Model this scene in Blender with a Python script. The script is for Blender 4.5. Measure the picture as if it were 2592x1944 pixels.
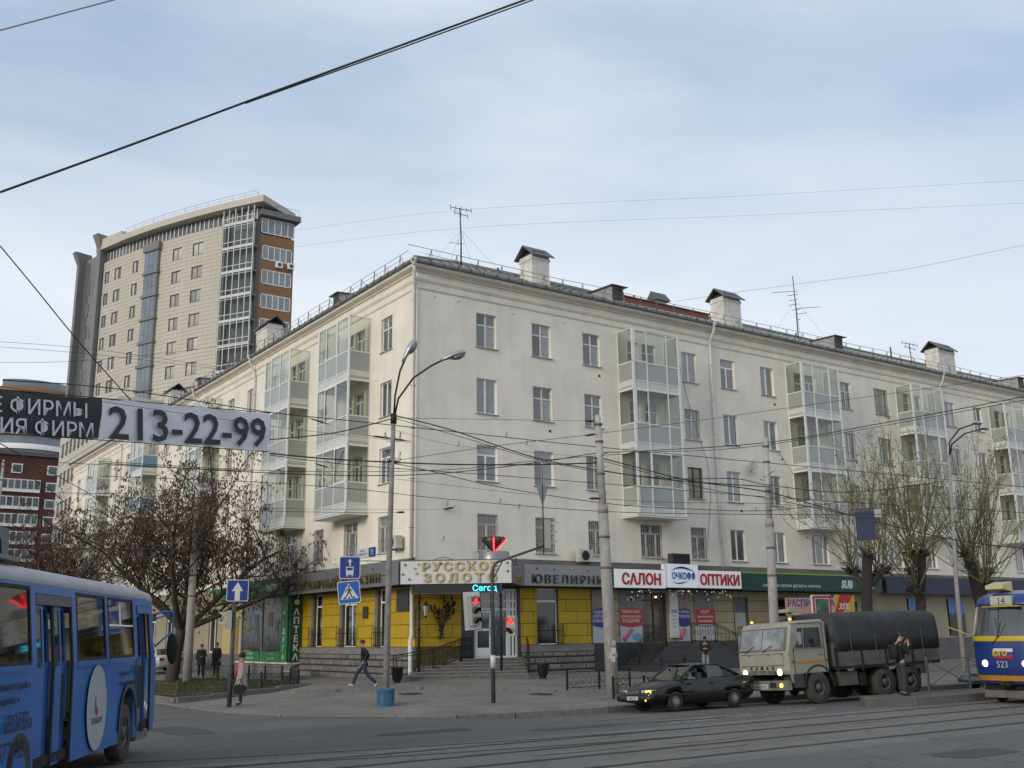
import bpy, bmesh, math, random
from mathutils import Vector, Matrix

random.seed(11)
SC = bpy.context.scene
for _o in list(bpy.data.objects):
 bpy.data.objects.remove(_o)
COL = SC.collection
R = math.radians
PI = math.pi

# ------------------------------------------------------------------ camera
cam_d = bpy.data.cameras.new("camera")
cam = bpy.data.objects.new("camera", cam_d)
COL.objects.link(cam)
cam_d.sensor_width = 36.0
cam_d.lens = 36.727
cam_d.clip_start = 0.1
cam_d.clip_end = 3000.0
_r = Vector((0.82214431, -0.56911571, -0.01363975))
_u = Vector((-0.12203761, -0.19959695, 0.97224888))
_f = Vector((0.55604456, 0.79766432, 0.23355102))
cam.matrix_world = Matrix(((_r.x, _u.x, -_f.x, -23.090),
       (_r.y, _u.y, -_f.y, -40.786),
       (_r.z, _u.z, -_f.z, 2.300),
       (0, 0, 0, 1)))
SC.camera = cam

# ------------------------------------------------------------------ world / sky
SUN_AZ = 193.0      # degrees counter-clockwise from +X (towards the sun)
SUN_EL = 17.0
wd = bpy.data.worlds.new("World")
SC.world = wd
wd.use_nodes = True
nt = wd.node_tree
nt.nodes.clear()
n_out = nt.nodes.new("ShaderNodeOutputWorld")
n_bg = nt.nodes.new("ShaderNodeBackground")
n_sky = nt.nodes.new("ShaderNodeTexSky")
n_sky.sky_type = 'NISHITA'
n_sky.sun_disc = False
n_sky.sun_elevation = R(SUN_EL)
n_sky.sun_rotation = R(90.0 - SUN_AZ)
n_sky.air_density = 1.0
n_sky.dust_density = 1.5
n_sky.ozone_density = 1.2
n_bg.inputs["Strength"].default_value = 0.1
n_tc = nt.nodes.new("ShaderNodeTexCoord")
n_map = nt.nodes.new("ShaderNodeMapping")
n_map.inputs["Scale"].default_value = (1.0, 1.3, 4.2)
n_map.inputs["Location"].default_value = (0.95, 0.2, 0.0)
n_map.inputs["Rotation"].default_value = (R(8), R(-10), R(35))
n_noise = nt.nodes.new("ShaderNodeTexNoise")
n_noise.inputs["Scale"].default_value = 1.15
n_noise.inputs["Detail"].default_value = 7.0
n_noise.inputs["Roughness"].default_value = 0.52
n_noise.inputs["Distortion"].default_value = 0.35
n_ramp = nt.nodes.new("ShaderNodeValToRGB")
n_ramp.color_ramp.elements[0].position = 0.34
n_ramp.color_ramp.elements[0].color = (0.22, 0.22, 0.22, 1)
n_ramp.color_ramp.elements[1].position = 0.62
n_ramp.color_ramp.elements[1].color = (0.97, 0.97, 0.97, 1)
n_mix = nt.nodes.new("ShaderNodeMixRGB")
n_mix.inputs["Color2"].default_value = (5.3, 5.85, 6.6, 1)      # thin white cloud
n_mix0 = nt.nodes.new("ShaderNodeMixRGB")
n_mix0.inputs["Fac"].default_value = 0.55
n_mix0.inputs["Color2"].default_value = (3.1, 4.4, 6.1, 1)      # high haze between the clouds
L = nt.links.new
L(n_tc.outputs["Generated"], n_map.inputs["Vector"])
L(n_map.outputs["Vector"], n_noise.inputs["Vector"])
L(n_noise.outputs["Fac"], n_ramp.inputs["Fac"])
L(n_ramp.outputs["Color"], n_mix.inputs["Fac"])
L(n_sky.outputs["Color"], n_mix0.inputs["Color1"])
L(n_mix0.outputs["Color"], n_mix.inputs["Color1"])
# pale haze low down all round the horizon
n_sep = nt.nodes.new("ShaderNodeSeparateXYZ")
L(n_tc.outputs["Generated"], n_sep.inputs["Vector"])
n_h = nt.nodes.new("ShaderNodeMapRange")
n_h.interpolation_type = 'SMOOTHSTEP'
n_h.inputs["From Min"].default_value = 0.0
n_h.inputs["From Max"].default_value = 0.5
n_h.inputs["To Min"].default_value = 0.92
n_h.inputs["To Max"].default_value = 0.0
L(n_sep.outputs["Z"], n_h.inputs["Value"])
n_mix2 = nt.nodes.new("ShaderNodeMixRGB")
n_mix2.inputs["Color2"].default_value = (6.6, 6.7, 6.9, 1)
L(n_h.outputs["Result"], n_mix2.inputs["Fac"])
L(n_mix.outputs["Color"], n_mix2.inputs["Color1"])
L(n_mix2.outputs["Color"], n_bg.inputs["Color"])
L(n_bg.outputs["Background"], n_out.inputs["Surface"])

# ------------------------------------------------------------------ sun (low, veiled by thin cloud)
sun_d = bpy.data.lights.new("sun", 'SUN')
sun_d.energy = 1.05
sun_d.angle = R(14)
sun_d.color = (1.0, 0.90, 0.74)
sun = bpy.data.objects.new("sun", sun_d)
COL.objects.link(sun)
_sd = Vector((math.cos(R(SUN_AZ)) * math.cos(R(SUN_EL)), math.sin(R(SUN_AZ)) * math.cos(R(SUN_EL)), math.sin(R(SUN_EL))))
sun.rotation_euler = _sd.to_track_quat('Z', 'Y').to_euler()
sun.location = (-60, 10, 60)

vs = SC.view_settings
vs.view_transform = 'Standard'
vs.look = 'None'
vs.exposure = 0.52
vs.gamma = 1.0
vs.use_curve_mapping = False
SC.cycles.max_bounces = 6
SC.cycles.transparent_max_bounces = 16
SC.cycles.use_denoising = True

# ------------------------------------------------------------------ materials
MATS = {}

def M(name, col, rough=0.7, var=0.12, scale=2.5, bump=0.0, bscale=30.0, metal=0.0, spec=0.5, rnd=0.0, coat=0.0,
  streak=0.0, emit=0.0, dirt=0.0):
 if name in MATS:
  return MATS[name]
 m = bpy.data.materials.new(name)
 m.use_nodes = True
 t = m.node_tree
 b = t.nodes["Principled BSDF"]
 b.inputs["Roughness"].default_value = rough
 b.inputs["Metallic"].default_value = metal
 b.inputs["Specular IOR Level"].default_value = spec
 b.inputs["Coat Weight"].default_value = coat
 b.inputs["Coat Roughness"].default_value = 0.08
 tc = t.nodes.new("ShaderNodeTexCoord")
 vec = tc.outputs["Object"]
 c = tuple(col) + (1.0,)
 last = None
 if var > 0:
  nz = t.nodes.new("ShaderNodeTexNoise")
  nz.inputs["Scale"].default_value = scale
  nz.inputs["Detail"].default_value = 6.0
  nz.inputs["Roughness"].default_value = 0.65
  t.links.new(vec, nz.inputs["Vector"])
  rp = t.nodes.new("ShaderNodeMapRange")
  rp.inputs["From Min"].default_value = 0.3
  rp.inputs["From Max"].default_value = 0.7
  rp.inputs["To Min"].default_value = 1.0 - var
  rp.inputs["To Max"].default_value = 1.0 + var * 0.5
  t.links.new(nz.outputs["Fac"], rp.inputs["Value"])
  mx = t.nodes.new("ShaderNodeMixRGB")
  mx.blend_type = 'MULTIPLY'
  mx.inputs["Fac"].default_value = 1.0
  mx.inputs["Color1"].default_value = c
  t.links.new(rp.outputs["Result"], mx.inputs["Color2"])
  last = mx.outputs["Color"]
 if streak > 0:
  mp = t.nodes.new("ShaderNodeMapping")
  mp.inputs["Scale"].default_value = (0.9, 0.9, 0.12)
  t.links.new(vec, mp.inputs["Vector"])
  nz2 = t.nodes.new("ShaderNodeTexNoise")
  nz2.inputs["Scale"].default_value = 1.6
  nz2.inputs["Detail"].default_value = 5.0
  t.links.new(mp.outputs["Vector"], nz2.inputs["Vector"])
  r2 = t.nodes.new("ShaderNodeMapRange")
  r2.inputs["From Min"].default_value = 0.42
  r2.inputs["From Max"].default_value = 0.72
  r2.inputs["To Min"].default_value = 1.0
  r2.inputs["To Max"].default_value = 1.0 - streak * 0.6
  t.links.new(nz2.outputs["Fac"], r2.inputs["Value"])
  m2 = t.nodes.new("ShaderNodeMixRGB")
  m2.blend_type = 'MULTIPLY'
  m2.inputs["Fac"].default_value = 1.0
  if last is None:
   m2.inputs["Color1"].default_value = c
  else:
   t.links.new(last, m2.inputs["Color1"])
  t.links.new(r2.outputs["Result"], m2.inputs["Color2"])
  last = m2.outputs["Color"]
 if dirt > 0:
  nz3 = t.nodes.new("ShaderNodeTexNoise")
  nz3.inputs["Scale"].default_value = scale * 0.35
  nz3.inputs["Detail"].default_value = 9.0
  nz3.inputs["Roughness"].default_value = 0.7
  t.links.new(vec, nz3.inputs["Vector"])
  r3 = t.nodes.new("ShaderNodeMapRange")
  r3.inputs["From Min"].default_value = 0.5
  r3.inputs["From Max"].default_value = 0.75
  r3.inputs["To Min"].default_value = 0.0
  r3.inputs["To Max"].default_value = dirt
  t.links.new(nz3.outputs["Fac"], r3.inputs["Value"])
  m3 = t.nodes.new("ShaderNodeMixRGB")
  m3.inputs["Color2"].default_value = (0.12, 0.10, 0.08, 1)
  t.links.new(r3.outputs["Result"], m3.inputs["Fac"])
  if last is None:
   m3.inputs["Color1"].default_value = c
  else:
   t.links.new(last, m3.inputs["Color1"])
  last = m3.outputs["Color"]
 if rnd > 0:
  oi = t.nodes.new("ShaderNodeObjectInfo")
  r4 = t.nodes.new("ShaderNodeMapRange")
  r4.inputs["To Min"].default_value = 1.0 - rnd
  r4.inputs["To Max"].default_value = 1.0 + rnd
  t.links.new(oi.outputs["Random"], r4.inputs["Value"])
  m4 = t.nodes.new("ShaderNodeMixRGB")
  m4.blend_type = 'MULTIPLY'
  m4.inputs["Fac"].default_value = 1.0
  if last is None:
   m4.inputs["Color1"].default_value = c
  else:
   t.links.new(last, m4.inputs["Color1"])
  t.links.new(r4.outputs["Result"], m4.inputs["Color2"])
  last = m4.outputs["Color"]
 if last is None:
  b.inputs["Base Color"].default_value = c
 else:
  t.links.new(last, b.inputs["Base Color"])
 if bump > 0:
  nb = t.nodes.new("ShaderNodeTexNoise")
  nb.inputs["Scale"].default_value = bscale
  nb.inputs["Detail"].default_value = 5.0
  t.links.new(vec, nb.inputs["Vector"])
  bp = t.nodes.new("ShaderNodeBump")
  bp.inputs["Strength"].default_value = bump
  bp.inputs["Distance"].default_value = 0.02
  t.links.new(nb.outputs["Fac"], bp.inputs["Height"])
  t.links.new(bp.outputs["Normal"], b.inputs["Normal"])
 if emit > 0:
  b.inputs["Emission Color"].default_value = c
  b.inputs["Emission Strength"].default_value = emit
 MATS[name] = m
 return m

def glass(name, tint, refl=0.2, rough=0.03, haze=0.0, hazecol=(0.5, 0.55, 0.52)):
 """A thin pane: clear (tinted) transmission, mirror reflection and, for frosted panes, a diffuse film."""
 if name in MATS:
  return MATS[name]
 m = bpy.data.materials.new(name)
 m.use_nodes = True
 t = m.node_tree
 t.nodes.clear()
 o = t.nodes.new("ShaderNodeOutputMaterial")
 tr = t.nodes.new("ShaderNodeBsdfTransparent")
 tr.inputs["Color"].default_value = tuple(tint) + (1,)
 gl = t.nodes.new("ShaderNodeBsdfGlossy")
 gl.inputs["Roughness"].default_value = rough
 lw0 = t.nodes.new("ShaderNodeLayerWeight")
 lw0.inputs["Blend"].default_value = 0.5
 lw = t.nodes.new("ShaderNodeMath")
 lw.operation = 'POWER'
 lw.inputs[1].default_value = 4.0
 t.links.new(lw0.outputs["Facing"], lw.inputs[0])
 mr = t.nodes.new("ShaderNodeMapRange")
 mr.inputs["To Min"].default_value = refl
 mr.inputs["To Max"].default_value = 1.0
 t.links.new(lw.outputs[0], mr.inputs["Value"])
 m1 = t.nodes.new("ShaderNodeMixShader")
 src = tr
 if haze > 0:
  df = t.nodes.new("ShaderNodeBsdfDiffuse")
  df.inputs["Color"].default_value = tuple(hazecol) + (1,)
  m0 = t.nodes.new("ShaderNodeMixShader")
  nz = t.nodes.new("ShaderNodeTexNoise")
  nz.inputs["Scale"].default_value = 0.9
  tc = t.nodes.new("ShaderNodeTexCoord")
  t.links.new(tc.outputs["Object"], nz.inputs["Vector"])
  mh = t.nodes.new("ShaderNodeMapRange")
  mh.inputs["From Min"].default_value = 0.3
  mh.inputs["From Max"].default_value = 0.7
  mh.inputs["To Min"].default_value = haze * 0.9
  mh.inputs["To Max"].default_value = min(1.0, haze * 1.08)
  t.links.new(nz.outputs["Fac"], mh.inputs["Value"])
  t.links.new(mh.outputs["Result"], m0.inputs["Fac"])
  t.links.new(tr.outputs[0], m0.inputs[1])
  t.links.new(df.outputs[0], m0.inputs[2])
  src = m0
 t.links.new(mr.outputs["Result"], m1.inputs["Fac"])
 t.links.new(src.outputs[0], m1.inputs[1])
 t.links.new(gl.outputs[0], m1.inputs[2])
 t.links.new(m1.outputs[0], o.inputs["Surface"])
 MATS[name] = m
 return m

# ------------------------------------------------------------------ mesh helpers
class MB:
 """Collects simple shapes and links them as one mesh object."""

 def __init__(self):
  self.v = []
  self.f = []
  self.mi = []
  self.sm = []
  self.k = 0
  self.smooth = False

 def add(self, vs_, fs_):
  o = len(self.v)
  self.v.extend(vs_)
  for f in fs_:
   self.f.append(tuple(i + o for i in f))
   self.mi.append(self.k)
   self.sm.append(self.smooth)
  return self

 def box(self, x0, x1, y0, y1, z0, z1, T=None):
  if x0 > x1: x0, x1 = x1, x0
  if y0 > y1: y0, y1 = y1, y0
  if z0 > z1: z0, z1 = z1, z0
  p = [(x0, y0, z0), (x1, y0, z0), (x1, y1, z0), (x0, y1, z0), (x0, y0, z1), (x1, y0, z1), (x1, y1, z1), (x0, y1, z1)]
  if T is not None:
   p = [tuple(T @ Vector(q)) for q in p]
  return self.add(p, [(0, 3, 2, 1), (4, 5, 6, 7), (0, 1, 5, 4), (1, 2, 6, 5), (2, 3, 7, 6), (3, 0, 4, 7)])

 def cbox(self, c, s, T=None):
  return self.box(c[0] - s[0] / 2, c[0] + s[0] / 2, c[1] - s[1] / 2, c[1] + s[1] / 2, c[2] - s[2] / 2, c[2] + s[2] / 2, T)

 def quad(self, a, b, c, d):
  return self.add([a, b, c, d], [(0, 1, 2, 3)])

 def prism(self, poly, z0, z1):
  n = len(poly)
  a = sum(poly[i][0] * poly[(i + 1) % n][1] - poly[(i + 1) % n][0] * poly[i][1] for i in range(n))
  if a < 0:
   poly = list(reversed(poly))
  z0f = z0 if callable(z0) else (lambda x, y: z0)
  z1f = z1 if callable(z1) else (lambda x, y: z1)
  p = [(x, y, z0f(x, y)) for x, y in poly] + [(x, y, z1f(x, y)) for x, y in poly]
  fs = [tuple(range(n - 1, -1, -1)), tuple(range(n, 2 * n))]
  fs += [(i, (i + 1) % n, n + (i + 1) % n, n + i) for i in range(n)]
  return self.add(p, fs)

 def ext(self, poly, axis, a, b):
  """Extrude a 2-D outline along axis: axis 'x' outline is (y,z), 'y' outline is (x,z)."""
  n = len(poly)
  if axis == 'x':
   p = [(a, u, w) for u, w in poly] + [(b, u, w) for u, w in poly]
  else:
   p = [(u, a, w) for u, w in poly] + [(u, b, w) for u, w in poly]
  fs = [tuple(range(n)), tuple(range(2 * n - 1, n - 1, -1))]
  fs += [(i, n + i, n + (i + 1) % n, (i + 1) % n) for i in range(n)]
  return self.add(p, fs)

 def tube(self, pts, r, n=6, caps=True):
  """Round tube through points; r a number or one per point."""
  pts = [Vector(p) for p in pts]
  rr = r if isinstance(r, (list, tuple)) else [r] * len(pts)
  vs_, fs_ = [], []
  t0 = (pts[1] - pts[0]).normalized()
  ref = Vector((0, 0, 1)) if abs(t0.z) < 0.9 else Vector((1, 0, 0))
  nrm = t0.cross(ref).normalized()
  for i, p in enumerate(pts):
   if i == 0:
    t = pts[1] - pts[0]
   elif i == len(pts) - 1:
    t = pts[-1] - pts[-2]
   else:
    t = pts[i + 1] - pts[i - 1]
   t.normalize()
   nrm = (nrm - t * nrm.dot(t))
   if nrm.length < 1e-5:
    nrm = t.orthogonal()
   nrm.normalize()
   bn = t.cross(nrm)
   for k in range(n):
    a = 2 * PI * k / n
    vs_.append(tuple(p + (nrm * math.cos(a) + bn * math.sin(a)) * rr[i]))
  for i in range(len(pts) - 1):
   for k in range(n):
    k2 = (k + 1) % n
    fs_.append((i * n + k, i * n + k2, (i + 1) * n + k2, (i + 1) * n + k))
  if caps:
   fs_.append(tuple(range(n - 1, -1, -1)))
   fs_.append(tuple(range((len(pts) - 1) * n, len(pts) * n)))
  s = self.smooth
  self.smooth = n > 4
  self.add(vs_, fs_)
  self.smooth = s
  return self

 def lathe(self, prof, n=16, T=None, caps=True):
  """Profile (r,z) turned round local z."""
  vs_, fs_ = [], []
  for r, z in prof:
   for k in range(n):
    a = 2 * PI * k / n
    q = (r * math.cos(a), r * math.sin(a), z)
    vs_.append(tuple(T @ Vector(q)) if T is not None else q)
  m = len(prof)
  for i in range(m - 1):
   for k in range(n):
    k2 = (k + 1) % n
    fs_.append((i * n + k, i * n + k2, (i + 1) * n + k2, (i + 1) * n + k))
  s = self.smooth
  self.smooth = True
  self.add(vs_, fs_)
  self.smooth = s
  if caps:
   self.add(vs_[:n], [tuple(range(n - 1, -1, -1))])
   self.add(vs_[-n:], [tuple(range(n))])
  return self

 def loft(self, rings, closed=True, caps=True):
  n = len(rings[0])
  vs_ = [tuple(p) for rg in rings for p in rg]
  fs_ = []
  for i in range(len(rings) - 1):
   for k in range(n if closed else n - 1):
    k2 = (k + 1) % n
    fs_.append((i * n + k, i * n + k2, (i + 1) * n + k2, (i + 1) * n + k))
  if caps and closed:
   fs_.append(tuple(range(n - 1, -1, -1)))
   fs_.append(tuple(range((len(rings) - 1) * n, len(rings) * n)))
  return self.add(vs_, fs_)

 def ball(self, c, r, n=10, m=7):
  rx, ry, rz = r if isinstance(r, (tuple, list)) else (r, r, r)
  vs_, fs_ = [], []
  for j in range(m + 1):
   ph = PI * j / m
   for k in range(n):
    a = 2 * PI * k / n
    vs_.append((c[0] + rx * math.sin(ph) * math.cos(a), c[1] + ry * math.sin(ph) * math.sin(a), c[2] + rz * math.cos(ph)))
  for j in range(m):
   for k in range(n):
    k2 = (k + 1) % n
    fs_.append((j * n + k, (j + 1) * n + k, (j + 1) * n + k2, j * n + k2))
  s = self.smooth
  self.smooth = True
  self.add(vs_, fs_)
  self.smooth = s
  return self

 def mesh(self, name, mats):
  me = bpy.data.meshes.new(name)
  me.from_pydata([tuple(q) for q in self.v], [], self.f)
  ml = mats if isinstance(mats, (list, tuple)) else [mats]
  for m in ml:
   me.materials.append(m)
  if len(ml) > 1:
   me.polygons.foreach_set("material_index", self.mi)
  if any(self.sm):
   me.polygons.foreach_set("use_smooth", self.sm)
  me.update()
  return me

 def build(self, name, mats, parent=None, loc=(0, 0, 0), rz=0.0, normals=False):
  me = self.mesh(name, mats)
  if normals:
   bm = bmesh.new()
   bm.from_mesh(me)
   bmesh.ops.recalc_face_normals(bm, faces=bm.faces)
   bm.to_mesh(me)
   bm.free()
  return link(name, me, parent, loc, rz)

def link(name, data, parent=None, loc=(0, 0, 0), rz=0.0):
 o = bpy.data.objects.new(name, data)
 COL.objects.link(o)
 o.parent = parent
 o.location = loc
 if rz:
  o.rotation_euler = (0, 0, rz)
 return o

def tag(o, label, cat, group=None):
 o["label"] = label
 o["category"] = cat
 if group:
  o["group"] = group
 return o

def thing(name, label, cat, loc=(0, 0, 0), rz=0.0, group=None):
 o = link(name, None, None, loc, rz)
 o.empty_display_size = 0.3
 return tag(o, label, cat, group)

def struct(o, kind="structure"):
 o["kind"] = kind
 return o

def copy_tree(o, parent=None):
 c = o.copy()
 COL.objects.link(c)
 c.parent = parent
 for ch in o.children:
  copy_tree(ch, c)
 return c

def text_mesh(body, h, mat, depth=0.02, bold=0.0, sx=1.0, align='CENTER', spacing=1.0, shear=0.0):
 """Raised lettering as a mesh in local XZ, facing -Y; h = capital height."""
 cu = bpy.data.curves.new("lettering", 'FONT')
 cu.body = body
 cu.align_x = align
 cu.size = h / 0.728
 cu.extrude = depth / 2
 cu.offset = bold
 cu.resolution_u = 2
 cu.space_character = spacing
 cu.shear = shear
 o = bpy.data.objects.new("lettering", cu)
 me = bpy.data.meshes.new_from_object(o)
 bpy.data.objects.remove(o)
 bpy.data.curves.remove(cu)
 me.transform(Matrix.Diagonal((sx, 1, 1, 1)))
 me.transform(Matrix.Rotation(PI / 2, 4, 'X'))
 me.materials.clear()
 me.materials.append(mat)
 me.name = "lettering"
 return me

def letter(body, h, mat, parent, loc, rz=0.0, name="lettering", **kw):
 return link(name, text_mesh(body, h, mat, **kw), parent, loc, rz)

TMP = bpy.data.scenes.new("workbench")       # small side scene in which modifiers are applied, removed at the end

def eval_mesh(o, helpers=()):
 for h in (o,) + tuple(helpers):
  TMP.collection.objects.link(h)
 vl = TMP.view_layers[0]
 vl.update()
 me = bpy.data.meshes.new_from_object(o.evaluated_get(vl.depsgraph))
 for h in (o,) + tuple(helpers):
  TMP.collection.objects.unlink(h)
 return me

def cut_mesh(me, cutters):
 """Mesh minus the cutter meshes."""
 o = bpy.data.objects.new("cut", me)
 hs = [bpy.data.objects.new("cutter", c) for c in cutters]
 for h in hs:
  md = o.modifiers.new("cut", 'BOOLEAN')
  md.operation = 'DIFFERENCE'
  md.object = h
  md.solver = 'EXACT'
 r_ = eval_mesh(o, hs)
 bpy.data.objects.remove(o)
 for h in hs:
  bpy.data.objects.remove(h)
 return r_

def lerp(a, b, t):
 return a + (b - a) * t
# ================================================================== ground, road, pavement
def mat_asphalt(name, base, patch, spotscale=0.25):
 m = bpy.data.materials.new(name)
 m.use_nodes = True
 t = m.node_tree
 b = t.nodes["Principled BSDF"]
 tc = t.nodes.new("ShaderNodeTexCoord")
 v = tc.outputs["Object"]
 n1 = t.nodes.new("ShaderNodeTexNoise"); n1.inputs["Scale"].default_value = spotscale; n1.inputs["Detail"].default_value = 8; n1.inputs["Roughness"].default_value = 0.62
 mp = t.nodes.new("ShaderNodeMapping"); mp.inputs["Scale"].default_value = (0.5, 1.6, 1)
 t.links.new(v, mp.inputs["Vector"]); t.links.new(mp.outputs["Vector"], n1.inputs["Vector"])
 r1 = t.nodes.new("ShaderNodeValToRGB")
 r1.color_ramp.elements[0].position = 0.32; r1.color_ramp.elements[0].color = tuple(base) + (1,)
 r1.color_ramp.elements[1].position = 0.68; r1.color_ramp.elements[1].color = tuple(patch) + (1,)
 t.links.new(n1.outputs["Fac"], r1.inputs["Fac"])
 n2 = t.nodes.new("ShaderNodeTexNoise"); n2.inputs["Scale"].default_value = 60; n2.inputs["Detail"].default_value = 3
 t.links.new(v, n2.inputs["Vector"])
 r2 = t.nodes.new("ShaderNodeMapRange"); r2.inputs["From Min"].default_value = 0.3; r2.inputs["From Max"].default_value = 0.7
 r2.inputs["To Min"].default_value = 0.78; r2.inputs["To Max"].default_value = 1.22
 t.links.new(n2.outputs["Fac"], r2.inputs["Value"])
 mx = t.nodes.new("ShaderNodeMixRGB"); mx.blend_type = 'MULTIPLY'; mx.inputs["Fac"].default_value = 1
 t.links.new(r1.outputs["Color"], mx.inputs["Color1"]); t.links.new(r2.outputs["Result"], mx.inputs["Color2"])
 # cracks
 vo = t.nodes.new("ShaderNodeTexVoronoi"); vo.feature = 'DISTANCE_TO_EDGE'; vo.inputs["Scale"].default_value = 0.35
 nd = t.nodes.new("ShaderNodeTexNoise"); nd.inputs["Scale"].default_value = 1.5
 ad = t.nodes.new("ShaderNodeVectorMath"); ad.operation = 'MULTIPLY_ADD'; ad.inputs[1].default_value = (0.8, 0.8, 0.8)
 t.links.new(v, nd.inputs["Vector"]); t.links.new(nd.outputs["Color"], ad.inputs[0]); t.links.new(v, ad.inputs[2])
 t.links.new(ad.outputs[0], vo.inputs["Vector"])
 rc = t.nodes.new("ShaderNodeMapRange"); rc.inputs["From Min"].default_value = 0.0; rc.inputs["From Max"].default_value = 0.012
 rc.inputs["To Min"].default_value = 0.55; rc.inputs["To Max"].default_value = 1.0
 t.links.new(vo.outputs["Distance"], rc.inputs["Value"])
 m2 = t.nodes.new("ShaderNodeMixRGB"); m2.blend_type = 'MULTIPLY'; m2.inputs["Fac"].default_value = 1
 t.links.new(mx.outputs["Color"], m2.inputs["Color1"]); t.links.new(rc.outputs["Result"], m2.inputs["Color2"])
 t.links.new(m2.outputs["Color"], b.inputs["Base Color"])
 b.inputs["Roughness"].default_value = 0.85
 bp = t.nodes.new("ShaderNodeBump"); bp.inputs["Strength"].default_value = 0.25; bp.inputs["Distance"].default_value = 0.01
 t.links.new(n2.outputs["Fac"], bp.inputs["Height"]); t.links.new(bp.outputs["Normal"], b.inputs["Normal"])
 MATS[name] = m
 return m

def mat_paving(name, c1, c2, cj, w, h, rot=0.0):
 m = bpy.data.materials.new(name)
 m.use_nodes = True
 t = m.node_tree
 b = t.nodes["Principled BSDF"]
 tc = t.nodes.new("ShaderNodeTexCoord")
 mp = t.nodes.new("ShaderNodeMapping"); mp.inputs["Rotation"].default_value = (0, 0, rot)
 t.links.new(tc.outputs["Object"], mp.inputs["Vector"])
 br = t.nodes.new("ShaderNodeTexBrick")
 br.inputs["Scale"].default_value = 1.0
 br.inputs["Brick Width"].default_value = w
 br.inputs["Row Height"].default_value = h
 br.inputs["Mortar Size"].default_value = 0.012
 br.inputs["Color1"].default_value = tuple(c1) + (1,)
 br.inputs["Color2"].default_value = tuple(c2) + (1,)
 br.inputs["Mortar"].default_value = tuple(cj) + (1,)
 t.links.new(mp.outputs["Vector"], br.inputs["Vector"])
 n1 = t.nodes.new("ShaderNodeTexNoise"); n1.inputs["Scale"].default_value = 0.5; n1.inputs["Detail"].default_value = 8
 t.links.new(tc.outputs["Object"], n1.inputs["Vector"])
 r1 = t.nodes.new("ShaderNodeMapRange"); r1.inputs["From Min"].default_value = 0.3; r1.inputs["From Max"].default_value = 0.7
 r1.inputs["To Min"].default_value = 0.75; r1.inputs["To Max"].default_value = 1.15
 t.links.new(n1.outputs["Fac"], r1.inputs["Value"])
 mx = t.nodes.new("ShaderNodeMixRGB"); mx.blend_type = 'MULTIPLY'; mx.inputs["Fac"].default_value = 1
 t.links.new(br.outputs["Color"], mx.inputs["Color1"]); t.links.new(r1.outputs["Result"], mx.inputs["Color2"])
 t.links.new(mx.outputs["Color"], b.inputs["Base Color"])
 b.inputs["Roughness"].default_value = 0.9
 bp = t.nodes.new("ShaderNodeBump"); bp.inputs["Strength"].default_value = 0.5; bp.inputs["Distance"].default_value = 0.01
 bp.invert = True
 t.links.new(br.outputs["Fac"], bp.inputs["Height"]); t.links.new(bp.outputs["Normal"], b.inputs["Normal"])
 MATS[name] = m
 return m

m_road = mat_asphalt("asphalt", (0.082, 0.078, 0.071), (0.122, 0.116, 0.105))
m_track = mat_asphalt("track_concrete", (0.118, 0.110, 0.097), (0.172, 0.160, 0.140), 0.4)
m_pave = mat_paving("paving", (0.175, 0.158, 0.138), (0.215, 0.194, 0.169), (0.085, 0.076, 0.066), 0.5, 0.25, R(0))
m_terr = mat_paving("terrace_paving", (0.175, 0.158, 0.138), (0.205, 0.186, 0.163), (0.09, 0.08, 0.07), 0.4, 0.4, R(40))
m_kerb = M("kerb_granite", (0.17, 0.155, 0.138), 0.85, 0.25, 6, bump=0.5, bscale=25, rnd=0.14, dirt=0.3)
m_soil = M("soil", (0.055, 0.046, 0.036), 0.95, 0.4, 3, bump=0.8, bscale=18)
m_rail = M("rail_steel", (0.045, 0.042, 0.040), 0.5, 0.3, 4, metal=0.6)

def sstep(t):
 t = max(0.0, min(1.0, t))
 return t * t * (3 - 2 * t)

def road_z(x, y):
 return -0.11 * sstep((y + 18.0) / 3.7) * sstep((x + 9.0) / 5.0)

KERB = [(-10.8, 70.0), (-10.8, 40.0), (-10.8, 20.0), (-10.8, 8.0), (-10.8, 0.0), (-10.8, -5.5), (-10.5, -7.6), (-9.9, -9.4), (-8.9, -11.0),
  (-7.6, -12.4), (-6.2, -13.5), (-4.6, -14.15), (-3.0, -14.3), (6.0, -14.3), (20.0, -14.3), (60.0, -14.3), (90.0, -14.3)]

def seg_dist(px, py, a, b):
 ax, ay = a
 dx, dy = b[0] - ax, b[1] - ay
 t = max(0, min(1, ((px - ax) * dx + (py - ay) * dy) / (dx * dx + dy * dy)))
 return math.hypot(px - ax - dx * t, py - ay - dy * t)

def pav_z(x, y):
 d = min(seg_dist(x, y, KERB[i], KERB[i + 1]) for i in range(len(KERB) - 1))
 edge = lerp(0.03, 0.07, sstep((x + 8) / 5))
 return edge + 0.45 * min(1.0, d / 13.0)

g = MB()
xs = [-1500, -400, -100, -40, -20, -12, -9, -8, -7, -6, -5, -4, 0, 10, 60, 150, 400, 1500]
ys = [-800, -100, -40, -30, -22, -18, -17.3, -16.6, -16, -15.4, -14.8, -14.3, -12, 0, 50, 150, 500, 2000]
vv = [(x, y, road_z(x, y) if y < -11 else -0.11 * sstep((x + 9) / 5)) for y in ys for x in xs]
nx = len(xs)
g.add(vv, [(j * nx + i, j * nx + i + 1, (j + 1) * nx + i + 1, (j + 1) * nx + i) for j in range(len(ys) - 1) for i in range(nx - 1)])
road = struct(g.build("road", m_road))

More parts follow.
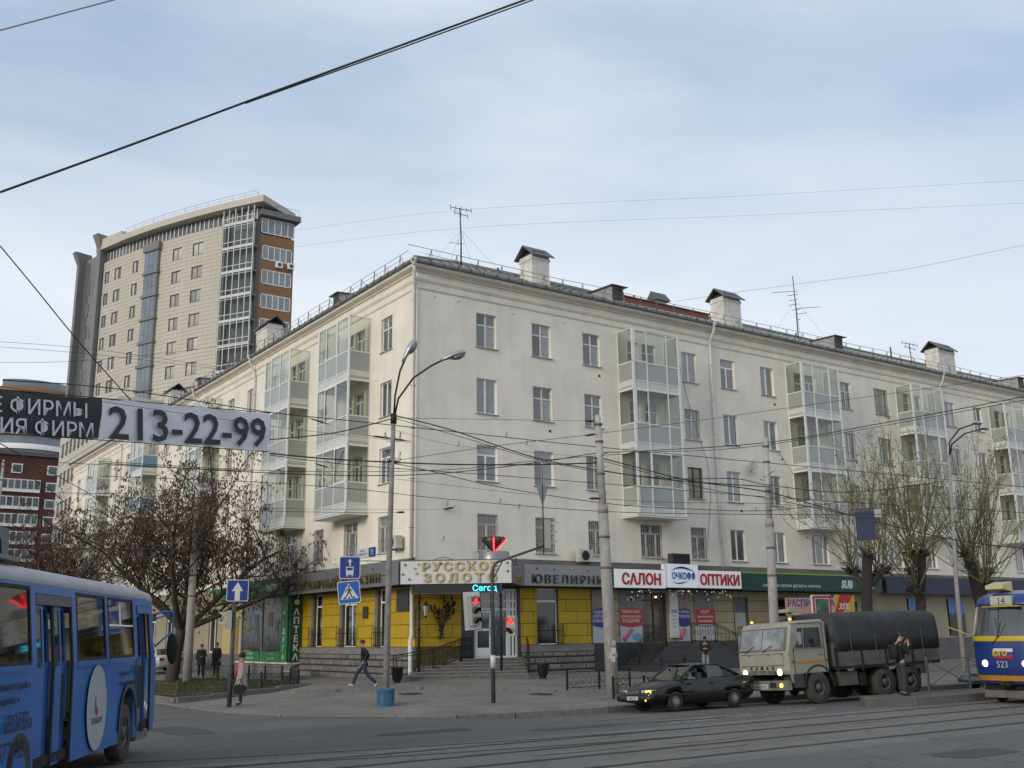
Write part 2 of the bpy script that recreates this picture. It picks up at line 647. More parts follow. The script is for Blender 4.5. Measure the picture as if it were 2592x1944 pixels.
# pavement sheet: from the kerb line inwards under the building
bp_, tp_ = [], []
for i in range(len(KERB) - 1):
 a, b = KERB[i], KERB[i + 1]
 n = max(1, int(math.hypot(b[0] - a[0], b[1] - a[1]) / 2.0))
 for k in range(n):
  bp_.append((lerp(a[0], b[0], k / n), lerp(a[1], b[1], k / n)))
bp_.append(KERB[-1])
for (x, y) in bp_:
 if x <= -10.7:
  tp_.append((14.0, lerp(14.0, 70.0, (y + 5.5) / 75.5)))
 elif y <= -14.25:
  tp_.append((lerp(14.0, 90.0, (x + 3.0) / 93.0), 14.0))
 else:
  tp_.append((14.0, 14.0))
TT = [0.0, 0.05, 0.12, 0.2, 0.28, 0.36, 0.46, 0.6, 0.8, 1.0]
g = MB()
vv = []
for (b, t_) in zip(bp_, tp_):
 for t in TT:
  x, y = lerp(b[0], t_[0], t), lerp(b[1], t_[1], t)
  vv.append((x, y, pav_z(x, y)))
m_ = len(TT)
g.smooth = True
g.add(vv, [(i * m_ + j, (i + 1) * m_ + j, (i + 1) * m_ + j + 1, i * m_ + j + 1) for i in range(len(bp_) - 1) for j in range(m_ - 1)])
pavement = struct(g.build("pavement", m_pave))

# kerb stones, one by one along the kerb line
random.seed(3)
path = KERB[2:16]
pos = 0.0
pts = []
for i in range(len(path) - 1):
 a, b = Vector((*path[i], 0)), Vector((*path[i + 1], 0))
 ln = (b - a).length
 n = max(1, round(ln / 1.9))
 for k in range(n):
  pts.append((a.lerp(b, k / n), a.lerp(b, (k + 1) / n)))
for a, b in pts:
 if a.x > 48 or a.y > 18:
  continue
 d = (b - a)
 ln = d.length
 top = pav_z((a.x + b.x) / 2, (a.y + b.y) / 2) + 0.012 + random.uniform(-0.006, 0.006)
 low = min(road_z(a.x, a.y), 0) - 0.1
 q = MB()
 bv = 0.02
 q.ext([(-0.10, low), (-0.10, top - bv), (-0.08, top), (0.07, top), (0.07, low)], 'x', 0.008, ln - 0.008)
 q.build("kerb_stone", m_kerb, pavement, (a.x, a.y, 0), math.atan2(d.y, d.x) + random.uniform(-0.006, 0.006))

# raised terrace in front of the corner shop, with a low step
g = MB()
B0, B1 = Vector((-6.6, -0.9)), Vector((4.0, -13.0))
dr = Vector((0.75, 0.66))
vv = []
NU, NV = 16, 8
for i in range(NU + 1):
 p = B0.lerp(B1, i / NU)
 p = p + dr * (0.25 * math.sin(i / NU * PI))
 fade = 0.085 * (1 - sstep((i / NU - 0.45) / 0.5))
 for j in range(NV + 1):
  q = p + dr * (11.0 * j / NV)
  vv.append((q.x, q.y, pav_z(q.x, q.y) + 0.012 + fade))
 vv.append((p.x, p.y, pav_z(p.x, p.y) - 0.03))
w_ = NV + 2
fs = []
for i in range(NU):
 for j in range(NV):
  fs.append((i * w_ + j, (i + 1) * w_ + j, (i + 1) * w_ + j + 1, i * w_ + j + 1))
 fs.append((i * w_ + NV + 1, (i + 1) * w_ + NV + 1, (i + 1) * w_, i * w_))
g.add(vv, fs)
terrace = struct(g.build("terrace", m_terr))

# tram track bed: separate concrete slabs, rails set in grooves
track = struct(MB().box(-45, 90, -26.55, -20.30, -0.05, 0.004).build("tram_track_bed", m_track))
for rk, y in enumerate((-21.02, -22.53, -24.06, -25.60)):
 q = MB()
 n = 60
 wob = [0.03 * math.sin(i * 0.33 + rk) for i in range(n + 1)]
 for dy0, dy1, z, k in ((-0.035, 0.035, 0.010, 0),):
  q.k = k
  vv = []
  for i in range(n + 1):
   x = lerp(-45, 90, i / n)
   vv += [(x, y + dy0 + wob[i], z), (x, y + dy1 + wob[i], z)]
  q.add(vv, [(2 * i, 2 * i + 2, 2 * i + 3, 2 * i + 1) for i in range(n)])
 vv = []
 for i in range(n + 1):
  x = lerp(-45, 90, i / n)
  vv += [(x, y + 0.035 + wob[i], 0.010), (x, y + 0.035 + wob[i], -0.02)]
 q.add(vv, [(2 * i, 2 * i + 1, 2 * i + 3, 2 * i + 2) for i in range(n)])
 q.build("rail", m_rail, track)
 # dark worn joint beside each rail
 gq = MB()
 random.seed(40 + rk)
 vv = []
 for i in range(241):
  x = lerp(-45, 90, i / 240)
  wb = 0.03 * math.sin((x + 45) / 135 * 60 * 0.33 + rk)
  e0, e1 = random.uniform(0.02, 0.09), random.uniform(0.02, 0.09)
  vv += [(x, y - 0.05 - e0 + wb, 0.0065), (x, y + 0.05 + e1 + wb, 0.0065)]
 gq.add(vv, [(2 * i, 2 * i + 2, 2 * i + 3, 2 * i + 1) for i in range(240)])
 gq.build("rail_joint", M("bitumen", (0.032, 0.030, 0.028), 0.9, 0.3, 5), track)
# the branch track that swings into the side street
for k, off in enumerate((0.0, 1.52)):
 q = MB()
 vv = []
 n = 40
 for i in range(n + 1):
  t = i / n
  x = -4.0 - 30.0 * t
  y = -21.0 - off + 9.0 * t * t + (0.6 * t)
  vv += [(x, y - 0.04, 0.012), (x, y + 0.04, 0.012)]
 q.add(vv, [(2 * i, 2 * i + 1, 2 * i + 3, 2 * i + 2) for i in range(n)])
 q.build("branch_rail", m_rail, track)

# tram stop island
plat = struct(MB().prism([(4.9, -19.4), (6.2, -20.15), (70, -20.15), (70, -18.35), (6.0, -18.35)], -0.1, 0.23).build("tram_platform", M("platform_asphalt", (0.13, 0.122, 0.108), 0.9, 0.25, 1.5, bump=0.3, bscale=40)))
for i in range(22):
 x = 6.25 + i * 2.0
 MB().box(x, x + 1.98, -20.20, -20.04, -0.05, 0.243).build("kerb_stone", m_kerb, plat)

# worn white paint on the lane edge
m_paint = M("worn_paint", (0.36, 0.35, 0.32), 0.8, 0.5, 5)
random.seed(9)
for (x0, x1, y0) in ((-3.9, -1.75, -19.62), (-1.4, 2.6, -19.30), (1.2, 3.4, -18.75), (-2.6, 0.4, -18.9)):
 q = MB()
 n = 24
 vv = []
 for i in range(n + 1):
  x = lerp(x0, x1, i / n)
  e = random.uniform(0.0, 0.05)
  vv += [(x, y0 - 0.09 + e + 0.02 * (x - x0), 0.008), (x, y0 + 0.09 - random.uniform(0, 0.07) + 0.02 * (x - x0), 0.008)]
 q.add(vv, [(2 * i, 2 * i + 2, 2 * i + 3, 2 * i + 1) for i in range(n) if random.random() > 0.12])
 struct(q.build("lane_marking", m_paint))
# pale sand patches spilled over the tracks
m_sand = M("sand", (0.20, 0.18, 0.145), 0.95, 0.4, 6)
for (cx, cy, rx, ry) in ((-9.3, -23.3, 1.6, 0.16), (-5.9, -23.45, 1.3, 0.14), (0.6, -22.9, 0.9, 0.1), (-6.8, -24.6, 1.2, 0.12), (-2.2, -19.0, 2.0, 0.2)):
 q = MB()
 n = 22
 q.add([(cx + rx * math.cos(2 * PI * i / n) * random.uniform(0.6, 1.1), cy + ry * math.sin(2 * PI * i / n) * random.uniform(0.5, 1.2), 0.0135) for i in range(n)], [tuple(range(n))])
 struct(q.build("sand_patch", m_sand))

# manhole covers
for (x, y, lb) in ((-3.9, -6.6, "round iron manhole cover in the paving between lamp post and steps"), (-0.3, -9.6, "round iron manhole cover in the paving right of the traffic light post")):
 t = thing("manhole_cover", lb, "manhole cover", (x, y, pav_z(x, y) + 0.012), group="manhole covers in the pavement")
 mh = M("cast_iron", (0.06, 0.055, 0.05), 0.7, 0.4, 8, metal=0.3)
 MB().lathe([(0.42, -0.05), (0.42, 0.012), (0.34, 0.012), (0.34, -0.01)], 20).build("rim", mh, t)
 q = MB().lathe([(0.335, -0.06), (0.335, 0.0), (0.001, 0.0)], 20)
 for i in range(-3, 4):
  q.box(-0.22, 0.22, i * 0.07 - 0.015, i * 0.07 + 0.015, -0.005, 0.012)
 q.build("lid", mh, t)

# planting bed by the crossing
BED = [(-10.55, -1.05), (-7.6, 0.02), (-4.35, 1.2), (-3.5, 6.5), (-5.0, 13.5), (-10.5, 13.5)]

def bed_z(x, y):
 return pav_z(x, y) + 0.10

q = MB()
q.prism(BED, lambda x, y: pav_z(x, y) - 0.05, bed_z)
bed = struct(q.build("planting_bed", m_soil))
for i in range(len(BED)):
 a, b = Vector((*BED[i], 0)), Vector((*BED[(i + 1) % len(BED)], 0))
 ln = (b - a).length
 n = max(1, round(ln / 1.5))
 for k in range(n):
  p0, p1 = a.lerp(b, k / n), a.lerp(b, (k + 1) / n)
  mid = (p0 + p1) / 2
  d = p1 - p0
  zt = pav_z(mid.x, mid.y) + 0.19
  MB().ext([(-0.09, -0.1), (-0.09, zt - 0.02), (-0.07, zt), (0.07, zt), (0.07, -0.1)], 'x', 0.01, d.length - 0.01).build(
   "kerb_stone", m_kerb, bed, (p0.x, p0.y, 0), math.atan2(d.y, d.x))

def in_poly(x, y, poly):
 c = False
 n = len(poly)
 for i in range(n):
  x1, y1 = poly[i]
  x2, y2 = poly[(i + 1) % n]
  if (y1 > y) != (y2 > y) and x < (x2 - x1) * (y - y1) / (y2 - y1) + x1:
   c = not c
 return c

random.seed(5)
q = MB()
cnt = 0
while cnt < 9000:
 x, y = random.uniform(-10.5, -3.5), random.uniform(-1, 13.5)
 if not in_poly(x, y, BED):
  continue
 if math.sin(x * 1.7 + 1) * math.sin(y * 0.9) + random.uniform(-0.9, 0.9) < -0.15:
  continue
 cnt += 1
 z = bed_z(x, y) - 0.005
 a = random.uniform(0, 6.28)
 h = random.uniform(0.05, 0.14)
 dx, dy = math.cos(a) * 0.02, math.sin(a) * 0.02
 lx, ly = random.uniform(-0.05, 0.05), random.uniform(-0.05, 0.05)
 q.add([(x - dx, y - dy, z), (x + dx, y + dy, z), (x + lx, y + ly, z + h)], [(0, 1, 2)])
gr = q.build("grass", M("grass", (0.050, 0.062, 0.022), 0.9, 0.3, 1.0))
gr["kind"] = "stuff"
gr["label"] = "thin green grass growing in the planting bed"

# old repair patches and dust along the kerb
random.seed(23)
m_patch = M("asphalt_patch", (0.062, 0.059, 0.054), 0.9, 0.3, 3, bump=0.3, bscale=50)
m_patch2 = M("asphalt_patch_pale", (0.135, 0.128, 0.115), 0.9, 0.3, 3, bump=0.3, bscale=50)
for (cx, cy, w, h, mm) in ((-9.5, -17.3, 2.6, 0.8, m_patch), (-14.0, -12.5, 1.2, 3.0, m_patch), (-3.5, -17.4, 1.8, 0.6, m_patch2), (-12.6, -20.0, 0.9, 0.7, m_patch2), (-5.8, -18.9, 3.2, 0.5, m_patch), (-13.5, -3.0, 1.1, 4.5, m_patch), (3.0, -29.0, 4.0, 1.2, m_patch), (-4.0, -28.6, 2.0, 0.9, m_patch)):
 n = 14
 q = MB()
 pts_ = []
 for k in range(n):
  a = 2 * PI * k / n
  sx, sy = math.cos(a), math.sin(a)
  f = min(1 / max(abs(sx), 1e-3), 1 / max(abs(sy), 1e-3))
  x, y = cx + w / 2 * sx * f * random.uniform(.9, 1.04), cy + h / 2 * sy * f * random.uniform(.88, 1.05)
  pts_.append((x, y, road_z(x, y) + .006))
 q.add(pts_, [tuple(range(n))])
 struct(q.build("road_patch", mm))
m_dust = M("kerb_dust", (0.165, 0.147, 0.122), 0.95, 0.4, 5)
for (pa, pb) in ((Vector((-10.98, 16)), Vector((-10.98, -5.4))), (Vector((-9.2, -10.9)), Vector((-6.3, -13.65))), (Vector((-3.0, -14.46)), Vector((9.0, -14.46)))):
 q = MB()
 n = 60
 dd = (pb - pa).normalized()
 nn = Vector((dd.y, -dd.x))
 if (nn.x * 10 + nn.y * 10) > 0:
  nn = -nn
 vv = []
 for i in range(n + 1):
  p = pa.lerp(pb, i / n)
  e = p + nn * (random.uniform(.05, .32) * (0.6 + .4 * math.sin(i * .5)))
  vv += [(p.x, p.y, road_z(p.x, p.y) + .009), (e.x, e.y, road_z(e.x, e.y) + .007)]
 q.add(vv, [(2 * i, 2 * i + 1, 2 * i + 3, 2 * i + 2) for i in range(n)])
 struct(q.build("kerb_dust", m_dust))
# scraps of litter
for k in range(26):
 x, y = random.uniform(-10.5, 6), random.uniform(-14.2, -2)
 if pav_z(x, y) > .42 or (x < -6 and y < -12):
  continue
 s_ = random.uniform(.02, .05)
 o = MB().add([(-s_, -s_, 0), (s_, -s_ * .6, .01), (s_ * .7, s_, .02), (-s_ * .8, s_ * .5, .004)], [(0, 1, 2, 3)]).build("litter_scrap", M("litter_%d" % (k % 3), ((.5, .48, .45), (.35, .2, .15), (.3, .3, .32))[k % 3], .8), pavement, (x, y, pav_z(x, y) + .012))
# ================================================================== corner apartment building
m_wall = M("plaster_white", (0.82, 0.765, 0.66), 0.92, 0.14, 0.45, bump=0.35, bscale=9, streak=0.15)
m_trim = M("plaster_trim", (0.80, 0.745, 0.64), 0.9, 0.12, 1.2, streak=0.15)
m_gf = M("groundfloor_plaster", (0.33, 0.29, 0.20), 0.9, 0.15, 1.0)
m_pvc = M("window_pvc", (0.84, 0.83, 0.81), 0.45, 0.06, 3)
m_oldw = M("window_oldpaint", (0.70, 0.67, 0.61), 0.7, 0.25, 6)
m_brown = M("window_brown", (0.16, 0.10, 0.06), 0.6, 0.2, 6)
m_sillm = M("sill_metal", (0.40, 0.40, 0.38), 0.55, 0.2, 4)
m_zinc = M("gutter_zinc", (0.20, 0.215, 0.21), 0.5, 0.35, 2.5, metal=0.3)
m_pipe = M("downpipe_white", (0.66, 0.65, 0.63), 0.5, 0.12, 3)
m_slate = M("roof_slate", (0.46, 0.44, 0.40), 0.9, 0.3, 1.5, bump=0.4, bscale=12)
m_iron = M("black_iron", (0.022, 0.021, 0.022), 0.55, 0.3, 8, metal=0.4)
m_rust = M("rusty_bar", (0.17, 0.15, 0.13), 0.7, 0.35, 6, metal=0.3)
m_brick = M("old_brick", (0.22, 0.085, 0.05), 0.9, 0.3, 7, bump=0.5, bscale=14)
m_white_rend = M("chimney_render", (0.66, 0.63, 0.57), 0.9, 0.25, 3, bump=0.4, bscale=10, dirt=0.35)
m_sheet = M("roof_sheet", (0.12, 0.12, 0.12), 0.45, 0.3, 3, metal=0.5)
PANE = [M("pane_grey", (0.085, 0.100, 0.115), 0.05, 0.25, 1.0, spec=0.8, coat=1.0, rnd=0.25),
  M("pane_curtain", (0.22, 0.235, 0.24), 0.08, 0.3, 2.2, spec=0.8, coat=1.0, rnd=0.2),
  M("pane_dark", (0.035, 0.036, 0.036), 0.05, 0.3, 1.5, spec=0.8, coat=1.0, rnd=0.3),
  M("pane_red", (0.13, 0.028, 0.035), 0.06, 0.3, 2.0, spec=0.7, coat=1.0),
  M("pane_brown", (0.10, 0.075, 0.05), 0.06, 0.3, 1.5, spec=0.7, coat=1.0, rnd=0.2)]
g_clear = glass("balcony_glass", (0.86, 0.88, 0.85), 0.06, 0.02)
g_frost = glass("balcony_frosted", (0.62, 0.68, 0.66), 0.07, 0.25, haze=0.80, hazecol=(0.38, 0.41, 0.39))
g_strip = glass("balcony_strip", (0.6, 0.7, 0.68), 0.06, 0.3, haze=0.92, hazecol=(0.60, 0.62, 0.575))

house = thing("apartment_building", "white five storey corner apartment building with shops on its ground floor and glazed balconies", "building")

def put(o, side, u, z, d=0.0):
 """Stand a part drawn for the right-hand street front on either front; u runs away from the corner."""
 if side == 'R':
  o.location = (u, -d, z)
  o.rotation_euler = (0, 0, 0)
 else:
  o.location = (-d, u, z)
  o.rotation_euler = (0, 0, -PI / 2)
 return o

def wp(side, u, d, z):
 return (u, -d, z) if side == 'R' else (-d, u, z)

def wall_sheet(name, side, u0, u1, z0, z1, holes, mat, parent, d=0.0, depth=0.22):
 us = sorted(set([u0, u1] + [h[0] for h in holes] + [h[1] for h in holes]))
 zs = sorted(set([z0, z1] + [h[2] for h in holes] + [h[3] for h in holes]))
 q = MB()
 for i in range(len(us) - 1):
  # merge vertical runs
  j = 0
  while j < len(zs) - 1:
   um, zm = (us[i] + us[i + 1]) / 2, (zs[j] + zs[j + 1]) / 2
   if any(h[0] < um < h[1] and h[2] < zm < h[3] for h in holes):
    j += 1
    continue
   q.quad(wp(side, us[i], d, zs[j]), wp(side, us[i + 1], d, zs[j]), wp(side, us[i + 1], d, zs[j + 1]), wp(side, us[i], d, zs[j + 1]))
   j += 1
 for (a, b, c, e) in holes:
  di = d - depth
  q.quad(wp(side, a, d, c), wp(side, a, di, c), wp(side, a, di, e), wp(side, a, d, e))
  q.quad(wp(side, b, d, c), wp(side, b, d, e), wp(side, b, di, e), wp(side, b, di, c))
  q.quad(wp(side, a, d, c), wp(side, b, d, c), wp(side, b, di, c), wp(side, a, di, c))
  q.quad(wp(side, a, d, e), wp(side, a, di, e), wp(side, b, di, e), wp(side, b, d, e))
 me = q.mesh(name, mat)
 bm = bmesh.new()
 bm.from_mesh(me)
 bmesh.ops.remove_doubles(bm, verts=bm.verts, dist=0.0005)
 bmesh.ops.recalc_face_normals(bm, faces=bm.faces)
 bm.to_mesh(me)
 bm.free()
 return link(name, me, parent)

WT = {  # pane rectangles in fractions of the opening
 'old': [(0, .5, 0, .66), (.5, 1, 0, .66), (0, .5, .66, 1), (.5, 1, .66, 1)],
 'pvc2': [(0, .46, 0, 1), (.46, 1, 0, 1)],
 'pvcT': [(0, .46, 0, .72), (.46, 1, 0, .72), (0, 1, .72, 1)],
 'pvcT3': [(0, .27, 0, .72), (.27, .72, 0, .72), (.72, 1, 0, .72), (0, .5, .72, 1), (.5, 1, .72, 1)],
 'cas3': [(0, .27, 0, 1), (.27, .73, 0, 1), (.73, 1, 0, 1)],
 'door': [(0, 1, .36, .76), (0, 1, .76, 1)],
 'one': [(0, 1, 0, 1)],
 'shop': [(0, 1, 0, .77), (0, 1, .77, 1)],
 'shop2': [(0, .58, 0, .77), (.58, 1, 0, .77), (0, 1, .77, 1)],
}
WMESH = {}

def win_mesh(kind, w, h, matf):
 key = (kind, round(w, 2), round(h, 2), matf.name)
 if key in WMESH:
  return WMESH[key]
 fr = MB()
 b = 0.065
 y0, y1 = 0.105, 0.165
 panes = []
 fr.box(-w / 2, w / 2, y0, y1, 0, b * 0.8)
 fr.box(-w / 2, w / 2, y0, y1, h - b * 0.8, h)
 fr.box(-w / 2, -w / 2 + b, y0 + .001, y1, b * 0.8, h - b * 0.8)
 fr.box(w / 2 - b, w / 2, y0 + .001, y1, b * 0.8, h - b * 0.8)
 for (a, c, d, e) in WT[kind]:
  xa, xc, zd, ze = -w / 2 + a * w, -w / 2 + c * w, d * h, e * h
  if a > 0:
   fr.box(xa - 0.045, xa + 0.045, y0 - .006, y1, max(zd, b * .8), min(ze, h - b * .8))
  if d > 0:
   fr.box(max(xa, -w / 2 + b), min(xc, w / 2 - b), y0 - .004, y1 - .003, zd - 0.04, zd + 0.04)
  ia, ic = (b if a == 0 else 0.045), (b if c == 1 else 0.045)
  id_, ie = (b * .8 if d == 0 else 0.04), (b * .8 if e == 1 else 0.04)
  pm = MB().box(-(xc - ic - xa - ia) / 2, (xc - ic - xa - ia) / 2, 0, 0.012, 0, ze - ie - zd - id_)
  panes.append((pm, ((xa + ia + xc - ic) / 2, 0.135, zd + id_)))
 if kind == 'door':
  fr.box(-w / 2 + b, w / 2 - b, y0 + .01, y1 - .01, b * .8, 0.36 * h)
 fm = fr.mesh("window", matf)
 pml = [([p.mesh("pane", mm) for mm in PANE], l) for p, l in panes]
 sm = MB().ext([(-0.09, -0.05), (-0.09, -0.02), (0.16, 0.02), (0.16, -0.03)], 'x', -w / 2 - 0.08, w / 2 + 0.08).mesh("sill", m_sillm)
 WMESH[key] = (fm, pml, sm)
 return WMESH[key]

GRILLE = {}

def grille_mesh(w, h):
 key = (round(w, 2), round(h, 2))
 if key not in GRILLE:
  q = MB()
  n = max(4, int(w / 0.13))
  for i in range(n + 1):
   x = -w / 2 + 0.03 + (w - 0.06) * i / n
   q.tube([(x, 0.03, 0.02), (x, 0.03, h - 0.02)], 0.011, 4)
  for z in (0.06, 0.62, h * 0.72, h - 0.06):
   q.tube([(-w / 2, 0.03, z), (w / 2, 0.03, z)], 0.012, 4)
  for s in (-1, 1):
   for k in range(2):
    cx = s * w * (0.13 + 0.24 * k)
    q.tube([(cx + 0.1 * math.cos(a), 0.025, 0.34 + 0.22 * math.sin(a)) for a in [i * PI / 6 for i in range(13)]], 0.009, 4)
  GRILLE[key] = q.mesh("grille", M("grille_paint", (0.36, 0.35, 0.33), 0.6, 0.3, 5))
 return GRILLE[key]

def window(side, uc, z, w, h, kind, matf=None, pane=0, grille=False, sill=True, parent=None, d=0.0, name="window"):
 matf = matf or m_pvc
 fm, pml, sm = win_mesh(kind, w, h, matf)
 o = put(link(name, fm, parent or house), side, uc, z, d)
 for (ms, l) in pml:
  pk = pane
  if isinstance(pane, (list, tuple)):
   pk = random.choice(pane)
  link("pane", ms[pk], o, l)
 if sill:
  link("sill", sm, o, (0, 0, 0))
 if grille:
  link("grille", grille_mesh(w, h), o, (0, 0, 0))
 return o

FL = {2: 6.10, 3: 9.36, 4: 12.60, 5: 15.86}
WH = 1.70
COLS_R = [(3.86, 1.16), (7.19, 1.18), (10.42, 1.13), (17.45, 1.13), (20.48, 1.15), (23.80, 1.14), (31.05, 1.02), (34.62, 1.42), (42.25, 1.2), (45.62, 1.02), (53.2, 1.15), (56.4, 1.15)]
BAL_R = [(12.18, 15.55), (25.45, 28.92), (36.2, 39.7), (47.0, 50.5)]
COLS_L = [(3.0, 1.14), (10.24, 1.16), (17.5, 1.14), (21.03, 1.16), (24.5, 1.14), (31.6, 1.14), (35.0, 1.14), (38.3, 1.14), (45.6, 1.14), (49.0, 1.14), (52.4, 1.14), (59.6, 1.14), (63.0, 1.14), (66.3, 1.14)]
BAL_L = [(4.64, 8.36), (12.04, 15.72), (26.2, 29.8), (40.2, 43.8), (54.2, 57.8)]
random.seed(21)
kinds5 = ['old', 'old', 'old', 'pvc2', 'pvcT', 'pvc2', 'old', 'cas3', 'pvc2', 'pvc2', 'pvc2', 'old']
kinds4 = ['pvc2', 'old', 'old', 'old', 'pvc2', 'pvc2', 'pvc2', 'cas3', 'pvc2', 'pvc2', 'pvc2', 'pvc2']
kinds3 = ['pvcT', 'pvcT', 'old', 'pvc2', 'pvc2', 'old', 'pvc2', 'old', 'pvc2', 'pvc2', 'old', 'pvc2']
kinds2 = ['pvcT', 'pvcT', 'pvcT', 'pvcT', 'pvc2', 'pvc2', 'pvc2', 'pvc2', 'pvc2', 'pvc2', 'pvc2', 'pvc2']
holesR, holesL = [], []
for f, kk in ((2, kinds2), (3, kinds3), (4, kinds4), (5, kinds5)):
 for i, (u, w) in enumerate(COLS_R):
  z = FL[f]
  holesR.append((u - w / 2, u + w / 2, z, z + WH))
  k = kk[i]
  mf = m_oldw if k in ('old', 'cas3') else m_pvc
  pn = [0, 0, 1, 2] if k == 'old' else [0, 1, 1]
  if f == 3 and i in (3,):
   mf, pn = m_brown, [4]
  if f == 2:
   pn = [2, 2, 4] if i < 5 else [2, 0, 1]
  if f == 2 and i == 0:
   pn = [3, 3, 2]
  if f == 4 and i == 0:
   pn = [1]
  window('R', u, z, w, WH, k, mf, pn, grille=(f == 2 and i < 4) or (f == 5 and i == 7))
 for (a, b) in BAL_R:
  uc = (a + b) / 2
  z = FL[f]
  if f == 2:
   w = 1.5
   holesR.append((uc - w / 2 + .2, uc + w / 2 + .2, z, z + WH))
   window('R', uc + .2, z, w, WH, 'pvcT3' if a < 20 else 'cas3', m_pvc, [2, 2, 0], grille=(a < 20))
  else:
   holesR.append((a + 0.75, a + 1.5, z - 0.78, z + WH))
   window('R', a + 1.125, z - 0.78, 0.75, WH + 0.78, 'door', m_oldw if random.random() < .4 else m_pvc, [0, 2, 1], sill=False, name="balcony_door")
   holesR.append((a + 1.75, a + 2.75, z, z + WH))
   window('R', a + 2.25, z, 1.0, WH, random.choice(['old', 'pvc2', 'pvcT']), random.choice([m_oldw, m_pvc]), [0, 1, 2])
 for i, (u, w) in enumerate(COLS_L):
  z = FL[f]
  holesL.append((u - w / 2, u + w / 2, z, z + WH))
  k = random.choice(['old', 'pvc2', 'pvcT', 'pvcT'])
  if u == 3.0:
   k = {5: 'old', 4: 'pvc2', 3: 'pvcT', 2: 'pvcT'}[f]
  window('L', u, z, w, WH, k, m_oldw if k == 'old' else m_pvc, [0, 1, 2, 0], grille=(f == 2 and u < 12))
 for (a, b) in BAL_L:
  uc = (a + b) / 2
  z = FL[f]
  if f == 2:
   w = 1.5
   holesL.append((uc - w / 2, uc + w / 2, z, z + WH))
   window('L', uc, z, w, WH, 'pvcT3', m_pvc, [2, 0], grille=(a < 12))
  else:
   holesL.append((a + 0.7, a + 1.75, z, z + WH))
   window('L', a + 1.225, z, 1.05, WH, 'pvcT', m_pvc, [0, 2, 1])
   holesL.append((a + 2.0, a + 2.75, z - 0.78, z + WH))
   window('L', a + 2.375, z - 0.78, 0.75, WH + 0.78, 'door', m_pvc, [0, 2], sill=False, name="balcony_door")
LEN_R, LEN_L = 60.0, 69.0
wall_sheet("wall", 'R', 0.0, LEN_R, 5.40, 19.30, holesR, m_wall, house)
wall_sheet("wall", 'L', 0.0, LEN_L, 5.40, 19.30, holesL, m_wall, house)
# flat strip at the corner of the side front
MB().box(-0.05, 0.004, -0.04, 0.36, 5.5, 18.6).build("corner_strip", m_trim, house)
# courtyard side and floors that close the block
q = MB()
q.quad((11, 11, 0.2), (LEN_R, 11, 0.2), (LEN_R, 11, 19.3), (11, 11, 19.3))
q.quad((11, 11, 0.2), (11, LEN_L, 0.2), (11, LEN_L, 19.3), (11, 11, 19.3))
q.quad((LEN_R, 0, 0.2), (LEN_R, 11, 0.2), (LEN_R, 11, 19.3), (LEN_R, 0, 19.3))
q.quad((0, LEN_L, 0.2), (11, LEN_L, 0.2), (11, LEN_L, 19.3), (0, LEN_L, 19.3))
q.build("wall", m_wall, house)

# cornice: mouldings swept round the corner
def sweep_profile(prof, name, mat, parent):
 q = MB()
 rings = []
 for st in (0, 1, 2):
  rg = []
  for d, z in prof:
   rg.append((LEN_R, -d, z) if st == 0 else ((-d, -d, z) if st == 1 else (-d, LEN_L, z)))
  rings.append(rg)
 q.loft(rings, closed=True)
 return q.build(name, mat, parent, normals=True)

sweep_profile([(-0.05, 18.20), (0.035, 18.20), (0.06, 18.26), (0.06, 18.52), (0.10, 18.56), (0.15, 18.66), (0.15, 18.72), (0.07, 18.74), (0.07, 18.98), (0.16, 19.00),
    (0.18, 19.05), (0.30, 19.10), (0.42, 19.16), (0.44, 19.30), (-0.05, 19.30)], "cornice", m_trim, house)
sweep_profile([(0.40, 19.305), (0.60, 19.305), (0.62, 19.40), (0.56, 19.46), (0.36, 19.42)], "gutter", m_zinc, house)
q = MB()
for i in range(int(LEN_R / 0.75)):
 x = -0.4 + i * 0.75
 q.box(x, x + 0.03, -0.635, -0.58, 19.29, 19.47)
for i in range(int(40 / 0.75)):
 y = 0.3 + i * 0.75
 q.box(-0.635, -0.58, y, y + 0.03, 19.29, 19.47)
struct(q.build("gutter_bracket", M("gutter_dark", (0.05, 0.06, 0.055), 0.6, 0.2, 4), house), "stuff")

# roof: hipped, sheets of corrugated slate; ridge 5.5 m in
def roof_z(d):
 return 19.42 + (d + 0.5) * 0.46

q = MB()
rd = 5.5
zr = roof_z(rd)
e = 0.5
q.quad((-e, -e, roof_z(-e)), (LEN_R, -e, roof_z(-e)), (LEN_R, rd, zr), (rd, rd, zr))
q.quad((-e, -e, roof_z(-e)), (rd, rd, zr), (rd, LEN_L, zr), (-e, LEN_L, roof_z(-e)))
q.quad((rd, rd, zr), (LEN_R, rd, zr), (LEN_R, 11.5, roof_z(-e)), (11.5, 11.5, roof_z(-e)))
q.quad((rd, rd, zr), (11.5, 11.5, roof_z(-e)), (11.5, LEN_L, roof_z(-e)), (rd, LEN_L, zr))
roof = q.build("roof", m_slate, house)
